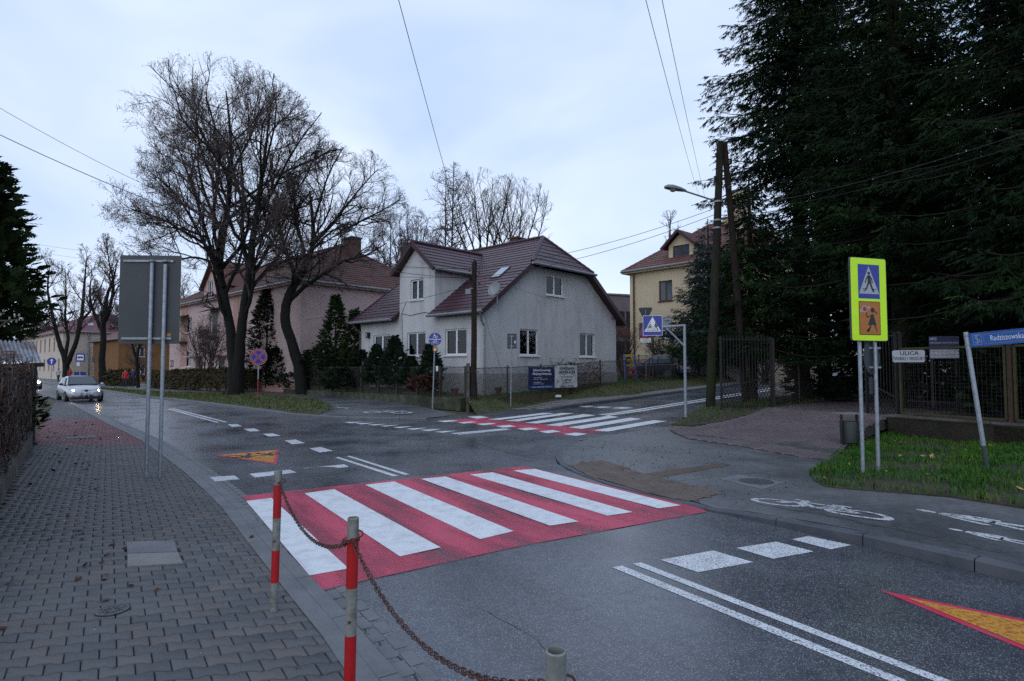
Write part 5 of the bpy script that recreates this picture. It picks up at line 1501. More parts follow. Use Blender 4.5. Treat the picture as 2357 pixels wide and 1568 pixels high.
stB = [
 (pts_px([(697,907),(688,840),(672,790),(655,740),(660,690),(680,650),(705,610),(722,560),(720,500),(712,440)], dB, -0.05), [0.46,0.38,0.33,0.32,0.30,0.27,0.22,0.16,0.11,0.06]),
 (pts_px([(680,650),(668,600),(650,560),(640,500),(640,430)], dB, 0.5), [0.25,0.2,0.15,0.1,0.06]),
 (pts_px([(668,690),(700,660),(740,635),(790,600),(840,590),(890,560)], dB, -0.6), [0.28,0.22,0.18,0.13,0.09,0.05]),
 (pts_px([(722,560),(760,520),(800,470),(840,420),(870,390)], dB, -0.4), [0.2,0.15,0.11,0.07,0.04]),
 (pts_px([(720,520),(740,450),(760,390),(790,340)], dB, 0.5), [0.15,0.11,0.08,0.05]),
 (pts_px([(790,530),(830,510),(870,490),(920,460)], dB, -0.5), [0.13,0.1,0.07,0.04]),
 (pts_px([(705,610),(690,540),(675,470),(680,400)], dB, -0.8), [0.2,0.15,0.1,0.05]),
 (pts_px([(722,560),(700,600),(660,590),(620,600)], dB, -1.0), [0.15,0.12,0.08,0.04]),
]
cB = V(755, 505, dB)
bare_tree('lime_tree', 'lower spreading lime with bare outer twigs, next to the grey house fence', bB, stB, cB, (5.9, 5.4, 5.5), 5, levels=4, leaf=0.26, leaf_size=0.05, stem_k=0.65, main=1, nb=(13, 9, 6), group='lime trees along the road', leaf_side=V(730,500,dB).x, ratio=(0.46, 0.55, 0.5), twig_r=0.0065, trop=0.06, wob=0.2)
def simple_stems(base, h, spread, seed, n=4, r0=0.35, split=0.3):
    r_ = np.random.default_rng(seed); b = Vector(base); out = []
    fork = b + Vector((r_.normal(0, .2), r_.normal(0, .2), h*split))
    out.append(([b, b.lerp(fork, .5) + Vector((r_.normal(0,.1), 0, 0)), fork], [r0*1.25, r0, r0*0.85]))
    for k in range(n):
        a = 2*pi*(k + r_.random()*0.6)/n
        tip = b + Vector((math.cos(a)*spread*r_.uniform(.5,1), math.sin(a)*spread*r_.uniform(.5,1), h*r_.uniform(.8,1)))
        m1 = fork.lerp(tip, .35) + Vector((math.cos(a), math.sin(a), 0))*spread*0.15
        m2 = fork.lerp(tip, .7) + Vector((r_.normal(0,.2), r_.normal(0,.2), 0))
        out.append(([fork, m1, m2, tip], [r0*0.7, r0*0.5, r0*0.3, 0.03]))
    return out
# trees further along the road on the left
dC = 84.0; bC = V(154, 876, dC)
stC = [(pts_px([(154,877),(152,850),(150,825),(136,790),(128,755),(116,710),(108,660),(115,610)], dC), [0.7,0.6,0.5,0.42,0.36,0.28,0.18,0.06]),
       (pts_px([(153,840),(165,815),(178,780),(186,740),(192,690),(195,640),(200,590)], dC), [0.5,0.46,0.4,0.36,0.28,0.18,0.06]),
       (pts_px([(150,820),(158,780),(150,740),(152,690),(150,620)], dC, 0.5), [0.35,0.3,0.24,0.16,0.05]),
       (pts_px([(186,740),(210,715),(225,680),(240,640)], dC, -0.6), [0.26,0.2,0.14,0.06])]
bare_tree('roadside_tree', 'forked dark tree on the verge beside the blue bus stop sign', bC, stC, V(155, 668, dC), (6.2, 6.0, 7.0), 8, levels=3, leaf=0.55, leaf_size=0.09, nb=(11, 9, 6), ratio=(0.32, 0.5, 0.5), group='trees further along the road', twig_r=0.012, stem_k=0.72)
dD = 66.0; bD = V(236, 882, dD)
stD = [(pts_px([(237,883),(236,860),(234,830),(238,790),(238,760),(240,720),(246,680),(262,640),(270,600)], dD), [0.62,0.52,0.45,0.42,0.38,0.32,0.24,0.15,0.05]),
       (pts_px([(236,765),(222,735),(210,705),(206,670),(212,620)], dD), [0.3,0.25,0.2,0.13,0.04]),
       (pts_px([(240,740),(256,700),(262,650),(250,600),(245,560)], dD, -0.4), [0.28,0.22,0.16,0.1,0.04])]
bare_tree('roadside_tree', 'single-trunk dark tree right behind the silver car', bD, stD, V(242, 650, dD), (4.7, 4.5, 5.6), 9, levels=3, leaf=0.5, leaf_size=0.08, nb=(11, 9, 6), ratio=(0.32, 0.5, 0.5), group='trees further along the road', twig_r=0.011, stem_k=0.75)
dE = 53.0; bE = V(318, 892, dE)
bare_tree('young_roadside_tree', 'slim young tree behind the walking couple', bE, [(pts_px([(318,893),(316,860),(314,830),(322,790),(325,750),(318,720)], dE), [0.16,0.14,0.12,0.1,0.07,0.03]), (pts_px([(314,835),(306,800),(300,760)], dE), [0.09,0.07,0.03])], V(318,760,dE), (2.2,2.2,2.6), 12, levels=3, leaf=0.2, nb=(8,6,4), twig_r=0.008, group='trees further along the road')
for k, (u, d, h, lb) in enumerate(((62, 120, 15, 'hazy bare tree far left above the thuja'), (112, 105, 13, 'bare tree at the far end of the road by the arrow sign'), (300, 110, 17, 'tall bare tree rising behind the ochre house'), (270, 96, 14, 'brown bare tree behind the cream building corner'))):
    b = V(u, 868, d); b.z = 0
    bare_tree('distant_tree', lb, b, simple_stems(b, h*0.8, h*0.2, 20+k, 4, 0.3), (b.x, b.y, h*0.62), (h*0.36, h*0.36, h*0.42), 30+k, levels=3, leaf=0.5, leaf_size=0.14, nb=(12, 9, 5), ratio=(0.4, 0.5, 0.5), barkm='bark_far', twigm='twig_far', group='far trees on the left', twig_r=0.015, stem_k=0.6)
# trees behind the grey house
d = 58.0
def cone_stem(u0, v0, u1, v1, d, r0, n=6): 
    return ([V(u0 + (u1-u0)*k/n, v0 + (v1-v0)*k/n, d) for k in range(n+1)], list(np.linspace(r0, 0.03, n+1)))
bl = V(1030, 800, d)
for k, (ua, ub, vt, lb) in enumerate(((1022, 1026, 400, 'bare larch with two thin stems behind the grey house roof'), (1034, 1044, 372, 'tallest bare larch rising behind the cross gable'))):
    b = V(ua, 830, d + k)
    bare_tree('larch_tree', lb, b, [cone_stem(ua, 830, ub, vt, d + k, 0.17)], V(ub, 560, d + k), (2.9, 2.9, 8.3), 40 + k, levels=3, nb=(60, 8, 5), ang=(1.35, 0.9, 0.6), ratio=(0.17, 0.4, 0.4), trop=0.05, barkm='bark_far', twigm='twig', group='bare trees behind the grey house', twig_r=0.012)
stm = simple_stems
for k, (u, vt, d, rx, lb) in enumerate(((1112, 405, 52, 4.4, 'bare broadleaf tree left of the roof peak'), (1185, 418, 54, 4.6, 'bare broadleaf tree standing behind the roof peak'))):
    b = V(u, 820, d); h = V(u, vt, d).z - b.z
    bare_tree('bare_tree', lb, b, [([b, b + Vector((0,0,h*.3)), b + Vector((.1,0,h*.45))], [0.22,0.19,0.16])] + [([b + Vector((.1,0,h*f)), b + Vector((dx*.4,dy*.4,h*(f+.2))), b + Vector((dx*.8,dy*.8,h*(f+.38))), b + Vector((dx,dy,h*.97))], [0.11,0.075,0.045,0.015]) for f, dx, dy in ((.42,-2.6,.5),(.45,-.9,-1),(.44,.8,.8),(.42,2.4,-.4),(.36,-3.3,-1.2),(.36,3.2,1.0))],
              (b.x, b.y, b.z + h*0.62), (rx, rx, h*0.42), 50 + k, levels=4, nb=(9, 6, 4), ang=(0.65, 0.6, 0.55), ratio=(0.36, 0.5, 0.5), trop=0.12, barkm='bark', twigm='twig', group='bare trees behind the grey house', twig_r=0.009)
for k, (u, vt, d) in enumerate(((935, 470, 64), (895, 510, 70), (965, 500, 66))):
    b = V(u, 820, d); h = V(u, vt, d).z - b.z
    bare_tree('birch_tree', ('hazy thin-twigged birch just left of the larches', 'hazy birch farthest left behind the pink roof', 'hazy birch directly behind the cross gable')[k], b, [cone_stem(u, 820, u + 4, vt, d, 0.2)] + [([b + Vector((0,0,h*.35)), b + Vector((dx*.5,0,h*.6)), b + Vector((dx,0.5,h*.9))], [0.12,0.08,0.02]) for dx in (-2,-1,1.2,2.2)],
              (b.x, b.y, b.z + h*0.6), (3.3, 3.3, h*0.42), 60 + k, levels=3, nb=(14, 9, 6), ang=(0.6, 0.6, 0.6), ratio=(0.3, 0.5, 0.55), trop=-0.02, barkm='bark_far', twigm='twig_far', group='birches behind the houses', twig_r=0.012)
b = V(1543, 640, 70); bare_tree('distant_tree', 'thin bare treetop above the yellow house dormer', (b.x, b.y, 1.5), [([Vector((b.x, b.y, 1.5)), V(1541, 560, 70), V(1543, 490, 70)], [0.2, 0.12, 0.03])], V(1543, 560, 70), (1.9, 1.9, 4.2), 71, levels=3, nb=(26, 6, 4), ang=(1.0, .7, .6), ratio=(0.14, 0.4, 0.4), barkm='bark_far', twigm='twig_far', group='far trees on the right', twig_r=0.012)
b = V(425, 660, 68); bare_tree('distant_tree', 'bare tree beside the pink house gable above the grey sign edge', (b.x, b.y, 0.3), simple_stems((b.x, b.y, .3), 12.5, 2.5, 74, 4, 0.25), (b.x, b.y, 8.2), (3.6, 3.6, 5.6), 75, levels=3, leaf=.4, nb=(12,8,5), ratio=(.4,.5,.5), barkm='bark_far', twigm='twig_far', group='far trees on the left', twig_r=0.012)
# leafless shrubs
def shrub(name, label, base, h, w, seed, n=9, group=None, leaf=0, leafm='dead_leaf', lev=3, nb=(8,5,3), twigm='twig'):
    r_ = np.random.default_rng(seed); st = []
    b = Vector(base)
    for k in range(n):
        a = r_.uniform(0, 2*pi); e = r_.uniform(0.3, 1)
        tip = b + Vector((math.cos(a)*w*e, math.sin(a)*w*e, h*r_.uniform(.7, 1)))
        st.append(([b + Vector((r_.normal(0,.08), r_.normal(0,.08), 0)), b.lerp(tip, .5) + Vector((0, 0, h*.08)), tip], [0.04, 0.025, 0.008]))
    return bare_tree(name, label, base, st, (b.x, b.y, b.z + h*.55), (w*1.3, w*1.3, h*.65), seed, levels=lev, nb=nb, ratio=(.4,.5,.5), twig_r=0.006, barkm='twig', twigm=twigm, leaf=leaf, leafm=leafm, group=group)
shrub('bare_shrub', 'large leafless shrub in front of the pink house door', V(470, 880, 46), 5.0, 2.2, 80, 12, 'leafless shrubs', 0.25, 'seed')
shrub('bare_shrub', 'leafless shrub left of the pink house entrance', V(490, 878, 45), 4.0, 1.6, 81, 8, 'leafless shrubs', 0.2, 'seed')
shrub('bare_shrub', 'leafless bush beside the playground slide', V(1435, 875, 44), 4.4, 1.8, 82, 12, 'leafless shrubs')
shrub('bare_shrub', 'leafless bush in front of the yellow house behind the dark car', V(1530, 860, 46), 3.4, 2.4, 83, 14, 'leafless shrubs')
shrub('bare_shrub', 'leafless bush right of the leaning wooden pole', V(1605, 862, 44), 4.0, 2.0, 84, 12, 'leafless shrubs')
shrub('bare_shrub', 'dense leafless thicket behind the black gate', V(1760, 885, 32), 3.2, 2.6, 85, 18, 'leafless shrubs')
shrub('bare_shrub', 'bare twig bush before the ochre house', V(330, 878, 62), 3.4, 1.8, 86, 10, 'leafless shrubs')
def catkin(u, v, d):
    T = thing('catkin_twig', 'thin twig with pale buds poking in at the left edge', 'twig', tuple(V(-20, 830, d)))
    o = Vector(T.location)
    ln = [V(-20, 830, d) - o, V(10, 815, d) - o, V(30, 806, d) - o, V(52, 800, d) - o]
    G().tube([V(-20,740,d)-o, V(20,738,d)-o, V(54,733,d)-o], [0.006,0.005,0.003], 5).tube([V(-20,770,d)-o, V(0,752,d)-o, V(20,738,d)-o], [0.007,0.006,0.005], 5).obj('stem', M['vine'], T)
    for uu, vv in ((22,733),(34,728),(38,740),(44,726),(52,735),(8,716),(2,724)):
        G().sphere(V(uu, vv, d) - o, 0.007, 8, 6, 1.7).obj('bud', M['bud'], T)
catkin(0, 0, 4.2)

# ---- conifers
def spray_template(n_side=4, w=0.05, drop=0.25, cross=True):
    """flat twig with side shoots along +x, length 1"""
    vs_, fs = [], []
    def shoot(p, d, L, w):
        d = unit(np.array(d, float)); s = unit(np.cross(d, [0, 0, 1])); u = np.cross(s, d)
        for a in ((s, u*0.8) if cross else (s*1.1 + u*0.5,)):
            i = len(vs_); vs_.extend([p, p + d*L*0.45 + a*w, p + d*L, p + d*L*0.45 - a*w]); fs.append((i, i+1, i+2, i+3))
    shoot(np.array([0., 0, 0]), (1, 0, -0.08), 1.0, w)
    for k in range(n_side):
        f = 0.12 + 0.75*k/n_side; L = 0.50*(1.15 - f)
        for sg in (-1, 1): shoot(np.array([f, 0, -0.06*f]), (0.75, sg*0.7, -drop), L, w*0.9)
    return np.array(vs_), np.array(fs)
SPR_V, SPR_F = spray_template(4, 0.05, 0.32)
SPR1_V, SPR1_F = spray_template(4, 0.062, 0.32, False)
def wild_template(seed, n=9, w=0.055):
    q = np.random.default_rng(seed); vs_, fs = [], []
    def shoot(p, d, L, w):
        d = unit(np.array(d, float)); s = unit(np.cross(d, q.normal(0, 1, 3)))
        i = len(vs_); vs_.extend([p, p + d*L*0.4 + s*w, p + d*L, p + d*L*0.45 - s*w]); fs.append((i, i+1, i+2, i+3))
    shoot(np.array([0., 0, 0]), (1, q.normal(0, .1), -.1), 1.0, w)
    for k in range(n):
        f = q.uniform(0.05, 0.85); sg = 1 if k % 2 else -1
        shoot(np.array([f, 0, -.08*f]), (q.uniform(.3, 1), sg*q.uniform(.3, .9), -q.uniform(.05, .75)), q.uniform(.25, .6)*(1.2 - f*.7), w*q.uniform(.6, 1.1))
    return np.array(vs_), np.array(fs)
WILD = [wild_template(900 + k) for k in range(5)]
SPR2_V, SPR2_F = spray_template(2, 0.115, 0.30, False)
THU_V, THU_F = spray_template(3, 0.10, -0.1, False)
def spray_arrays(pos, dirs, size, tv, tf, r_):
    n = len(pos)
    d = dirs/np.linalg.norm(dirs, axis=1, keepdims=True)
    up = np.array([0, 0, 1.0]) + r_.normal(0, 0.35, (n, 3))
    s = np.cross(up, d); s /= np.linalg.norm(s, axis=1, keepdims=True) + 1e-9
    u = np.cross(d, s)
    Vv = pos[:, None, :] + size[:, None, None]*(tv[None, :, 0:1]*d[:, None, :] + tv[None, :, 1:2]*s[:, None, :] + tv[None, :, 2:3]*u[:, None, :])
    F_ = (tf[None] + (np.arange(n)*len(tv))[:, None, None]).reshape(-1, 4)
    return Vv.reshape(-1, 3), F_
def place_sprays(name, pos, dirs, size, tv, tf, mat, parent, b0, r_):
    v, f = spray_arrays(pos, dirs, size, tv, tf, r_)
    return link(name, arr_mesh(name, v - b0, [f]), mat, parent)
def spruce(label, base, h, rmax, z0, seed, mat='spruce', dens=1.0, group='spruces on the right', trunk_r=0.25, cat='tree', name='spruce_tree', droop=0.55, fine=1, top_z=None, size=0.5, whorl=0.36, bare=0.0):
    r_ = np.random.default_rng(seed)
    T = thing(name, label, cat, tuple(base), 0, group)
    b0 = np.array(base, float)
    zt_ = top_z or h
    v, f = tubes([np.array([(0, 0, -0.2), (0.03, 0, h*0.3), (0, 0.03, h*0.7), (0, 0, h)])], [np.array([trunk_r*1.25, trunk_r, trunk_r*0.55, 0.03])], 10)
    link('trunk', arr_mesh('trunk', v, [f], True), M['bark_spruce'], T)
    pos, dirs, sizes, BL, BR = [], [], [], [], []
    z = z0
    while z < zt_ - 0.3:
        fr = (z - z0*0.4)/(h - z0*0.4)
        L0 = rmax*min(1.0, (1 - fr)*1.15 + 0.03)
        nbr = int(r_.integers(5, 8))
        a0 = r_.uniform(0, 2*pi)
        for k in range(nbr):
            a = a0 + 2*pi*k/nbr + r_.normal(0, 0.18); L = L0*r_.uniform(0.72, 1.12)
            if L < 0.25: continue
            ca, sa_ = math.cos(a), math.sin(a); m = 7
            t = np.linspace(0, 1, m)
            dz = L*(-droop*(t**1.3)*0.9 + droop*0.45*t**3) + L*0.12*t
            pts = np.stack([ca*L*t, sa_*L*t, z + r_.normal(0, .1) + dz], 1) + np.array([0, 0, 0])
            BL.append(pts); BR.append(np.linspace(0.012*L + 0.012, 0.006, m))
            ns = max(4, int(L*(12.5 if fine else 9)*dens))
            tt = bare + (1 - bare)*np.sqrt(r_.random(ns)) if bare else 0.10 + 0.9*r_.random(ns)**0.8
            P_ = np.stack([np.interp(tt, t, pts[:, j]) for j in range(3)], 1)
            ax = np.array([ca, sa_, -droop*0.5])
            side = np.array([-sa_, ca, 0])
            sg = np.where(r_.random(ns) < 0.5, -1.0, 1.0)
            sp_ = r_.uniform(0.35, 1.15, ns)
            dd = ax[None]*1.0 + side[None]*(sg*sp_)[:, None] + np.array([0, 0, -1.0])[None]*r_.uniform(0.0, 0.55, ns)[:, None]
            # hanging twigs make the curtain under the branch
            sz = size*r_.uniform(0.65, 1.35, ns)*(1.25 - 0.55*tt)*min(1.0, 0.5 + L/3)
            off = side[None]*(sg*sz*r_.uniform(0, 1.0, ns))[:, None]*0.9 + np.array([0, 0, -1.0])[None]*(r_.uniform(0, .45, ns)*sz)[:, None]
            pos.append(P_ + off); dirs.append(dd); sizes.append(sz)
            pos.append(pts[-1:]); dirs.append(ax[None] + np.array([[0, 0, 0.25]])); sizes.append(np.array([size]))
        z += whorl*r_.uniform(0.75, 1.25)
    v, f = tubes(BL, BR, 4)
    link('branches', arr_mesh('branches', v, [f], True), M['bark_spruce'], T)
    pos, dirs, sizes = np.concatenate(pos), np.concatenate(dirs), np.concatenate(sizes)
    if fine:
        pick_ = r_.integers(0, len(WILD), len(pos)); VV, FF, off = [], [], 0
        for k, (tv, tf) in enumerate(WILD):
            m = pick_ == k
            v, f = spray_arrays(pos[m], dirs[m], sizes[m], tv, tf, r_)
            VV.append(v); FF.append(f + off); off += len(v)
        link('crown', arr_mesh('crown', np.concatenate(VV), [np.concatenate(FF)]), M[mat], T)
    else:
        place_sprays('crown', pos, dirs, sizes, SPR2_V, SPR2_F, M[mat], T, np.zeros(3), r_)
    return T
spruce('giant spruce with bare lower trunk, leftmost against the sky', V(1846, 912, 27.0), 27, 5.9, 10.6, 101, fine=2, dens=1.2, trunk_r=0.26, top_z=22)
spruce('big spruce standing just behind the lime green crossing sign', (13.6, 20.4, 0.5), 24, 4.6, 4.6, 102, dens=1.1, trunk_r=0.3, top_z=18)
spruce('big spruce behind the street name sign at the right edge', (14.6, 15.4, 0.5), 24, 4.4, 3.6, 103, dens=1.0, trunk_r=0.32, top_z=15.5)
spruce('slim spruce with low branches crossing the leaning wooden pole', (9.9, 24.2, 0.5), 9.4, 3.6, 2.4, 104, fine=2, dens=1.5, trunk_r=0.16)
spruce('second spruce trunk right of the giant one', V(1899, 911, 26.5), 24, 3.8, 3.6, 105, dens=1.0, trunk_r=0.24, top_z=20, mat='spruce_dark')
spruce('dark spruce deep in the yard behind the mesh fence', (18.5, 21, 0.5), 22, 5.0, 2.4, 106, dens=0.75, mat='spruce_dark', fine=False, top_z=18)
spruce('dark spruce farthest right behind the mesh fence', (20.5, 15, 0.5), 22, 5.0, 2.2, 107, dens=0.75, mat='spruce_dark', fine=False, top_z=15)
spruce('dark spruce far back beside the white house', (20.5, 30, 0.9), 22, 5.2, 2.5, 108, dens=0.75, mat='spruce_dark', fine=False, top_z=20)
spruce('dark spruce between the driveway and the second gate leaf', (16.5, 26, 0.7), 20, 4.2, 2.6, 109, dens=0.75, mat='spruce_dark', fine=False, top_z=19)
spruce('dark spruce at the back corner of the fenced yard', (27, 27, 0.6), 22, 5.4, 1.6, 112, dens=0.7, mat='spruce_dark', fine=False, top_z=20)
spruce('blue-grey spruce in front of the yellow house', (14.6, 43.3, 1.0), 12.0, 3.9, 1.8, 110, mat='blue_spruce', dens=1.3, trunk_r=0.15, group='garden conifers', droop=0.35)
def bush(name, label, base, h, w, seed, mat, n=900, size=0.34, group='garden conifers', shape='cone', up=0.8, cat='shrub', trunk=True, core=True):
    r_ = np.random.default_rng(seed)
    T = thing(name, label, cat, tuple(base), 0, group)
    t = r_.random(n)**0.85; a = r_.uniform(0, 2*pi, n)
    if shape == 'cone': prof = np.minimum(1, (1 - t)*1.25 + 0.05)*np.minimum(1, 0.55 + t*3)
    elif shape == 'round': prof = np.sqrt(np.maximum(0, 1 - (2*t - 0.85)**2*0.85))
    else: prof = np.minimum(1, np.sqrt(np.maximum(0, 1 - t))*1.15)
    lump = 1 + 0.22*np.sin(a*3 + seed)*np.cos(t*9 + seed) + 0.12*np.sin(a*7 + t*15)
    rr = w*prof*lump*np.sqrt(r_.uniform(0.3, 1, n))*r_.uniform(0.8, 1.18, n)
    pos = np.stack([np.cos(a)*rr, np.sin(a)*rr, 0.05*h + t*h*0.93], 1)
    dirs = np.stack([np.cos(a), np.sin(a), np.full(n, up)], 1) + r_.normal(0, 0.35, (n, 3))
    place_sprays('foliage', pos, dirs, size*r_.uniform(0.6, 1.3, n), THU_V, THU_F, M[mat], T, np.zeros(3), r_)
    if trunk: G().tube([(0,0,-.1),(0.02,0,h*.45),(0,0,h*.85)], [0.02+0.012*h, 0.012*h, 0.01], 8).obj('trunk', M['bark_spruce'], T)
    return T
p = P(8, 985, 0.0)
bush('thuja_tree', 'tall dense thuja rising at the left edge of the pavement', (-15.2, 15.6, 2.0), 7.3, 2.15, 120, 'thuja', 7500, 0.38, 'garden conifers', 'cone', 0.5, 'tree')
bush('cypress_tree', 'tall dark cypress with brownish top between the two limes', V(612, 890, 45), 7.6, 2.0, 121, 'thuja_brown', 1900, 0.42, 'garden conifers', 'cone', 0.3, 'tree')
bush('cypress_tree', 'ragged conical arborvitae left of the grey house roof', V(770, 893, 40), 6.3, 1.4, 122, 'thuja', 1300, 0.38, 'garden conifers', 'cone', 0.6, 'tree')
bush('cypress_tree', 'second arborvitae touching the corner of the grey house', V(815, 893, 37.5), 5.0, 1.1, 123, 'thuja', 950, 0.36, 'garden conifers', 'cone', 0.6, 'tree')
for k, (u, d_, h, w, lb) in enumerate(((735, 41, 2.9, 1.3, 'dark rounded yew bush beside the lime trunk'), (785, 39, 2.6, 1.2, 'dark yew bush below the ragged arborvitae'), (835, 36.5, 2.3, 0.9, 'dark yew bush at the left end of the pines'), (640, 44, 3.0, 1.3, 'dark yew bush behind the no-stopping sign'))):
    bush('yew_bush', lb, V(u, 893, d_), h, w, 130+k, 'thuja_dark', 1300, 0.34, 'dark bushes along the fence', 'round', 0.5)
for k, (u, d_, h, w, lb) in enumerate(((866, 33.6, 2.35, 0.8, 'young pine below the leftmost house window'), (907, 32.0, 2.75, 0.95, 'tallest young pine below the middle house windows'), (945, 31.0, 1.5, 0.6, 'small young pine below the middle window'), (990, 29.6, 2.1, 0.65, 'young pine right behind the cycle path sign'))):
    bush('young_pine', lb, V(u, 893, d_), h, w, 140+k, 'pine', 900, 0.3, 'young pines in the front garden', 'cone', 1.3)
bush('red_twig_bush', 'low reddish bush at the foot of the young pines', V(972, 905, 28.6), 0.75, 0.7, 150, 'leaf_litter', 300, 0.25, 'low bushes', 'round', 0.6, trunk=False)
bush('ground_juniper', 'low dark juniper hedge behind the chain link fence', V(790, 898, 36), 1.3, 1.5, 151, 'thuja_dark', 900, 0.3, 'low bushes', 'round', 0.3, trunk=False)
bush('ground_juniper', 'low dark bush left of the fence gate', V(690, 896, 42), 1.3, 1.8, 152, 'thuja_dark', 800, 0.3, 'low bushes', 'round', 0.3, trunk=False)
for k, (x, y, h, w, lb) in enumerate(((13.6, 16.0, 2.2, 1.1, 'dark filler bush added behind the first mesh fence panel'), (15.0, 19.0, 3.0, 1.9, 'dark filler bush added behind the clinic board'), (14.2, 12.8, 2.6, 1.7, 'dark filler bush added behind the rightmost mesh panel'), (17.0, 16.2, 3.2, 2.2, 'big dark filler bush added deep in the fenced yard'), (13.2, 24.6, 2.2, 1.5, 'dark filler bush added between the spruce trunks'), (16.6, 22.4, 3.0, 2.0, 'dark filler bush added behind the wheelie bin'), (19.0, 24.0, 3.4, 2.4, 'dark filler bush added farthest back in the fenced yard'))):  # bushes added to block bright gaps and keep the yard dark
    bush('filler_bush', lb, (x, y, 0.5), h, w, 180+k, 'thuja_dark', 900, 0.42, 'dark bushes added to block bright gaps in the fenced yard', 'round', 0.4)
# clipped brown hedge along the pink house
def hedge(name, label, a, b, w, h, seed, mat='hedge', n=5000, size=0.07):
    r_ = np.random.default_rng(seed)
    a, b = Vector(a), Vector(b); d = (b - a); L = d.length; d.normalize(); nrm = Vector((-d.y, d.x, 0))
    T = thing(name, label, 'hedge', tuple(a))
    t = r_.random(n)*L; s = r_.uniform(-1, 1, n); z = r_.random(n)
    edge = r_.random(n)
    s = np.where(edge < 0.5, np.sign(s)*(0.9 + 0.12*r_.random(n)), s); z = np.where(edge > 0.7, 0.97 + 0.06*r_.random(n), z)
    bulge = 1 + 0.08*np.sin(t*1.7 + seed)
    pos = np.outer(t, np.array(d)) + np.outer(s*w/2*bulge, np.array(nrm)) + np.outer(z*h*(1 + 0.05*np.sin(t*2.3)), [0, 0, 1])
    place_sprays('foliage', pos, r_.normal(0, 1, (n, 3)) + [0, 0, .3], size*4*r_.uniform(.6, 1.4, n), SPR2_V, SPR2_F, M[mat], T, np.zeros(3), r_)
    g = G(); p0, p1 = Vector((0,0,0)), d*L
    g.add([p0 - nrm*w*.42, p1 - nrm*w*.42, p1 + nrm*w*.42, p0 + nrm*w*.42] + [q + Vector((0,0,h*.93)) for q in (p0 - nrm*w*.42, p1 - nrm*w*.42, p1 + nrm*w*.42, p0 + nrm*w*.42)], [(0,1,5,4),(1,2,6,5),(2,3,7,6),(3,0,4,7),(4,5,6,7)])
    g.obj('dark_core', M['soil_dark'], T)  # dark box added inside so nothing bright shows through the foliage
    return T
hedge('clipped_hedge', 'clipped brown hedge in front of the pink apartment house', V(350, 893, 53), V(530, 893, 43.5), 1.0, 1.32, 160, n=5200)
hedge('clipped_hedge', 'short clipped hedge by the pink house gate', V(545, 893, 45.5), V(580, 893, 44.5), 0.7, 1.2, 161, n=1200)
hedge('clipped_hedge', 'brown clipped hedge behind the walking couple', V(255, 889, 60), V(300, 889, 57.5), 1.2, 1.35, 162, 'hedge', 1600, 0.09)
# dry climber over the left fence
def vine_mass(name, label, a, b, zlo, zhi, w, seed, n, group=None, leaf=1500, mat='vine', drop=0.8):
    r_ = np.random.default_rng(seed)
    a, b = np.array(a, float), np.array(b, float); d = b - a
    T = thing(name, label, 'climber', tuple(a))
    nrm = unit(np.array([-d[1], d[0], 0]))
    PLs, RDs = [], []
    for k in range(n):
        t = r_.random(); p = d*t + nrm*r_.uniform(-w, w)*0.5; p[2] = r_.uniform(zlo, zhi)
        dd = unit(np.array([r_.normal(0, 1), r_.normal(0, 1), r_.normal(0.1, 0.8)])); L = r_.uniform(0.4, 1.4); m = 7
        pts = [p]
        for i in range(m):
            dd = unit(dd + r_.normal(0, .35, 3) + np.array([0, 0, -0.10*drop]))
            q = pts[-1] + dd*L/m
            # stay on the fence
            s = q[:2] @ nrm[:2]; q = q - nrm*(s - np.clip(s, -w*0.6, w*0.6))
            q[2] = np.clip(q[2], zlo*0.95, zhi + 0.2); pts.append(q)
        PLs.append(np.array(pts)); r0 = r_.choice([0.004, 0.006, 0.01, 0.014], p=[.4,.35,.2,.05]); RDs.append(np.linspace(r0, r0*.5, len(pts)))
    v, f = tubes(PLs, RDs, 4)
    link('stems', arr_mesh('stems', v, [f]), M[mat], T)
    if leaf:
        t = r_.random(leaf); c = t[:, None]*d[None] + nrm[None]*r_.uniform(-w, w, leaf)[:, None]*.5; c[:, 2] = r_.uniform(zlo, zhi, leaf)
        x = r_.normal(0, 1, (leaf, 3)); x /= np.linalg.norm(x, axis=1, keepdims=True); y = np.cross(x, r_.normal(0, 1, (leaf, 3))); y /= np.linalg.norm(y, axis=1, keepdims=True)
        s = r_.uniform(.02, .055, (leaf, 1))
        q = np.stack([c - x*s, c + y*s*.6, c + x*s, c - y*s*.6], 1)
        link('withered_leaves', arr_mesh('withered_leaves', q.reshape(-1, 3), [np.arange(leaf*4).reshape(-1, 4)]), M['dead_leaf'], T)['kind'] = 'stuff'
    return T
n_w = Vector((-WLd.y, WLd.x))            # away from the pavement
if n_w.dot(Vector((-1, -0.5))) < 0: n_w = -n_w
va = WL0 - WLd*11.5 + n_w*0.22; vb = WL0 + WLd*0.2 + n_w*0.22
vine_mass('dry_climber', 'tangle of dry leafless climber over the fence at the left edge', (va.x, va.y, 0), (vb.x, vb.y, 0), 0.38, 1.95, 0.36, 170, 1000, leaf=5200)
p0, p1 = Vector((-2, 26.6)), Vector((3.1, 31.3))
e_ = (p1 - p0).normalized()
a_ = p0 + e_*5.6 + Vector((-.1, .15)); b_ = p0 + e_*9.7 + Vector((-.1, .15))
vine_mass('dry_climber', 'dry brown climber heaped over the fence above the white banner', (a_.x, a_.y, 0.0), (b_.x, b_.y, 0.0), 0.6, 2.2, 0.5, 171, 420, leaf=1400)
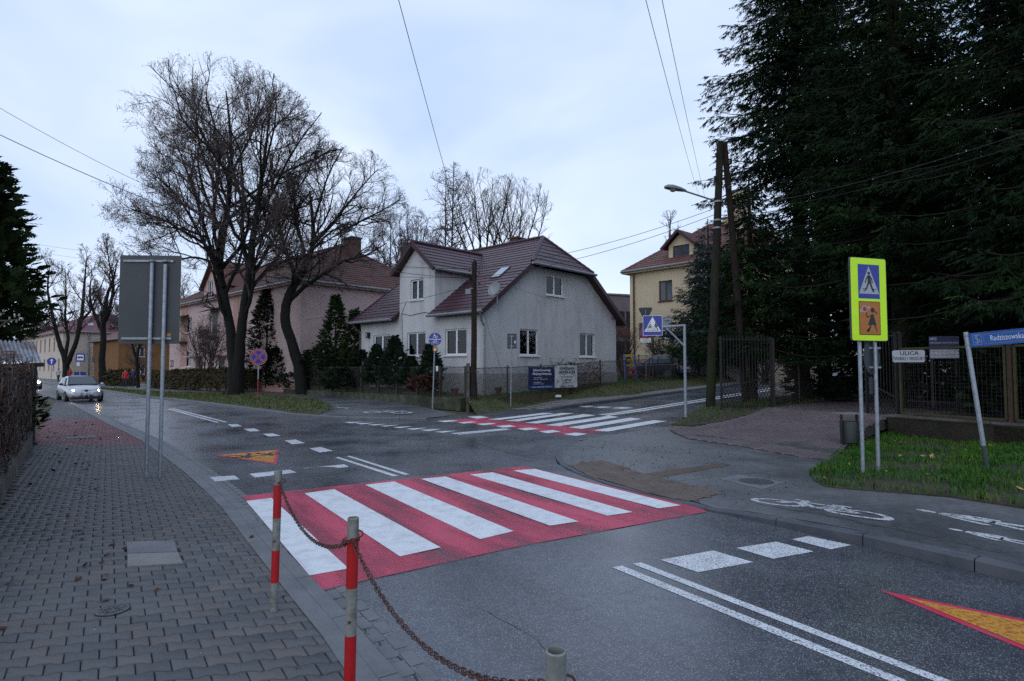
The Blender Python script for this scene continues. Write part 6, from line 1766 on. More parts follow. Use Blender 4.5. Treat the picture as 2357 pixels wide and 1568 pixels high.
# evergreen sprig sticking out of the hedge
bush('juniper_sprig', 'green juniper sprig poking out of the dry climber', (WL0.x - WLd.x*1.0 + 0.05, WL0.y - WLd.y*1.0, 0.35), 0.8, 0.16, 172, 'thuja', 90, 0.2, 'low bushes', 'round', 0.5, trunk=False)

# ---- grass and fallen leaves
def blades(name, label, poly, n, h, zfn, mat, seed, w=0.008, cat='grass', dens_fn=None, lean=0.5):
    r_ = np.random.default_rng(seed)
    xs = [p[0] for p in poly]; ys = [p[1] for p in poly]
    X = r_.uniform(min(xs), max(xs), n*3); Y = r_.uniform(min(ys), max(ys), n*3)
    ok = in_poly(X, Y, poly)
    if dens_fn is not None: ok &= r_.random(n*3) < dens_fn(X, Y)
    X, Y = X[ok][:n], Y[ok][:n]; k = len(X)
    if k == 0: return
    clump = 0.6 + 0.8*(0.5 + 0.5*np.sin(X*5.1 + seed)*np.cos(Y*4.3))
    Z = np.array([zfn(a, b) for a, b in zip(X, Y)])
    H_ = h*r_.uniform(.5, 1.4, k)*clump; a = r_.uniform(0, 2*pi, k); ln = r_.normal(0, lean, k)
    dx, dy = np.cos(a), np.sin(a)
    W_ = w*r_.uniform(.7, 1.5, k)
    B = np.stack([X, Y, Z - 0.01], 1); S = np.stack([-dy*W_, dx*W_, 0*W_], 1)
    Mid = B + np.stack([dx*ln*H_*.3, dy*ln*H_*.3, H_*.6], 1); Tip = B + np.stack([dx*ln*H_, dy*ln*H_, H_*(1 - 0.25*np.abs(ln))], 1)
    Vv = np.stack([B - S, B + S, Mid + S*.7, Tip, Mid - S*.7], 1).reshape(-1, 3)
    i = np.arange(k)[:, None]*5
    me = arr_mesh(name, Vv, [np.concatenate([i, i+1, i+2, i+4], 1), np.concatenate([i+4, i+2, i+3], 1)])
    return tag(link(name, me, M[mat]), label, cat, kind='stuff')
def flakes(name, label, poly, n, size, zfn, mat, seed, cat='leaves', dens_fn=None, flat=0.35):
    r_ = np.random.default_rng(seed)
    xs = [p[0] for p in poly]; ys = [p[1] for p in poly]
    X = r_.uniform(min(xs), max(xs), n*4); Y = r_.uniform(min(ys), max(ys), n*4)
    ok = in_poly(X, Y, poly)
    if dens_fn is not None: ok &= r_.random(n*4) < dens_fn(X, Y)
    X, Y = X[ok][:n], Y[ok][:n]; k = len(X)
    if k == 0: return
    Z = np.array([zfn(a, b) for a, b in zip(X, Y)]) + r_.uniform(0.006, 0.02, k)
    c = np.stack([X, Y, Z], 1); a = r_.uniform(0, 2*pi, k)
    x = np.stack([np.cos(a), np.sin(a), r_.normal(0, flat, k)], 1); y = np.stack([-np.sin(a), np.cos(a), r_.normal(0, flat, k)], 1)
    s = size*r_.uniform(.5, 1.4, (k, 1))
    q = np.stack([c - x*s, c - x*s*.1 + y*s*.55, c + x*s, c - x*s*.1 - y*s*.55], 1)
    return tag(link(name, arr_mesh(name, q.reshape(-1, 3), [np.arange(k*4).reshape(-1, 4)]), M[mat]), label, cat, kind='stuff')
blades('verge_grass', 'green grass on the verge under the lime green crossing sign', verge_poly, 34000, 0.10, zverge_r, 'grass', 200, 0.006, dens_fn=lambda X, Y: np.clip(0.6 + 0.55*np.sin(X*2.3 + 0.7)*np.sin(Y*1.9), 0.12, 1), lean=0.75)
blades('verge_edge_grass', 'yellowed grass along the front edge of the right verge', verge_poly, 9000, 0.085, zverge_r, 'grass_dry', 201, 0.005, dens_fn=lambda X, Y: np.clip(1.0 - (X*TD[0] + Y*TD[1] - 8.7)/1.4, 0.05, 1)*(1.0))
blades('far_verge_grass', 'autumn grass on the far verge under the limes', VG, 26000, 0.11, lambda x, y: 0.125, 'grass_dry', 202, 0.014)
blades('far_verge_green', 'green grass tufts on the far verge', VG, 9000, 0.10, lambda x, y: 0.125, 'grass', 203, 0.014)
blades('bank_grass', 'grass on the bank below the corner house fence', bank, 16000, 0.10, zbank, 'grass_dry', 204, 0.012)
blades('bank_green', 'green grass tufts on the bank below the fence', bank, 7000, 0.13, zbank, 'grass', 205, 0.011)
yf = [(-1.7, 26.9), (3.1, 31.4), (8.6, 37.2), (6.7, 39.5), (-1.2, 29.0), (-9, 37), (-16, 45), (-20.8, 48.4)]
blades('yard_grass', 'lawn between the fence and the grey house', yf, 16000, 0.09, zyard, 'grass', 206, 0.013)
blades('lawn_by_car', 'lawn around the slide and the parked dark car', [(6.7, 39.6), (8.6, 37.2), (18, 47), (12, 50), (4, 46)], 9000, 0.1, zyard, 'grass', 207, 0.016)
blades('strip_grass', 'grass strip around the foot of the leaning wooden pole', gs, 9000, 0.13, zstrip, 'grass', 208, 0.010, dens_fn=lambda X, Y: (Y < 26)*1.0)
blades('strip_dry_grass', 'dry grass between the driveway and the side street', gs, 6000, 0.12, zstrip, 'grass_dry', 209, 0.010, dens_fn=lambda X, Y: (Y < 30)*1.0)
flakes('right_fallen_leaves', 'yellow leaves fallen on the right verge', verge_poly, 60, 0.05, lambda x, y: zverge_r(x, y) + 0.05, 'yellow_leaf', 210)
flakes('lime_leaf_litter', 'reddish leaf litter around the lime trunks', VG, 5200, 0.06, lambda x, y: 0.14 + 0.2*max(math.exp(-((x-bA.x)**2+(y-bA.y)**2)/1.6), math.exp(-((x-bB.x)**2+(y-bB.y+.5)**2)/1.6)), 'leaf_litter', 211, dens_fn=lambda X, Y: np.clip(np.exp(-((X-bA.x)**2+(Y-bA.y)**2)/3.0) + np.exp(-((X-bB.x)**2+(Y-bB.y+.6)**2)/3.0), 0.0, 1), flat=0.8)
wl_poly = [tuple(WL0 - WLd*14), tuple(WL0 + WLd*6), tuple(WL0 + WLd*6 - n_w*1.4), tuple(WL0 - WLd*14 - n_w*1.4)]
flakes('pavement_leaf_litter', 'wet brown leaves along the low garden wall', wl_poly, 5000, 0.042, lambda x, y: 0.034, 'leaf_litter', 212, dens_fn=lambda X, Y: np.exp(-np.abs((X - WL0.x)*-n_w.x + (Y - WL0.y)*-n_w.y)/0.45)*(0.15 + 0.85*(np.sin(X*3.1 + Y*2.3) > 0.1)))
flakes('pavement_leaves', 'scattered dead leaves on the block pavement', pav_in, 420, 0.022, lambda x, y: 0.034, 'dead_leaf', 213, dens_fn=lambda X, Y: (Y < 22)*1.0)
flakes('pavement_grit', 'tiny pale grit scattered on the block pavement', pav_in, 900, 0.005, lambda x, y: 0.032, 'litter', 214, dens_fn=lambda X, Y: (Y < 9)*1.0, cat='grit')
flakes('corner_leaves', 'scattered dead leaves on the corner asphalt', [tuple(p) for p in rk_in[:12]] + [verge_front[2], drive_front[3]], 420, 0.02, zcorner, 'dead_leaf', 215)
flakes('far_path_leaves', 'fallen leaves on the far asphalt path', fk_in[:8] + path_back[:7][::-1], 700, 0.035, zpath, 'dead_leaf', 216)

# ------------------------------------------------------------------ walls, fences, gates
t = thing('low_garden_wall', 'low weathered concrete wall along the left side of the pavement', 'wall', (WL0.x, WL0.y, 0), math.atan2(WLd.y, WLd.x))
sgn = 1 if (Vector((-WLd.y, WLd.x)) - n_w).length < 0.1 else -1
for k in range(-8, 1):
    x0, x1 = k*1.9, k*1.9 + 1.885
    y0, y1 = sorted((0.0, sgn*0.36))
    G().box(x0, min(x1, 0.3), y0, y1, -0.05, 0.345 + 0.004*(k % 3)).obj('wall_block', M['conc_old'], t)
# fence of dark boards behind the climber and a shed with a corrugated roof
t = thing('board_fence', 'dark board fence behind the dry climber at the left edge', 'fence', (WL0.x + n_w.x*0.55, WL0.y + n_w.y*0.55, 0), math.atan2(WLd.y, WLd.x))
for k in range(-80, 2):
    G().box(k*0.16, k*0.16+0.15, -0.012, 0.012, 0.3, 1.95 + 0.03*math.sin(k*3.7)).obj('board', M['board_dark'], t)
pr = WL0 + n_w*0.3
sh = thing('corrugated_shelter', 'weathered corrugated sheet roof over the fence at the left edge', 'shelter', (0, 0, 0))
A, B, C_, D_ = V(-140, 838, 13.4), V(95, 832, 14.6), V(78, 786, 15.2), V(-160, 782, 14.0)
g = G(); n = 92
for i in range(n+1):
    f = i/n; off = 0.03*math.sin(i*pi/2)
    a = A.lerp(B, f) + Vector((0, 0, off)); d_ = D_.lerp(C_, f) + Vector((0, 0, off))
    g.v += [tuple(a), tuple(d_), tuple(a - Vector((0,0,.008))), tuple(d_ - Vector((0,0,.008)))]
for i in range(n): g.f += [(4*i, 4*i+4, 4*i+5, 4*i+1), (4*i+2, 4*i+3, 4*i+7, 4*i+6), (4*i, 4*i+2, 4*i+6, 4*i+4)]
g.obj('roof_sheet', M['corr'], sh)
G().beam(A + Vector((0,.1,-.08)), B + Vector((0,.1,-.08)), 0.08, 0.1).beam(D_ + Vector((0,0,-.08)), C_ + Vector((0,0,-.08)), 0.08, 0.1).obj('rafters', M['board_dark'], sh)
for p in (B.lerp(A, .08), C_.lerp(D_, .08), A.lerp(B, .3)):
    G().beam((p.x, p.y, 0), (p.x, p.y, p.z - 0.1), 0.1, 0.1).obj('post', M['board_dark'], sh)

def chain_panel(parent, L, z0, z1, pitch=0.075, r=0.0062, slope=0.0, name='wire_mesh', mat='mesh_wire'):
    """diamond mesh between x=0..L in the plane y=0"""
    g = G(); h = z1 - z0
    def wire(xa, za, xb, zb):
        d = Vector((xb-xa, 0, zb-za)).normalized(); n = Vector((-d.z, 0, d.x))*r
        i = len(g.v)
        for x, z in ((xa, za), (xb, zb)):
            b = Vector((x, 0, z + slope*x))
            g.v += [tuple(b + n), tuple(b + Vector((0, r, 0)) - n*.6), tuple(b + Vector((0, -r, 0)) - n*.6)]
        g.f += [(i, i+1, i+4, i+3), (i+1, i+2, i+5, i+4), (i+2, i, i+3, i+5)]
    k = -h
    while k < L:
        xa, xb = max(k, 0), min(k + h, L)
        if xb > xa: wire(xa, z0 + (xa - k), xb, z0 + (xb - k)); wire(xa, z1 - (xa - k), xb, z1 - (xb - k))
        k += pitch*1.0
    o = g.obj(name, M[mat], parent); o['kind'] = 'stuff'
    return o
def mesh_fence(name, label, pts, ztop, zbot, post_step, post_h=0.06, postm='fence_iron', post_r=0.045, base=None, concrete=False, pitch=0.10, framed=False):
    """pts: polyline 2D; ztop/zbot functions of (x,y)"""
    T = thing(name, label, 'fence', (pts[0][0], pts[0][1], 0))
    o = Vector((pts[0][0], pts[0][1], 0))
    for a, b in zip(pts[:-1], pts[1:]):
        a, b = Vector(a), Vector(b); L = (b - a).length; d = (b - a)/L; n = max(1, round(L/post_step)); st = L/n
        for k in range(n + 1):
            p = a + d*st*k; zb, z1 = zbot(p.x, p.y), ztop(p.x, p.y)
            g = G()
            if concrete: g.beam((p.x-o.x, p.y-o.y, zb - 0.3), (p.x-o.x, p.y-o.y, z1 + post_h), 0.12, 0.12, up=(d.x, d.y, 0))
            else: g.tube([(p.x-o.x, p.y-o.y, zb - 0.2), (p.x-o.x, p.y-o.y, z1 + post_h)], post_r, 6)
            g.obj('post', M[postm], T)
            if k < n:
                q = p + d*st; zb2, z2_ = zbot(q.x, q.y), ztop(q.x, q.y)
                G().beam((p.x-o.x, p.y-o.y, z1), (q.x-o.x, q.y-o.y, z2_), 0.03, 0.03).obj('top_rail', M[postm], T)
                G().beam((p.x-o.x, p.y-o.y, zb+0.05), (q.x-o.x, q.y-o.y, zb2+0.05), 0.025, 0.025).obj('bottom_rail', M[postm], T)
                m = chain_panel(T, st, 0.05, (z1 - zb), pitch, slope=(zb2 - zb)/st)
                m.location = (p.x-o.x, p.y-o.y, zb); m.rotation_euler = (0, 0, math.atan2(d.y, d.x))
    return T
# low mossy wall and fence of the corner house, along the path
FA, FB = Vector((-2.15, 26.75)), Vector((-20.9, 48.2))
def fl_b(x, y):
    f = max(0, min(1, (y - 26.75)/21.45)); return 0.53 - 0.22*f
t = thing('mossy_fence_wall', 'low mossy concrete wall under the corner house fence', 'wall', (FA.x, FA.y, 0), math.atan2(FB.y-FA.y, FB.x-FA.x))
Lw = (FB - FA).length; k = 0.0
while k < Lw:
    p = FA.lerp(FB, k/Lw); z1 = fl_b(p.x, p.y)
    G().box(k, k + 1.985, -0.05 + 0.01*math.sin(k*7), 0.26, -0.05, z1 - 0.01).obj('wall_block', M['conc_moss'], t); k += 2.0
k = 0.0
while k < 11:
    G().box(k, k + 0.98, -0.42, -0.06, -0.05, 0.20 - 0.008*k).obj('lower_step', M['conc_moss'], t); k += 1.0
mesh_fence('chain_link_fence', 'rusty chain link fence on the mossy wall along the path', [FA + Vector((.05,.1)), FB], lambda x, y: 1.93, fl_b, 2.05, 0.05, concrete=True)
# and along the side street
E0 = Vector((-1.9, 26.7)); E1 = Vector((3.15, 31.35)); E2 = Vector((8.7, 37.15)); E3 = Vector((18.5, 47.0))
def fr_bz(x, y): return zyard(x, y) + 0.02
mesh_fence('chain_link_fence', 'chain link fence with the two banners along the side street', [E0, E1, E2], lambda x, y: fr_bz(x, y) + 1.38, fr_bz, 2.3, 0.1)
mesh_fence('chain_link_fence', 'chain link fence in front of the parked dark car', [E2 + Vector((.25,.25)), E3], lambda x, y: fr_bz(x, y) + 1.35, fr_bz, 2.4, 0.12)
mesh_fence('chain_link_fence', 'mesh fence with brown posts below the yellow house', [(8.3, 50.4), (15.2, 46.4)], lambda x, y: 2.9, lambda x, y: 1.35, 2.5, 0.12, postm='brown_frame', pitch=0.11)
mesh_fence('chain_link_fence', 'chain link fence between the spruces and the side street', [(9.25, 20.9), (24, 35.5)], lambda x, y: zt(x,y) + 0.55 + 1.5, lambda x, y: zt(x, y) + 0.50, 2.6, 0.08, postm='iron')
t = thing('garden_gate', 'small pale-framed mesh gate beside the pink house hedge', 'gate', (V(588, 893, 47).x, 47, 0.3), R(-40))
G().beam((0,0,0),(0,0,1.55),0.05,0.05).obj('gate_post', M['sign_dull'], t); G().beam((1.2,0,0),(1.2,0,1.55),0.06,0.06).obj('gate_post', M['iron'], t)
G().beam((0.03,0,1.5),(1.17,0,1.5),0.035,0.035).beam((0.03,0,.1),(1.17,0,.1),0.035,0.035).obj('gate_frame', M['iron'], t); chain_panel(t, 1.2, 0.1, 1.5, 0.09)
# concrete wall and framed mesh fence on the right
t = thing('right_fence_wall', 'stained concrete base wall behind the right verge', 'wall', (fr_a.x, fr_a.y, 0), math.atan2(fr_d.y, fr_d.x))
for k in range(4): G().box(-0.25 + k*2.5, -0.25 + k*2.5 + 2.49, 0.0, 0.3, -0.1, 0.545).obj('wall_block', M['conc_old'], t)
for k in range(4): G().box(-0.27 + k*2.5, -0.27 + k*2.5 + 2.48, -0.04, 0.34, 0.545, 0.60).obj('coping', M['conc_old'], t)
t = thing('framed_mesh_fence', 'mesh fence in mossy yellow-green frames on the right wall', 'fence', (fr_a.x, fr_a.y, 0), math.atan2(fr_d.y, fr_d.x))
for k in range(3):
    x0, x1 = 0.05 + k*2.62, 0.05 + k*2.62 + 2.42
    g = G(); w = 0.055
    for a, b in (((x0,.15,.66),(x1,.15,.66)), ((x0,.15,2.42),(x1,.15,2.42)), ((x0,.15,.66),(x0,.15,2.42)), ((x1,.15,.66),(x1,.15,2.42))): g.beam(a, b, w, w)
    fr = g.obj('frame', M['fence_moss'], t)
    g = G()
    for i in range(1, 25): g.tube([(x0 + i*(x1-x0)/25, .15, .68), (x0 + i*(x1-x0)/25, .15, 2.4)], 0.0028, 3, False)
    for i in range(1, 19): g.tube([(x0, .153, .66 + i*1.76/19), (x1, .153, .66 + i*1.76/19)], 0.0028, 3, False)
    g.obj('wire_grid', M['mesh_wire'], fr)['kind'] = 'stuff'
    G().beam((x1 + 0.10, .15, .5), (x1 + 0.10, .15, 2.55), 0.09, 0.09).obj('post', M['rust_post'], t)
t2 = thing('picket_fence', 'dark iron picket fence deep behind the framed mesh', 'fence', (13.2, 19.5, 0.5), R(-64))
for k in range(60):
    G().tube([(k*0.13, 0, 0), (k*0.13, 0, 1.75), (k*0.13, 0, 1.86)], [0.014, 0.014, 0.002], 5).obj('picket', M['iron'], t2)
G().beam((-.1, 0, .3), (7.8, 0, .3), 0.04, 0.04).beam((-.1, 0, 1.55), (7.8, 0, 1.55), 0.04, 0.04).obj('rails', M['iron'], t2)
# gates
def gate(name, label, a, b, z0, z1, flip=False, latt=0.62):
    a, b = Vector(a), Vector(b); L = (b - a).length
    T = thing(name, label, 'gate', (a.x, a.y, 0), math.atan2(b.y - a.y, b.x - a.x))
    g = G(); H_ = z1 - z0
    g.beam((0,0,z0-.12),(0,0,z1),0.06,0.06); g.beam((L,0,z0),(L,0,z1),0.06,0.06)
    g.beam((0,0,z0),(L,0,z0),0.045,0.05); g.beam((0,0,z1-.1),(L,0,z1-.1),0.035,0.045)
    g.obj('gate_frame', M['iron'], T)
    zl = lambda x: z0 + latt + 0.42*(x/L if not flip else 1 - x/L)
    G().beam((0,0,zl(0)),(L,0,zl(L)),0.035,0.045).obj('slanted_rail', M['iron'], T)
    n = int(L/0.115)
    for k in range(1, n):
        x = L*k/n; G().box(x-.009, x+.009, -.009, .009, zl(x), z1 + 0.05).obj('bar', M['iron'], T)
    g = G(); k = -1.2
    while k < L:
        for s in (1, -1):
            pts = []
            for i in range(25):
                x = k + i*0.05; z = (z0 + i*0.087) if s > 0 else None
                if s < 0: x = L - x
                zz = z0 + i*0.087
                if 0 <= x <= L and zz <= zl(x): pts.append((x, 0.006*s, zz))
            if len(pts) > 1: g.beam(pts[0], pts[-1], 0.012, 0.016)
        k += 0.125
    g.obj('lattice', M['iron'], T)['kind'] = 'stuff'
    return T
gate('iron_gate_leaf', 'open black iron gate leaf with lattice foot beside the wooden pole', (V(1659, 850, 20.2).x, 20.2), (9.08, 20.6), 0.56, 2.98)
gate('iron_gate_leaf', 'second black iron gate leaf behind the lime green sign posts', (V(1993, 850, 17.9).x, 17.9), (10.95, 16.75), 0.42, 2.92, True)
for x, y, lb in ((9.2, 20.72, 'square iron gate post beside the first gate leaf'), (11.05, 16.75, 'square iron gate post at the end of the right wall')):
    tp = thing('gate_post', lb, 'post', (x, y, 0)); G().box(-.05,.05,-.05,.05,0.2,2.9).obj('shaft', M['iron'], tp); G().lathe([(0.06,2.9),(0.06,2.92),(0.001,2.95)], 8).obj('cap', M['iron'], tp)

# ------------------------------------------------------------------ bollards and chain
posts = [(-1.83, 4.6), (-0.855, 3.16), (0.118, 1.69)]
labels = ['red and grey striped steel bollard farthest from the viewer', 'red and grey striped steel bollard in the middle of the chain', 'grey top of the nearest steel bollard at the bottom edge']
bd = [0.0, 0.23, 0.475, 0.72, 0.975, 1.085]
for k, ((x, y), lb) in enumerate(zip(posts, labels)):
    T = thing('bollard', lb, 'bollard', (x, y, 0.02), 0, 'chain bollards along the kerb'); T.rotation_euler = (0.0, R((0.8, 0.6, 0.3)[k]), 0)
    for i, (z0, z1) in enumerate(zip(bd[:-1], bd[1:])):
        r = 0.0302 if i % 2 else 0.0295
        if i == 4: o = G().lathe([(r, z0), (r, z1-.003), (r-.003, z1), (r-.005, z1), (r-.005, z1-.05), (0.001, z1-.05)], 24, cap=False).obj('steel_top', M['galv_dirty'], T)
        else: o = G().lathe([(r, z0), (r, z1)], 24, cap=False).obj('red_band' if i % 2 else 'grey_band', M['post_red'] if i % 2 else M['galv_dirty'], T)
        autosmooth(o)
    hook_z = 1.0
    g = G().tube([(0.03*math.cos(a)*.8 + 0.03, 0, hook_z + 0.018*math.sin(a)) for a in np.linspace(0, 2*pi, 10)], 0.004, 6).obj('chain_eye', M['rust'], T)
    G().tube([(0, -0.028, 0.55), (0, -0.036, 0.55)], 0.008, 8).obj('bolt', M['rust'], T)
def link_mesh():
    g = G(); pts = []
    for i in range(14):
        t_ = 2*pi*i/14; x = 0.0115*math.cos(t_); z = 0.0105*math.sin(t_)
        z += 0.0085*(1 if math.sin(t_) > 0 else -1) if abs(math.sin(t_)) > 1e-3 else 0
        pts.append(Vector((x, 0, z)))
    n = 6; m = len(pts)
    for i, p in enumerate(pts):
        d = (pts[(i+1) % m] - pts[i-1]).normalized(); a = Vector((0,1,0)); b = d.cross(a)
        for k in range(n): g.v.append(tuple(p + (a*math.cos(2*pi*k/n) + b*math.sin(2*pi*k/n))*0.0028))
    for i in range(m):
        for k in range(n): g.f.append((i*n+k, i*n+(k+1) % n, ((i+1) % m)*n+(k+1) % n, ((i+1) % m)*n+k))
    me = g.mesh('chain_link', True); me.materials.append(M['rust']); return me
LM = link_mesh()
def chain(label, a, b, sag, low=0.5):
    a, b = Vector(a), Vector(b)
    T = thing('chain', label, 'chain', tuple(a), 0, 'rusty chains between the bollards')
    N = 400; P_ = []
    for i in range(N+1):
        f = i/N; p = a.lerp(b, f); p.z -= sag*4*f*(1-f)*(1 + (low-0.5)*(f-0.5)*2); P_.append(p)
    acc, k, nxt = 0.0, 0, 0.0
    for p, q in zip(P_[:-1], P_[1:]):
        L = (q - p).length
        while nxt <= acc + L:
            d = (q - p).normalized(); pos = p.lerp(q, (nxt - acc)/L)
            rot = d.to_track_quat('Z', 'Y').to_euler()
            m = d.to_track_quat('Z', 'Y').to_matrix().to_4x4() @ Matrix.Rotation(pi/2*(k % 2) + random.uniform(-.25,.25), 4, 'Z')
            o = link('chain_link', LM, None, T, tuple(pos - a)); o.rotation_euler = m.to_euler()
            nxt += 0.0275; k += 1
        acc += L
    return T
zz_ = 1.02
chain('short rusty chain hanging between the farther two bollards', (posts[0][0]+.03, posts[0][1]-.02, zz_), (posts[1][0]-.01, posts[1][1]+.03, 0.97), 0.19, 0.5)
chain('long rusty chain sagging from the middle bollard to the nearest', (posts[1][0]+.02, posts[1][1]-.03, 0.985), (posts[2][0]-.02, posts[2][1]+.03, 1.0), 0.205, 0.5)
wrapT = thing('chain_wrap', 'loose chain end wrapped round the middle bollard', 'chain', (posts[1][0], posts[1][1], 0.99))
for k in range(14):
    a = 2*pi*k/7
    o = link('chain_link', LM, None, wrapT, (0.036*math.cos(a), 0.036*math.sin(a), 0.012*math.sin(a*1.3) - 0.012*(k > 7))); o.rotation_euler = (R(80), random.uniform(-.6,.6), a)

# ------------------------------------------------------------------ signs
def disc(r, n=32): return circ(0, 0, r, n)
def put(g, poly, y, dx=0, dz=0): g.plate([(x+dx, z+dz) for x, z in poly], y, y + 0.0009)
def walker(parent, cx, cz, h, y, mat='sign_black', flip=1, name='walker_symbol'):
    g = G()
    tr = lambda p: (cx + flip*p[0]*h, cz + p[1]*h)
    for q in WALK_POLY: g.plate([tr(p) for p in q], y, y + 0.001)
    g.plate(circ(cx, cz + .93*h, .075*h, 14), y, y + 0.001)
    strokes(g, WALK, 0.06, y, y + 0.001, tr)
    return g.obj(name, M[mat], parent)
def bike(parent, cx, cz, w, y, mat='sign_white', rider=False, lw=0.045):
    g = G(); tr = lambda p: (cx + p[0]*w, cz + p[1]*w)
    strokes(g, BIKE, lw, y, y + 0.001, tr)
    if rider:
        g.plate([tr(p) for p in ((-.13,.62),(.0,.62),(.13,.92),(.02,.95))], y, y+.001); g.plate(circ(cx+.1*w, cz+1.06*w, .07*w, 12), y, y+.001)
        strokes(g, [[(.08,.88),(.22,.72)], [(-.06,.62),(.08,.42),(.0,.2)]], 0.075, y, y+.001, tr)
    return g.obj('bicycle_symbol', M[mat], parent)
def pole(parent, x, y, z0, z1, r=0.03, mat='galv', name='pole'):
    o = G().lathe([(r, z0), (r, z1), (r*.9, z1+.006), (0.001, z1+.006)], 14, (x, y, 0), cap=False).obj(name, M[mat], parent); return autosmooth(o)
# large grey sign seen from behind
p = P(336, 1100, 0.03); q = P(376, 1097, 0.03)
T = thing('sign_back', 'big grey back of a road sign on two posts at the left pavement', 'road sign', (p.x, p.y, 0.02), R(3))
dx = q.x - p.x; top = V(341, 606, p.y).z; z0, z1 = V(336, 794, p.y).z, V(336, 590, p.y).z
x0, x1 = V(273, 690, p.y).x - p.x, V(410, 690, p.y).x - p.x
pole(T, 0, 0, 0, top-.02); pole(T, dx, 0.0, 0, top-.045)
G().plate(rrect(x0, x1, z0, z1, 0.035, 4), 0.038, 0.045).obj('panel', M['sign_grey'], T)
g = G(); g.plate(rrect(x0, x1, z0, z1, 0.035, 4), 0.045, 0.05); g.obj('panel_front', M['sign_lime'], T)
for zz in (z0 + 0.09, z1 - 0.10):
    r_ = G().box(x0+.07, x1-.12, 0.012, 0.037, zz-.018, zz+.018).obj('mounting_rail', M['galv'], T)
    for xx in (0, dx):
        G().lathe([(0.038, zz-.016), (0.038, zz+.016)], 14, (xx, 0, 0)).obj('clamp', M['galv'], r_)
        for s in (-.055, .055): G().tube([(xx+s, 0.013, zz), (xx+s, -0.008, zz)], 0.008, 6).obj('bolt', M['galv'], r_)
G().box(dx+.035, dx+.10, 0.0365, 0.0378, z0+.13, z0+.18).obj('orange_sticker', M['sign_orange'], T)
# lime green crossing sign with the school sign below
bw, bh = 0.80, 1.46
T = thing('crossing_sign', 'lime green board with blue crossing sign and orange school children sign', 'road sign', (0,0,0), R(17))
c0 = V(1999, 690, 10.35); T.location = (c0.x, c0.y, 0.1)
zb = V(1999, 784, 10.35).z - 0.1; zt2 = zb + bh
G().plate(rrect(-bw/2-.012, bw/2+.012, zb-.012, zt2+.012, 0.04), -0.002, 0.03).obj('panel_rim', M['sign_grey'], T)
brd = G().plate(rrect(-bw/2, bw/2, zb, zt2, 0.035), -0.005, -0.002).obj('lime_panel', M['sign_lime'], T)
bx0, bx1 = -0.30*bw, 0.31*bw
bz0, bz1 = zb + 0.508*bh, zb + 0.925*bh
G().plate([(bx0,bz0),(bx1,bz0),(bx1,bz1),(bx0,bz1)], -0.0065, -0.005).obj('blue_square', M['sign_blue'], brd)
cx = (bx0+bx1)/2; w2 = (bx1-bx0)*0.47; hh = bz1-bz0
G().plate([(cx-w2,bz0+.14*hh),(cx+w2,bz0+.14*hh),(cx,bz0+.95*hh)], -0.0078, -0.0065).obj('white_triangle', M['sign_dull'], brd)
walker(brd, cx, bz0+.19*hh, hh*0.60, -0.0092)
g = G(); g.plate([(cx-.62*w2,bz0+.27*hh),(cx-.15*w2,bz0+.27*hh),(cx-.15*w2,bz0+.29*hh),(cx-.62*w2,bz0+.29*hh)], -.0092, -.0078); g.plate([(cx+.25*w2,bz0+.27*hh),(cx+.72*w2,bz0+.27*hh),(cx+.72*w2,bz0+.29*hh),(cx+.25*w2,bz0+.29*hh)], -.0092, -.0078); g.obj('kerb_line', M['sign_black'], brd)
oz0, oz1 = zb + 0.065*bh, zb + 0.475*bh
G().plate(rrect(bx0, bx1, oz0, oz1, 0.02), -0.0065, -0.005).obj('orange_rim', M['sign_black'], brd)
G().plate(rrect(bx0+.012, bx1-.012, oz0+.012, oz1-.012, 0.016), -0.0078, -0.0065).obj('orange_square', M['sign_orange'], brd)
oh = oz1 - oz0; tr = lambda p: (cx + p[0]*oh, oz0 + p[1]*oh)
g = G()
for poly in ([(.06,.62),(.14,.62),(.24,.3),(-.08,.3)], [(.0,.3),(.06,.3),(-.07,.12),(-.14,.13),(-.13,.1),(-.05,.09)], [(.15,.3),(.21,.3),(.27,.12),(.22,.08),(.24,.13)], [(.18,.74),(.28,.66),(.26,.62),(.2,.68)]):
    g.plate([tr(p) for p in poly], -.009, -.0078)
g.plate([tr(p) for p in circ(.11, .74, .075, 14)], -.009, -.0078)
strokes(g, [[(.08,.58),(-.1,.54)], [(-.1,.52),(-.14,.68)]], 0.03, -.009, -.0078, tr); g.obj('girl_symbol', M['sign_black'], brd)
g = G(); g.plate([tr(p) for p in circ(-.19, .77, .105, 20)], -.009, -.0078); g.plate([tr(p) for p in ((-.08,.82),(.0,.87),(.01,.8),(-.06,.77))], -.009, -.0078); g.plate([tr(p) for p in ((-.3,.74),(-.36,.76),(-.35,.68),(-.28,.68))], -.009, -.0078); g.obj('lollipop_ring', M['sign_dull'], brd)
g = G(); g.plate([tr(p) for p in circ(-.19, .77, .075, 20)], -.0102, -.009); g.obj('lollipop_disc', M['sign_red'], brd)
for xx in (-0.17, 0.18): pole(T, xx, 0.062, -0.1, zt2 - 0.05, 0.031)
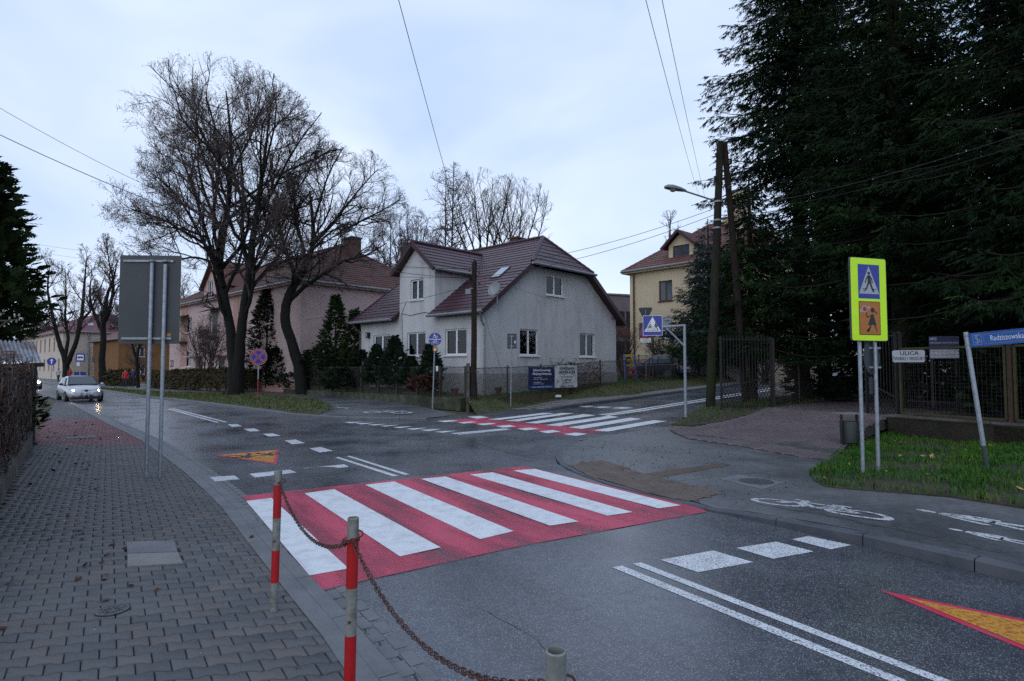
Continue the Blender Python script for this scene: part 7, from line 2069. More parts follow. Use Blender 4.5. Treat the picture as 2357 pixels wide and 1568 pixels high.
# round sign back and small plate on the second post
rb = G().lathe([(0.30, 0), (0.30, 0.012), (0.001, 0.012)], 32).obj('round_sign_back', M['sign_grey'], T, loc=(0.165, 0.13, zb-0.30), rot=(pi/2, 0, R(18)))
G().box(-.16, .17, -.0, .02, .155, .19).box(-.16, .17, -.0, .02, -.19, -.155).obj('bracket', M['galv'], T, loc=(0.17, 0.085, zb-0.30))
G().box(.05, .11, 0.012, 0.014, -.06, .07).obj('sticker', M['sign_white'], T, loc=(0.165, 0.10, zb-0.30))
G().box(-.10, .06, .095, .105, zb-.95, zb-.66).obj('small_plate_back', M['sign_grey'], T, loc=(0.17,0,0))
# street name sign on a leaning pole
bp = P(2272, 1085, 0.22); tpz = V(2233, 765, bp.y - 0.1)
T = thing('street_name_sign', 'blue street name blade on a leaning grey pole at the right edge', 'street sign', tuple(bp), 0)
T.rotation_euler = (0, -math.atan2(bp.x - tpz.x, tpz.z - bp.z), 0)
Lp = (tpz - bp).length
pole(T, 0, 0, -0.15, Lp, 0.034); G().lathe([(0.0345, 0.0), (0.0345, 0.42)], 14, cap=False).obj('dark_foot', M['sign_grey'], T)
za = Lp - 0.13
B = G().plate([(0.045,-.1),(1.25,-.1),(1.25,.1),(0.045,.1)], -0.012, 0.012).obj('blade', M['sign_blue2'], T, loc=(0, 0, za), rot=(0, 0, R(-58)))
G().box(.045,1.25,-.016,.016,.1,.112).box(.045,1.25,-.016,.016,-.112,-.1).obj('blade_rim', M['sign_blue2'], B)
g = G(); strokes(g, [[(.23,-.075),(1.22,-.075),(1.22,.075),(.23,.075),(.23,-.075)]], 0.006, -.0135, -.012); g.obj('gold_border', M['sign_orange'], B)
text('Radziszowska', 0.125, M['sign_white'], B, (.53, -.0135, .0), xs=.62)
g = G(); strokes(g, [[(.15,.06),(.12,.04),(.13,.01),(.17,-.01),(.18,-.04),(.14,-.06),(.11,-.045)], [(.145,.075),(.145,-.075)], [(.11,.065),(.18,.065)]], 0.009, -.0135, -.012); g.obj('town_emblem', M['sign_dull'], B)
g = G(); strokes(g, [[(.09,-.085),(.2,-.085),(.2,.085),(.09,.085),(.09,-.085)]], 0.004, -.0135, -.012); g.obj('emblem_border', M['sign_dull'], B)
for zz in (-.08, .08): G().lathe([(0.040, zz-.012), (0.040, zz+.012)], 14, (0,0,0)).obj('clamp', M['galv'], T, loc=(0,0,za))
# old enamel street plate and clinic board
T = thing('street_plate', 'old white enamel street plate on the mesh fence', 'street sign', tuple(V(2090, 820, 15.6)), math.atan2(fr_d.y, fr_d.x) + R(28))
G().plate(rrect(-.36,.36,-.16,.16,.05), -0.006, 0.0).obj('plate', M['sign_dull'], T)
text('ULICA', 0.15, M['sign_black'], T, (.02, -.008, .075), bold=.002); text('ŻWIRKI I WIGURY', 0.125, M['sign_black'], T, (0, -.008, -.07), xs=.72, bold=.002)
g = G(); g.plate(rrect(-.34,.34,-.145,.145,.04), -.0065, -.006); 
T = thing('clinic_board', 'navy clinic notice board behind the right fence', 'board', tuple(V(2172, 800, 16.6)), R(-14))
G().box(-.37,.37,-.01,.02,-.32,.32).obj('panel', M['navy'], T)
text('NFZ', 0.1, M['sign_dull'], T, (-.27, -.012, .24), bold=.003); text('PORADNIA CHORÓB PŁUC', 0.075, M['sign_dull'], T, (0, -.012, .13), xs=.78)
G().box(-.36,.36,-.0125,-.01,-.3,-.06).obj('white_panel', M['sign_dull'], T)
for s in (-.3,.3): G().beam((s,.05,-1.7),(s,.05,.3),.05,.05).obj('leg', M['iron'], T)
# crossing and cycle sign on a gantry
p = P(1578, 977, 0.05)
T = thing('gantry_crossing_sign', 'square blue crossing sign hung from a bent grey gantry pole', 'road sign', (p.x, p.y, 0.05), face(p.x, p.y)*0.55)
ztp = V(1578, 747, p.y).z - .05
G().tube([(0,0,-.1),(0,0,ztp)], 0.048, 12).obj('pole', M['galv'], T)
xl = V(1503, 750, p.y).x - p.x
G().tube([(.02,0,ztp-.03),(xl,0,ztp-.10)], 0.038, 12).obj('arm', M['galv'], T)
G().tube([(0,0,ztp-.72),(-.58,0,ztp-.11)], 0.032, 10).obj('brace', M['galv'], T)
zc = V(1503, 749, p.y).z - .05; s_ = 0.315
sq_ = G().plate(rrect(xl-s_,xl+s_,zc-s_*1.06,zc+s_*1.06,.03), -.055, -.05).obj('plate', M['sign_white'], T)
G().plate(rrect(xl-s_+.012,xl+s_-.012,zc-s_*1.06+.012,zc+s_*1.06-.012,.025), -.057, -.055).obj('blue_square', M['sign_blue'], sq_)
G().plate([(xl-.27,zc-.20),(xl+.27,zc-.20),(xl,zc+.29)], -.059, -.057).obj('white_triangle', M['sign_white'], sq_)
walker(sq_, xl+.10, zc-.17, .28, -.0605); bike(sq_, xl-.09, zc-.12, .20, -.0605, 'sign_black', True, 0.06)
G().plate([(xl-.2,zc-.165),(xl+.2,zc-.165),(xl+.2,zc-.15),(xl-.2,zc-.15)], -.0605, -.059).obj('kerb_line', M['sign_black'], sq_)
# no stopping sign
p = P(593, 913, 0.13)
T = thing('no_stopping_sign', 'round blue and red no-stopping sign between the lime trunks', 'road sign', (p.x, p.y, .13), face(p.x, p.y)*0.6)
zc = V(597, 822, p.y).z - .13; r = 0.5
G().tube([(0,.03,-.1),(0,.03,zc*.45)], .03, 8).obj('pole', M['sign_red'], T); G().tube([(0,.03,zc*.45),(0,.03,zc)], .03, 8).obj('upper_pole', M['sign_dull'], T)
di = G().plate(circ(0,zc,r,36), -.004, .0).obj('disc', M['sign_dull'], T)
G().plate(circ(0,zc,r*.96,36), -.007, -.004).obj('red_ring', M['sign_red'], di)
g = G(); g.plate(circ(0,zc,r*.78,36), -.0085, -.007); g.obj('white_ring', M['sign_dull'], di)
G().plate(circ(0,zc,r*.76,36), -.010, -.0085).obj('blue_field', M['sign_blue'], di)
g = G(); c45 = r*.76*.7071
strokes(g, [[(-c45,zc-c45),(c45,zc+c45)],[(-c45,zc+c45),(c45,zc-c45)]], r*.2, -.0115, -.010); g.obj('white_cross', M['sign_dull'], di)
g = G(); strokes(g, [[(-c45,zc-c45),(c45,zc+c45)]], r*.15, -.0128, -.0115); g.obj('red_bar', M['sign_red'], di)
g = G(); strokes(g, [[(-c45,zc+c45),(c45,zc-c45)]], r*.15, -.0142, -.0129); g.obj('red_bar', M['sign_red'], di)
# foot and cycle path sign
p = P(995, 939, 0.08)
T = thing('cycle_path_sign', 'round blue walkers-and-bicycle sign with orange tag before the grey house', 'road sign', (p.x, p.y, .08), face(p.x, p.y)*0.6)
zc = V(1001, 781, p.y).z - .08; xo = V(1001, 781, p.y).x - p.x; r = .30
G().tube([(0,.03,-.1),(xo,.03,zc+.25)], .032, 10).obj('pole', M['galv'], T)
di = G().plate(circ(xo,zc,r,36), -.003, .0).obj('disc', M['sign_dull'], T)
G().plate(circ(xo,zc,r*.97,36), -.005, -.003).obj('blue_disc', M['sign_blue'], di)
G().box(xo-r*.95, xo+r*.95, -.0062, -.005, zc-.018, zc+.012).obj('white_bar', M['sign_white'], di)
walker(di, xo-.03, zc+.04, .22, -.0065, 'sign_white'); walker(di, xo+.085, zc+.04, .14, -.0065, 'sign_white', -1); bike(di, xo, zc-.225, .30, -.0065, 'sign_white')
G().plate(rrect(xo-.09,xo+.09,zc-.55,zc-.32,.02), -.004, .0).obj('orange_tag', M['sign_orange'], T)
g = G(); g.box(xo-.045,xo+.045,-.0055,-.004,zc-.51,zc-.43); g.obj('tag_print', M['sign_white'], T)
G().box(xo+.05, xo+.14, -.004, 0, zc-1.45, zc-1.22).obj('white_label', M['sign_white'], T)
# grey sign back by the banner fence
p = PT(1175, 931, .2)
T = thing('small_sign_back', 'small grey sign back on a thin pole before the grey house gable', 'road sign', tuple(p), R(-8))
z0, z1 = V(1178, 803, p.y).z - p.z, V(1178, 768, p.y).z - p.z
G().tube([(0,0,-.1),(.05,0,z1-.08)], .03, 10).obj('pole', M['galv'], T)
pl_ = G().plate(rrect(-.17,.27,z0,z1,.04), .034, .042).obj('plate', M['sign_grey'], T)
G().box(-.05,.15,.012,.034,z0+.1,z0+.14).box(-.05,.15,.012,.034,z1-.14,z1-.1).obj('clamp', M['galv'], pl_)
G().box(.17,.22,.031,.0335,z0+.25,z0+.37).obj('sticker', M['sign_white'], pl_)
# no parking sign with triangle back
p = PT(1487, 892, .15)
T = thing('no_parking_sign', 'no-parking sign with white text plate and a grey triangle above, by the side street', 'road sign', tuple(p), R(-14))
zz = lambda v: V(1487, v, p.y).z - p.z
G().tube([(0,0,-.1),(0,0,zz(712))], .032, 10).obj('pole', M['galv'], T)
w = V(1501,715,p.y).x - V(1473,715,p.y).x
G().plate([(-w*.15,zz(736)),(w*.15,zz(736)),(w*.55,zz(712)),(w*.5,zz(708)),(-w*.5,zz(708)),(-w*.55,zz(712))], .034, .042).obj('triangle_back', M['sign_grey'], T)
zc = zz(766); r = .33
G().plate([(-.42,zc-.45),(.52,zc-.45),(.52,zc+.65),(-.42,zc+.65)], .035, .043).obj('grey_board_back', M['sign_grey'], T)
di = G().plate(circ(-.06,zc,r,28), -.04, -.035).obj('disc', M['sign_red'], T); G().plate(circ(-.06,zc,r*.74,28), -.042, -.04).obj('blue_field', M['sign_blue'], di)
g = G(); strokes(g, [[(-.06-.17,zc+.17),(-.06+.17,zc-.17)]], .07, -.0435, -.042); g.obj('red_bar', M['sign_red'], di)
tp_ = G().plate(rrect(-.35,.33,zz(789),zz(779)+.02,.03), -.04, -.035).obj('text_plate', M['sign_white'], T)
for k, (s, ) in enumerate((('Obowiązuje',),('w czwartek',),('w godz. 8:00-12:00',))): text(s, .10, M['sign_black'], tp_, (0, -.0415, zz(789)+.28-k*.1), xs=.8)
# signs further along the road
def far_round(u, v, vb, d, rpx, label):
    p = V(u, vb, d); T = thing('arrow_sign', label, 'road sign', (p.x, p.y, 0), face(p.x, p.y)*.7)
    zc = V(u, v, d).z; r = rpx*d/FPX
    G().tube([(0,.04,0),(0,.04,zc)], .035, 8).obj('pole', M['galv'], T)
    di = G().plate(circ(0,zc,r,28), -.005, 0).obj('disc', M['sign_blue'], T)
    g = G(); g.plate([(-r*.14,zc-r*.65),(r*.14,zc-r*.65),(r*.14,zc+r*.15),(-r*.14,zc+r*.15)], -.0065, -.005); g.plate([(-r*.42,zc+r*.16),(r*.42,zc+r*.16),(0,zc+r*.72)], -.0065, -.005); g.obj('arrow_symbol', M['sign_white'], di)
far_round(117, 832, 880, 70, 8.8, 'round blue sign with a white arrow at the far left verge')
d = 62; p = V(183, 880, d); T = thing('bus_stop_sign', 'square blue bus stop sign above the silver car', 'road sign', (p.x, p.y, 0), face(p.x, p.y)*.7)
zc = V(183, 823, d).z; G().tube([(0,.04,0),(0,.04,zc)], .04, 8).obj('pole', M['galv'], T)
bsz = .40; pl_ = G().plate([(-bsz,zc-bsz*1.1),(bsz,zc-bsz*1.1),(bsz,zc+bsz*1.1),(-bsz,zc+bsz*1.1)], -.006, 0).obj('plate', M['sign_blue'], T)
G().plate([(-bsz*.7,zc-bsz*.75),(bsz*.7,zc-bsz*.75),(bsz*.7,zc+bsz*.7),(-bsz*.7,zc+bsz*.7)], -.008, -.006).obj('white_field', M['sign_white'], pl_)
g = G(); g.plate([(-bsz*.6,zc-bsz*.15),(bsz*.6,zc-bsz*.15),(bsz*.6,zc+bsz*.12),(bsz*.45,zc+bsz*.25),(-bsz*.6,zc+bsz*.25)], -.0095, -.008); g.plate(circ(-bsz*.35,zc-bsz*.2,bsz*.12,10), -.0095, -.008); g.plate(circ(bsz*.35,zc-bsz*.2,bsz*.12,10), -.0095, -.008); g.obj('bus_symbol', M['sign_black'], pl_)
G().box(-.3,-.05,-.01,0,zc-bsz*1.1-.45,zc-bsz*1.1-.08).obj('timetable', M['sign_white'], T)
d = 64; p = V(214, 880, d); T = thing('narrow_sign_back', 'narrow grey sign back between the bus stop and the single-trunk tree', 'road sign', (p.x, p.y, 0), 0)
G().tube([(0,0,0),(0,0,V(214,822,d).z)], .035, 8).obj('pole', M['galv'], T); G().box(-.14,.14,-.05,-.036,V(214,834,d).z,V(214,821,d).z).obj('plate', M['sign_grey'], T)
p = V(184, 874, 66); T = thing('blue_bin_box', 'dark blue box standing under the bus stop sign', 'box', (p.x, p.y, 0), R(30)); G().box(-.5,.5,-.4,.4,0,1.35).obj('box_body', M['sign_blue'], T); G().box(-.53,.53,-.43,.43,1.35,1.42).obj('box_lid', M['coat_navy'], T)
# banners on the fence
def on_fence(u, dist_off=0.08):
    e = (E1 - E0).normalized(); k = (u - CX)/FPX
    # point on the fence line seen in direction k
    t_ = (k*E0.y - E0.x)/(e.x - k*e.y); return E0 + e*t_, e
def banner(name, label, u0, u1, v0, v1, mat, lean=0.0):
    a, e = on_fence(u0); b, _ = on_fence(u1)
    n = Vector((e.y, -e.x)); a = a + n*.09; b = b + n*.09
    L = (b - a).length
    T = thing(name, label, 'banner', (a.x, a.y, 0), math.atan2(e.y, e.x))
    m = (a + b)/2; zlo, zhi = V((u0+u1)/2, v1, m.y).z, V((u0+u1)/2, v0, m.y).z
    g = G(); nx, nz = 14, 8
    for i in range(nx+1):
        for j in range(nz+1): g.v.append((L*i/nx, 0.014*math.sin(i*1.3+j*.9)*(0.3+abs(j-nz/2)/nz), zlo + (zhi-zlo)*j/nz))
    for i in range(nx):
        for j in range(nz): q = i*(nz+1)+j; g.f.append((q, q+nz+1, q+nz+2, q+1))
    o = g.obj('sheet', M[mat], T, True)
    for x in (0.04, L/2, L-.04):
        for z in (zlo+.04, zhi-.04): G().tube([(x,-.02,z),(x,-.03,z)], .015, 8).obj('eyelet', M['zinc'], T)
    return T, L, zlo, zhi
T, L, zl_, zh_ = banner('clinic_banner', 'navy dental clinic banner on the side street fence', 1212.5, 1272, 845, 897, 'navy')
H_ = zh_ - zl_; ty = -.026
for s, f, sz, ax, al in (('Gabinet Stomatologii', .86, .16, .5, 'CENTER'), ('i Medycyny Estetycznej', .70, .16, .5, 'CENTER'), ('Urszula Mamoń-Szewczyk', .53, .062, .18, 'LEFT'), ('lek. stom., spec. II st. stom. zachowawczej', .46, .062, .18, 'LEFT'), ('Joanna Szewczyk-Zając', .33, .062, .18, 'LEFT'), ('lek. stom., lek. med. estetycznej', .26, .062, .18, 'LEFT')):
    text(s, sz*L/1.75, M['sign_white'], T, (L*ax, ty, zl_ + H_*f), align=al, xs=.88, bold=.002 if sz > .1 else 0)
G().box(.02, L-.02, -.022, -.020, zl_+H_*.07, zl_+H_*.17).obj('blue_strip', M['banner_blue'], T)
text('Skawina, ul. Ogrody 11/4 tel. 12 276 17 46', .078*L/1.75, M['sign_white'], T, (L*.5, ty-.002, zl_+H_*.12), xs=.95)
T, L, zl_, zh_ = banner('law_office_banner', 'white law office banner on the side street fence', 1273.5, 1325, 841, 892, 'banner_white')
H_ = zh_ - zl_
for s, f, sz, sh_ in (('KANCELARIA', .86, .20, 0), ('ADWOKACKA', .69, .20, 0), ('adwokat Jacek Szewczyk', .49, .085, .25), ('tel. 507 173 562', .33, .11, 0), ('12/ 276 51 14', .22, .11, 0), ('Skawina, ul. Jana Pawła II 20/43', .07, .085, 0)):
    text(s, sz*L/1.65, M['sign_black'], T, (L*.52, ty, zl_ + H_*f), xs=.9, shear=sh_, bold=.002 if sz > .1 else 0)
p = PT(1284, 917, .2); T = tag(G().sphere((0,0,0), .16, 8, 5, .35).obj('paper_scrap', M['litter'], loc=(p.x, p.y, p.z+.1)), 'crumpled white litter on the grass bank below the white banner', 'litter')
for v in T.data.vertices: v.co += Vector((random.gauss(0,.03), random.gauss(0,.02), random.gauss(0,.02)))

# ------------------------------------------------------------------ poles, lamp, wires
def wood_pole(name, label, pts, r0, r1, mat, z=0):
    T = thing(name, label, 'utility pole', tuple(pts[0])); o = Vector(pts[0])
    P_ = [Vector(pts[0]).lerp(Vector(pts[-1]), k/8) + Vector((random.gauss(0,.012), random.gauss(0,.012), 0)) for k in range(9)]
    autosmooth(G().tube([p - o for p in P_], [r0 + (r1-r0)*k/8 for k in range(9)], 14).obj('shaft', M[mat], T), 50)
    g = G()
    for k in range(5):
        a = 2*pi*k/5; tp = P_[-1] - o; g.beam(tp + Vector((math.cos(a)*r1*.6, math.sin(a)*r1*.6, -.05)), tp + Vector((math.cos(a)*r1*.55, math.sin(a)*r1*.55, random.uniform(.05,.16))), r1*.55, r1*.5)
    g.obj('splintered_top', M[mat], T)
    return T
pb1 = P(1090, 943, 0.02); pt1 = V(1091, 606, pb1.y)
UP1 = wood_pole('utility_pole', 'dark wooden utility pole in front of the grey house corner', [pb1, pt1], .145, .115, 'wood_pole')
stub = thing('concrete_stub', 'concrete footing post bound to the wooden utility pole', 'post', (pb1.x - .26, pb1.y - .02, 0)); G().box(-.07,.07,-.08,.08,-.1,2.1).obj('shaft', M['conc_old'], stub)
G().box(-.1,.5,-.1,.1,.55,.58).box(-.1,.5,-.1,.1,1.7,1.73).obj('binding_wire', M['fence_iron'], stub)
def insul(parent, p, o, s=1.0, m='porcelain'):
    p = Vector(p) - o
    G().lathe([(.02*s,-.09*s),(.05*s,-.06*s),(.03*s,-.03*s),(.055*s,0),(.03*s,.03*s),(.045*s,.06*s),(.001,.08*s)], 10, tuple(p)).obj('insulator', M[m], parent)
o1 = Vector(UP1.location)
for u, v in ((1080, 622), (1102, 628), (1078, 646), (1103, 652)): insul(UP1, V(u, v, pb1.y - .05), o1, .9)
G().tube([V(1072,668,pb1.y-.1)-o1, V(1088,664,pb1.y-.1)-o1], .03, 6).box(*(lambda c: (c.x-.18,c.x+.05,c.y-.05,c.y+.08,c.z-.1,c.z+.12))(V(1080,672,pb1.y-.15)-o1)).obj('junction_box', M['lamp_grey'], UP1)
pb2 = V(1633, 966, 21.4); pt2 = V(1657, 333, 22.0)
UP2 = wood_pole('utility_pole', 'mossy leaning wooden pole carrying the street lamp', [pb2, pt2], .172, .125, 'wood_pole_moss')
pb3 = V(1717, 930, 23.0); pt3 = V(1668, 334, 22.1)
UP3 = wood_pole('utility_pole', 'slanted wooden strut pole leaning against the lamp pole', [pb3, pt3], .145, .11, 'wood_pole')
o2 = Vector(UP2.location)
for u, v in ((1648, 357), (1645, 410)): insul(UP2, V(u, v, 21.8), o2, 1.1)
o3 = Vector(UP3.location)
for u, v in ((1681, 372), (1680, 430)): insul(UP3, V(u, v, 21.9), o3, 1.3)
for v in (470, 514, 532):
    f = (966 - v)/(966 - 333); c = Vector(pb2).lerp(pt2, f) - o2; r = .172 - .047*f
    G().lathe([(r+.012,-.03),(r+.012,.03)], 14, tuple(c)).obj('steel_band', M['galv'], UP2)
# the lamp
ja = V(1640, 461, 21.7); jb = V(1578, 441, 21.2)
T = thing('street_lamp', 'grey street lamp on a slanting arm fixed to the leaning pole', 'street lamp', tuple(ja))
G().tube([(0,0,0), jb - ja], .032, 8).obj('arm', M['lamp_grey'], T)
dd = (V(1530, 431, 20.8) - jb); hd = jb - ja
g = G(); secs = ((0,.05,.05),(.1,.075,.07),(.35,.13,.10),(.7,.15,.12),(.93,.12,.09),(1.0,.05,.05)); 
yv = Vector((dd.y, -dd.x, 0)).normalized(); zv = dd.normalized().cross(yv)
if zv.z < 0: zv = -zv
for f, w, h in secs:
    c = hd + dd*f
    for sx, sz in ((-1,-.15),(-1,.55),(-.6,1),(.6,1),(1,.55),(1,-.15)): g.v.append(tuple(c + yv*w*sx + zv*h*sz))
for i in range(len(secs)-1):
    for k in range(6): g.f.append((i*6+k, i*6+(k+1) % 6, (i+1)*6+(k+1) % 6, (i+1)*6+k))
g.f += [tuple(range(6)), tuple(reversed(range(30, 36)))]
hs = autosmooth(g.obj('lamp_head', M['lamp_grey'], T), 50)
bmx = bmesh.new(); bmx.from_mesh(hs.data); bmesh.ops.recalc_face_normals(bmx, faces=bmx.faces[:]); bmx.to_mesh(hs.data); bmx.free()
c = hd + dd*.62 - zv*.03; g = G(); g.sphere(c, .12, 12, 6, .75); g.obj('diffuser', M['lamp_glass'], hs, True)
def wire(label, a, b, sag, r=.007):
    a, b = Vector(a), Vector(b)
    T = thing('overhead_wire', label, 'wire', tuple(a), 0, 'overhead wires')
    pts = []
    for i in range(25):
        f = i/24; p = a.lerp(b, f) - a; p.z -= sag*4*f*(1-f); pts.append(p)
    G().tube(pts, r, 5).obj('cable', M['cable'], T)
t1 = V(1090, 618, pb1.y); t1b = V(1090, 640, pb1.y); t1c = V(1092, 655, pb1.y)
wire('single wire from the utility pole up over the viewer to the top edge', t1, V(893, -90, 9.0), .15, .007)
wire('left one of two wires rising to the top edge beside the lamp', V(1607, 448, 47), V(1478, -30, 13), .2, .009)
wire('right one of two wires rising to the top edge beside the lamp', V(1622, 455, 47), V(1517, -30, 13), .2, .009)
wire('thin upper wire crossing the lime crown from the left edge', V(-60, 214, 16), t1, 1.4, .007)
wire('thick lower wire crossing the lime crown from the left edge', V(-60, 282, 15), t1b, 1.0, .011)
wire('upper far wire from the left to the utility pole', V(-60, 535, 60), t1, .9, .009)
wire('lower far wire from the left to the utility pole', V(-60, 552, 60), t1b, .9, .009)
wire('cable from the utility pole down to the pink house', t1c, V(690, 737, 43), .25, .012)
wire('upper wire between the two utility poles', t1, V(1650, 478, 21.8), .35, .010)
wire('lower wire between the two utility poles', t1b, V(1650, 492, 21.8), .35, .010)
wire('upper wire from the strut pole through the spruces', V(1672, 478, 21.8), V(2420, 285, 11.5), .25, .008)
wire('lower wire from the strut pole through the spruces', V(1674, 490, 21.8), V(2420, 312, 11.5), .25, .006)
wire('pair wire running right from the strut pole top', V(1683, 374, 21.9), V(1790, 428, 26), .1, .010)
wire('thin guy wire from the utility pole to the ground', t1c, V(1170, 905, 27.4), 0.0, .006)
wire('thin service wire from the utility pole to the yellow house', V(1100, 634, pb1.y), V(1480, 735, 46), .3, .006)
wire('thin wire from the pole to the cross gable', V(1086, 636, pb1.y), V(960, 600, 32.2), .1, .006)
# ------------------------------------------------------------------ bins, slide, pots
p = P(1955, 1024, .1)
T = thing('litter_bin', 'dark green litter bin with a flat lid at the driveway', 'bin', (p.x, p.y, .08), R(20))
autosmooth(G().lathe([(.15,.06),(.19,.08),(.20,.55),(.19,.57),(.185,.56),(.18,.12),(.001,.12)], 20, cap=False).obj('drum', M['bin_green'], T))
G().box(-.26,-.22,-.02,.02,-.05,.74).obj('upright', M['iron'], T); G().box(.22,.26,-.02,.02,-.05,.74).obj('upright', M['iron'], T); G().box(-.30,.30,-.2,.2,.74,.76).obj('lid', M['galv_dirty'], T)
p = V(1934, 868, 24); T = thing('wheelie_bin', 'dark wheelie bin behind the second spruce trunk', 'bin', (p.x, p.y, .52), R(15))
G().add([(-.24,-.26,.08),(.24,-.26,.08),(.24,.26,.08),(-.24,.26,.08),(-.29,-.32,.98),(.29,-.32,.98),(.29,.34,.98),(-.29,.34,.98)], [(3,2,1,0),(4,5,6,7),(0,1,5,4),(1,2,6,5),(2,3,7,6),(3,0,4,7)]).obj('bin_body', M['bin_green'], T)
G().box(-.31,.31,-.35,.38,.98,1.04).obj('bin_lid', M['bin_green'], T)
for s in (-.26,.26): G().tube([(s-.03,.3,.1),(s+.03,.3,.1)], .1, 12).obj('wheel', M['rubber'], T)
p = V(1449, 880, 41); zg = zyard(p.x, p.y)
T = thing('garden_slide', 'plastic slide with blue ladder rails and red chute in the garden', 'slide', (p.x, p.y, zg), R(5))
for s in (-.34, .34): G().beam((s*1.15,-.3,0),(s,.1,1.75),.12,.12).obj('ladder_rail', M['toy_blue'], T)
for k in range(5): f = .18 + k*.19; G().box(-.33,.33,-.3+.4*f-.08,-.3+.4*f+.08,1.75*f-.07,1.75*f+.09).obj('step', M['toy_yellow'] if k > 1 else M['toy_red'], T)
g = G(); ch_pts = [(0.3,.2,.75),(.75,.25,.4),(1.2,.3,.18),(1.6,.35,.16)]
for a, b in zip(ch_pts[:-1], ch_pts[1:]): g.beam(a, b, .5, .08)
g.obj('chute', M['toy_red'], T)
for k, (u, v, d, lb) in enumerate(((1046, 895, 28.7, 'terracotta pot by the house wall left of the utility pole'), (1146, 895, 29.6, 'terracotta pot by the house wall right of the utility pole'))):
    p = V(u, v, d); p.z = zyard(p.x, p.y); T = thing('flower_pot', lb, 'pot', tuple(p)); G().lathe([(.12,0),(.19,.3),(.22,.3),(.22,.36),(.17,.36),(.15,.28),(.001,.28)], 14, cap=False).obj('pot_shell', M['pot'], T); G().lathe([(.165,.30),(.001,.31)], 12, cap=False).obj('pot_soil', M['soil_dark'], T)

# ------------------------------------------------------------------ cars
def loft(secs, close=True):
    """secs: list of rings (same length) -> G"""
    g = G(); n = len(secs[0])
    for s in secs: g.v += [tuple(p) for p in s]
    for i in range(len(secs)-1):
        for k in range(n):
            k2 = (k+1) % n
            g.f.append((i*n+k, (i+1)*n+k, (i+1)*n+k2, i*n+k2))
    g.f.append(tuple(range(n))); g.f.append(tuple(reversed(range((len(secs)-1)*n, len(secs)*n))))
    return g
def wheel(parent, x, y, r, w, side):
    o = G().lathe([(r*.62,-w/2),(r*.95,-w/2),(r,-w*.35),(r,w*.35),(r*.95,w/2),(r*.62,w/2)], 24).obj('wheel', M['rubber'], parent, loc=(x, y, r), rot=(pi/2, 0, 0)); autosmooth(o)
    g = G(); g.lathe([(r*.63, side*-w*.42), (r*.60, side*-w*.52), (r*.10, side*-w*.50), (.001, side*-w*.50)], 20, cap=False)
    rim = g.obj('rim', M['rim'], o)
    g = G()
    for k in range(5):
        a = 2*pi*k/5+.3; g.beam((r*.3*math.cos(a), r*.3*math.sin(a), side*-w*.515), (r*.52*math.cos(a), r*.52*math.sin(a), side*-w*.515), r*.16, .006)
    g.obj('rim_gap', M['black_plastic'], o)
    return o
def smooth_mesh(o, levels=1):
    m = o.modifiers.new('s', 'SUBSURF'); m.levels = levels; m.render_levels = levels
    me = bpy.data.meshes.new_from_object(o.evaluated_get(bpy.context.evaluated_depsgraph_get()))
    o.modifiers.clear(); old = o.data; o.data = me; bpy.data.meshes.remove(old)
    me.polygons.foreach_set('use_smooth', [True]*len(me.polygons)); me.set_sharp_from_angle(angle=R(45)); return o
def car(name, label, loc, rz, paintm, Lf, Lr, W, prof, cabin, wb, rw, lights=True, plate_txt=None, suv=False):
    """local x forward; prof: list of (x, z_low, z_shoulder, z_top, half width)"""
    T = thing(name, label, 'car', loc, rz)
    rings = []
    for x, zl, zs, ztp, hw in prof:
        half = [(0, zl), (hw*.75, zl), (hw*.93, zl+.05), (hw, zl+(zs-zl)*.45), (hw*.985, zs-.08), (hw*.93, zs), (hw*.80, ztp-.015), (hw*.45, ztp+.012), (0, ztp+.02)]
        rings.append([(x, y, z) for y, z in half] + [(x, -y, z) for y, z in half[-2:0:-1]])
    body = loft(rings).obj('body', M[paintm], T)
    bmb = bmesh.new(); bmb.from_mesh(body.data); bmesh.ops.recalc_face_normals(bmb, faces=bmb.faces[:]); bmb.to_mesh(body.data); bmb.free()
    smooth_mesh(body, 2)
    # cabin: stations (x, z_base, z_roof, half width base, half width roof)
    rings = []
    for x, z0, z1, w0, w1 in cabin:
        half = [(0, z0), (w0, z0), (w0*.98, z0+(z1-z0)*.15), (w0+(w1-w0)*.8, z0+(z1-z0)*.8), (w1*.97, z1-.025), (w1*.7, z1), (0, z1+.012)]
        rings.append([(x, y, z) for y, z in half] + [(x, -y, z) for y, z in half[-2:0:-1]])
    cb = loft(rings).obj('cabin', M[paintm], T)
    bmb = bmesh.new(); bmb.from_mesh(cb.data); bmesh.ops.recalc_face_normals(bmb, faces=bmb.faces[:]); bmb.to_mesh(cb.data); bmb.free()
    smooth_mesh(cb, 1)
    for sx, x in ((1, wb[0]), (1, wb[1])):
        for side in (-1, 1):
            G().lathe([(rw*1.17, 0), (rw*1.17, .012), (.001, .012)], 24).obj('wheel_arch', M['black_plastic'], T, loc=(x, side*(W/2 - .075) - (.006 if side > 0 else -.006), rw*1.02), rot=(pi/2*-side, 0, 0))
            wheel(T, x, side*(W/2 - .10), rw, .21, side)
    return T
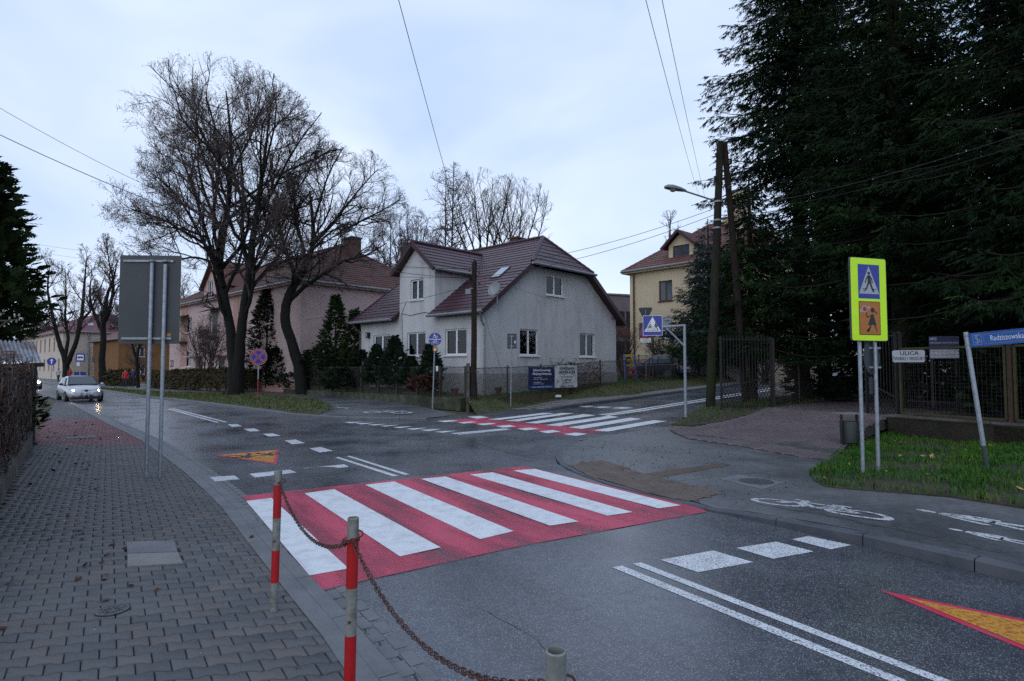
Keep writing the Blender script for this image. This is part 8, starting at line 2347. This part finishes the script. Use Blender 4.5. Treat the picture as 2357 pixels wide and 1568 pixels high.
# silver hatchback coming towards the viewer
hd_ = R(-45); fr_pos = P(158, 926)
fl = Vector((math.cos(hd_), math.sin(hd_))); lf = Vector((-fl.y, fl.x))
ctr = Vector((fr_pos.x, fr_pos.y)) - fl*1.28 + lf*0.66
W = 1.74
prof = [(-2.06,.34,.78,.86,.58),(-1.98,.26,.88,.96,.76),(-1.6,.22,.92,.99,.84),(-.8,.20,.90,.94,.865),(.2,.20,.88,.93,.87),(.95,.20,.84,.94,.865),(1.35,.21,.78,.88,.85),(1.75,.22,.70,.79,.80),(1.98,.24,.63,.68,.70),(2.09,.28,.56,.58,.52)]
cabin = [(-1.95,.88,.93,.66,.58),(-1.55,.90,1.22,.74,.60),(-1.05,.90,1.40,.77,.60),(-.4,.90,1.44,.78,.62),(.05,.90,1.42,.78,.62),(.3,.90,1.36,.77,.61),(.7,.90,1.12,.75,.66),(1.0,.89,.95,.72,.68)]
SC = car('silver_hatchback', 'silver hatchback driving towards the viewer with headlights on', (ctr.x, ctr.y, 0), hd_, 'car_silver', 2.1, 2.1, W, prof, cabin, (1.28, -1.22), .305)
def quad(name, pts, mat, parent, t=.004):
    n = (Vector(pts[1])-Vector(pts[0])).cross(Vector(pts[2])-Vector(pts[0])).normalized()
    return G().slab([Vector(p) + n*t for p in pts], n, t*2).obj(name, M[mat], parent)
ws = [(.985,-.64,.965),(.985,.64,.965),(.36,.535,1.37),(.36,-.535,1.37)]
quad('windscreen', ws, 'car_glass', SC, .03)
quad('screen_seal', [(1.01,-.69,.945),(1.01,.69,.945),(.32,.575,1.40),(.32,-.575,1.40)], 'black_plastic', SC, .018)
for s in (-1, 1):
    a = [(.62,s*.775,.93),(-.32,s*.79,.95),(-.32,s*.645,1.345),(.22,s*.655,1.32)]; b = [(-.40,s*.79,.95),(-1.35,s*.765,.97),(-1.02,s*.655,1.31),(-.40,s*.645,1.345)]
    for q in (a, b): quad('side_window', q if s < 0 else q[::-1], 'dark_glass', SC, .02)
    mr = G().sphere((.72, s*.95, .98), .10, 10, 6, .7).obj('mirror', M['car_silver' if s > 0 else 'black_plastic'], SC, True); 
    hl_ = [(1.90,s*.34,.545),(1.80,s*.66,.56),(1.66,s*.76,.60),(1.66,s*.75,.70),(1.80,s*.64,.70),(1.93,s*.34,.665)]
    hl = quad('headlight', hl_ if s > 0 else hl_[::-1], 'head_clear', SC, .05)
    G().sphere((1.92, s*.55, .63), .075, 10, 8, .75).obj('lit_lamp', M['headlight'], hl, True)
    gr = [(2.02,s*.10,.56),(1.955,s*.335,.56),(1.945,s*.335,.65),(2.0,s*.10,.655)]; quad('grille_slot', gr if s > 0 else gr[::-1], 'black_plastic', SC, .045)
    lo = [(2.085,s*.14,.285),(2.0,s*.60,.29),(1.985,s*.62,.39),(2.07,s*.14,.39)]; quad('lower_intake', lo if s > 0 else lo[::-1], 'black_plastic', SC, .03)
    st_ = [(2.08,s*.0,.405),(1.97,s*.66,.41),(1.965,s*.66,.435),(2.075,s*.0,.43)]; quad('bumper_strip', st_ if s > 0 else st_[::-1], 'car_silver', SC, .035)
    G().box(-1.0,1.0,s*.868-.012,s*.868+.012,.42,.48).obj('side_strip', M['black_plastic'], SC)
    G().sphere((-.15,s*.86,.82),.05,8,4,.3).obj('door_handle', M['car_silver'], SC); 
G().sphere((1.985,0,.62),.11,10,6,.8).obj('grille', M['black_plastic'], SC); G().sphere((2.05,0,.33),.10,10,6,.75).obj('centre_intake', M['black_plastic'], SC)
quad('number_plate', [(2.125,-.26,.44),(2.125,.26,.44),(2.11,.26,.545),(2.11,-.26,.545)], 'sign_white', SC, .006)
text('KR 3A795', .105, M['sign_black'], SC, (2.135, 0, .492), rot=(pi/2, 0, pi/2), xs=.95, bold=.002, name='plate_lettering')
quad('plate_blue_band', [(2.133,-.26,.44),(2.133,-.22,.44),(2.119,-.22,.545),(2.119,-.26,.545)], 'sign_blue', SC, .003)
G().beam((1.06,-.62,.96),(1.02,.02,.985),.02,.02).obj('wiper', M['black_plastic'], SC); G().beam((1.06,0,.955),(1.03,.55,.975),.02,.02).obj('wiper', M['black_plastic'], SC)
G().box(1.9,2.0,-.7,.7,.16,.24).obj('underside', M['black_plastic'], SC)
# dark SUV parked behind the fence (seen from its rear left)
prof = [(-2.15,.42,.80,.86,.66),(-2.08,.32,.98,1.02,.84),(-1.6,.28,1.02,1.06,.91),(-.6,.27,1.0,1.04,.925),(.6,.27,.98,1.02,.925),(1.1,.27,.95,1.03,.915),(1.6,.28,.88,.98,.885),(2.0,.32,.78,.86,.80),(2.18,.40,.66,.68,.6)]
cabin = [(-2.12,.98,1.04,.76,.70),(-2.0,1.0,1.40,.78,.62),(-1.75,1.0,1.60,.80,.62),(-1.0,1.0,1.67,.82,.64),(-.2,1.0,1.68,.82,.65),(.25,1.0,1.63,.82,.64),(.8,1.0,1.25,.80,.69),(1.15,.98,1.04,.77,.72)]
pS = V(1520, 880, 41.5); zS = zyard(pS.x, pS.y)
SV = car('parked_suv', 'dark blue car parked behind the chain link fence', (pS.x, pS.y, zS), R(128), 'car_dark', 2.2, 2.2, 1.85, prof, cabin, (1.35, -1.30), .345)
for s in (-1, 1):
    a = [(.72,s*.835,1.04),(-.35,s*.85,1.05),(-.35,s*.69,1.56),(.22,s*.69,1.54)]; b = [(-.45,s*.85,1.05),(-1.5,s*.84,1.08),(-1.3,s*.71,1.50),(-.45,s*.69,1.56)]
    for q in (a, b): quad('side_window', q if s < 0 else q[::-1], 'blue_glass', SV, .02)
    tl = [(-2.08,s*.45,.92),(-2.05,s*.70,.93),(-1.80,s*.88,.95),(-1.82,s*.86,1.08),(-2.06,s*.68,1.08),(-2.10,s*.45,1.06)]; quad('tail_lamp', tl if s < 0 else tl[::-1], 'tail_red', SV, .03)
    G().sphere((.85,s*1.0,1.06),.11,10,6,.7).obj('mirror', M['car_dark'], SV, True)
quad('rear_window', [(-2.13,-.58,1.12),(-2.02,-.52,1.46),(-2.02,.52,1.46),(-2.13,.58,1.12)], 'dark_glass', SV, .03)
quad('number_plate', [(-2.17,-.26,.70),(-2.17,-.26,.81),(-2.17,.26,.81),(-2.17,.26,.70)], 'sign_dull', SV, .02)
G().box(-2.2,-1.9,-.62,.62,1.58,1.63).obj('roof_spoiler', M['car_dark'], SV)
# second car, mostly hidden by the hedge at the left edge
p2 = P(72, 897); 
prof2 = [(-2.0,.34,.80,.86,.6),(-1.6,.22,.92,.99,.84),(.2,.20,.88,.93,.87),(.95,.20,.84,.94,.865),(1.6,.22,.72,.80,.82),(2.0,.26,.6,.62,.6)]
cab2 = [(-1.9,.88,.95,.7,.6),(-1.2,.9,1.4,.77,.6),(-.2,.9,1.46,.78,.62),(.3,.9,1.38,.77,.61),(1.0,.89,.95,.72,.68)]
C2 = car('second_car', 'second oncoming car half hidden behind the dry climber', (p2.x - 1.2, p2.y + 1.0, 0), R(-45), 'car_silver', 2, 2, 1.74, prof2, cab2, (1.25, -1.2), .30)
quad('windscreen', [(.985,-.64,.965),(.985,.64,.965),(.36,.535,1.37),(.36,-.535,1.37)], 'car_glass', C2, .03)
for s in (-1, 1):
    G().sphere((1.83,s*.58,.64),.09,10,8,.75).obj('headlight', M['headlight'], C2, True)
# ------------------------------------------------------------------ people (small in the picture, walking on the far pavement)
def person(label, loc, rz, h, coat, legs, hat=None, stride=.16, hood=False, arm=0.1):
    me = bpy.data.meshes.new('body')
    J = {'pel': (0,0,.53), 'spn': (0,.01,.64), 'chs': (0,.0,.77), 'nck': (0,.005,.845), 'hd0': (0,-.005,.885), 'hd1': (0,-.01,.955),
         'shL': (.105,0,.80), 'elL': (.135,.03,.645), 'wrL': (.13,-.03-arm,.53), 'haL': (.128,-.045-arm,.485), 'shR': (-.105,0,.80), 'elR': (-.135,.0,.645), 'wrR': (-.13,-.05,.53), 'haR': (-.128,-.06,.485),
         'hpL': (.052,0,.50), 'knL': (.056,-stride*.55,.28), 'anL': (.055,-stride*.6,.045), 'toL': (.06,-stride*.6-.075,.022), 'hpR': (-.052,0,.50), 'knR': (-.056,stride*.1,.275), 'anR': (-.055,stride*.75,.06), 'toR': (-.06,stride*.75-.07,.022)}
    Rd = {'pel':.075,'spn':.078,'chs':.085,'nck':.034,'hd0':.050,'hd1':.052,'shL':.048,'elL':.037,'wrL':.029,'haL':.024,'shR':.048,'elR':.037,'wrR':.029,'haR':.024,'hpL':.064,'knL':.046,'anL':.032,'toL':.026,'hpR':.064,'knR':.046,'anR':.032,'toR':.026}
    E_ = [('pel','spn'),('spn','chs'),('chs','nck'),('nck','hd0'),('hd0','hd1'),('chs','shL'),('shL','elL'),('elL','wrL'),('wrL','haL'),('chs','shR'),('shR','elR'),('elR','wrR'),('wrR','haR'),('pel','hpL'),('hpL','knL'),('knL','anL'),('anL','toL'),('pel','hpR'),('hpR','knR'),('knR','anR'),('anR','toR')]
    names = list(J); idx = {n: i for i, n in enumerate(names)}
    me.from_pydata([tuple(c*h for c in J[n]) for n in names], [(idx[a], idx[b]) for a, b in E_], [])
    tmp = bpy.data.objects.new('tmp', me); COL.objects.link(tmp)
    sm_ = tmp.modifiers.new('skin', 'SKIN'); ss = tmp.modifiers.new('sub', 'SUBSURF'); ss.levels = ss.render_levels = 1
    for n in names:
        sv = me.skin_vertices[0].data[idx[n]]; sv.radius = (Rd[n]*h, Rd[n]*h*(.8 if n in ('chs','spn','pel') else 1)); sv.use_root = n == 'pel'
    mesh = bpy.data.meshes.new_from_object(tmp.evaluated_get(bpy.context.evaluated_depsgraph_get()))
    bpy.data.objects.remove(tmp)
    T = thing('person', label, 'person', loc, rz, 'people on the pavement')
    b = link('body', mesh, None, T)
    for m in (legs, coat, 'skin', 'shoe'): mesh.materials.append(M[m])
    for p in mesh.polygons:
        z = p.center.z/h; x = abs(p.center.x)/h
        p.material_index = 3 if z < .04 else 2 if z > .85 or (x > .11 and z < .52) else 0 if z < .52 and x < .11 else 1
        p.use_smooth = True
    if hat: G().sphere((0,0.004*h,.945*h), .062*h, 12, 8, .9).obj('hat', M[hat], T, True)
    if hood: G().sphere((0,.014*h,.925*h), .075*h, 12, 8, 1.1).obj('hood', M[coat], T, True)
    g = G(); g.lathe([(.088*h,.49*h),(.092*h,.56*h),(.088*h,.62*h)], 14, cap=False); g.obj('jacket_hem', M[coat], T, True)
    return T
p = P(288, 891.5, .13); person('person in a bright red jacket and dark trousers, walking on the far path', (p.x, p.y, .13), R(25), 1.64, 'coat_red', 'trouser', 'hair')
p = P(305, 891.2, .13); person('person in a dark navy jacket walking beside the red jacket', (p.x, p.y, .13), R(20), 1.76, 'coat_navy', 'trouser', 'hair', .12)
p = P(160, 879.5, .1); person('person in a dark red hooded jacket and jeans by the round arrow sign', (p.x, p.y, .1), R(20), 1.72, 'coat_maroon', 'jeans', None, .05, True)
p = P(134, 878.5, .1); person('person in a pale checked jacket at the far left kerb', (p.x, p.y, .1), R(10), 1.70, 'coat_plaid', 'trouser', 'hair', .1)
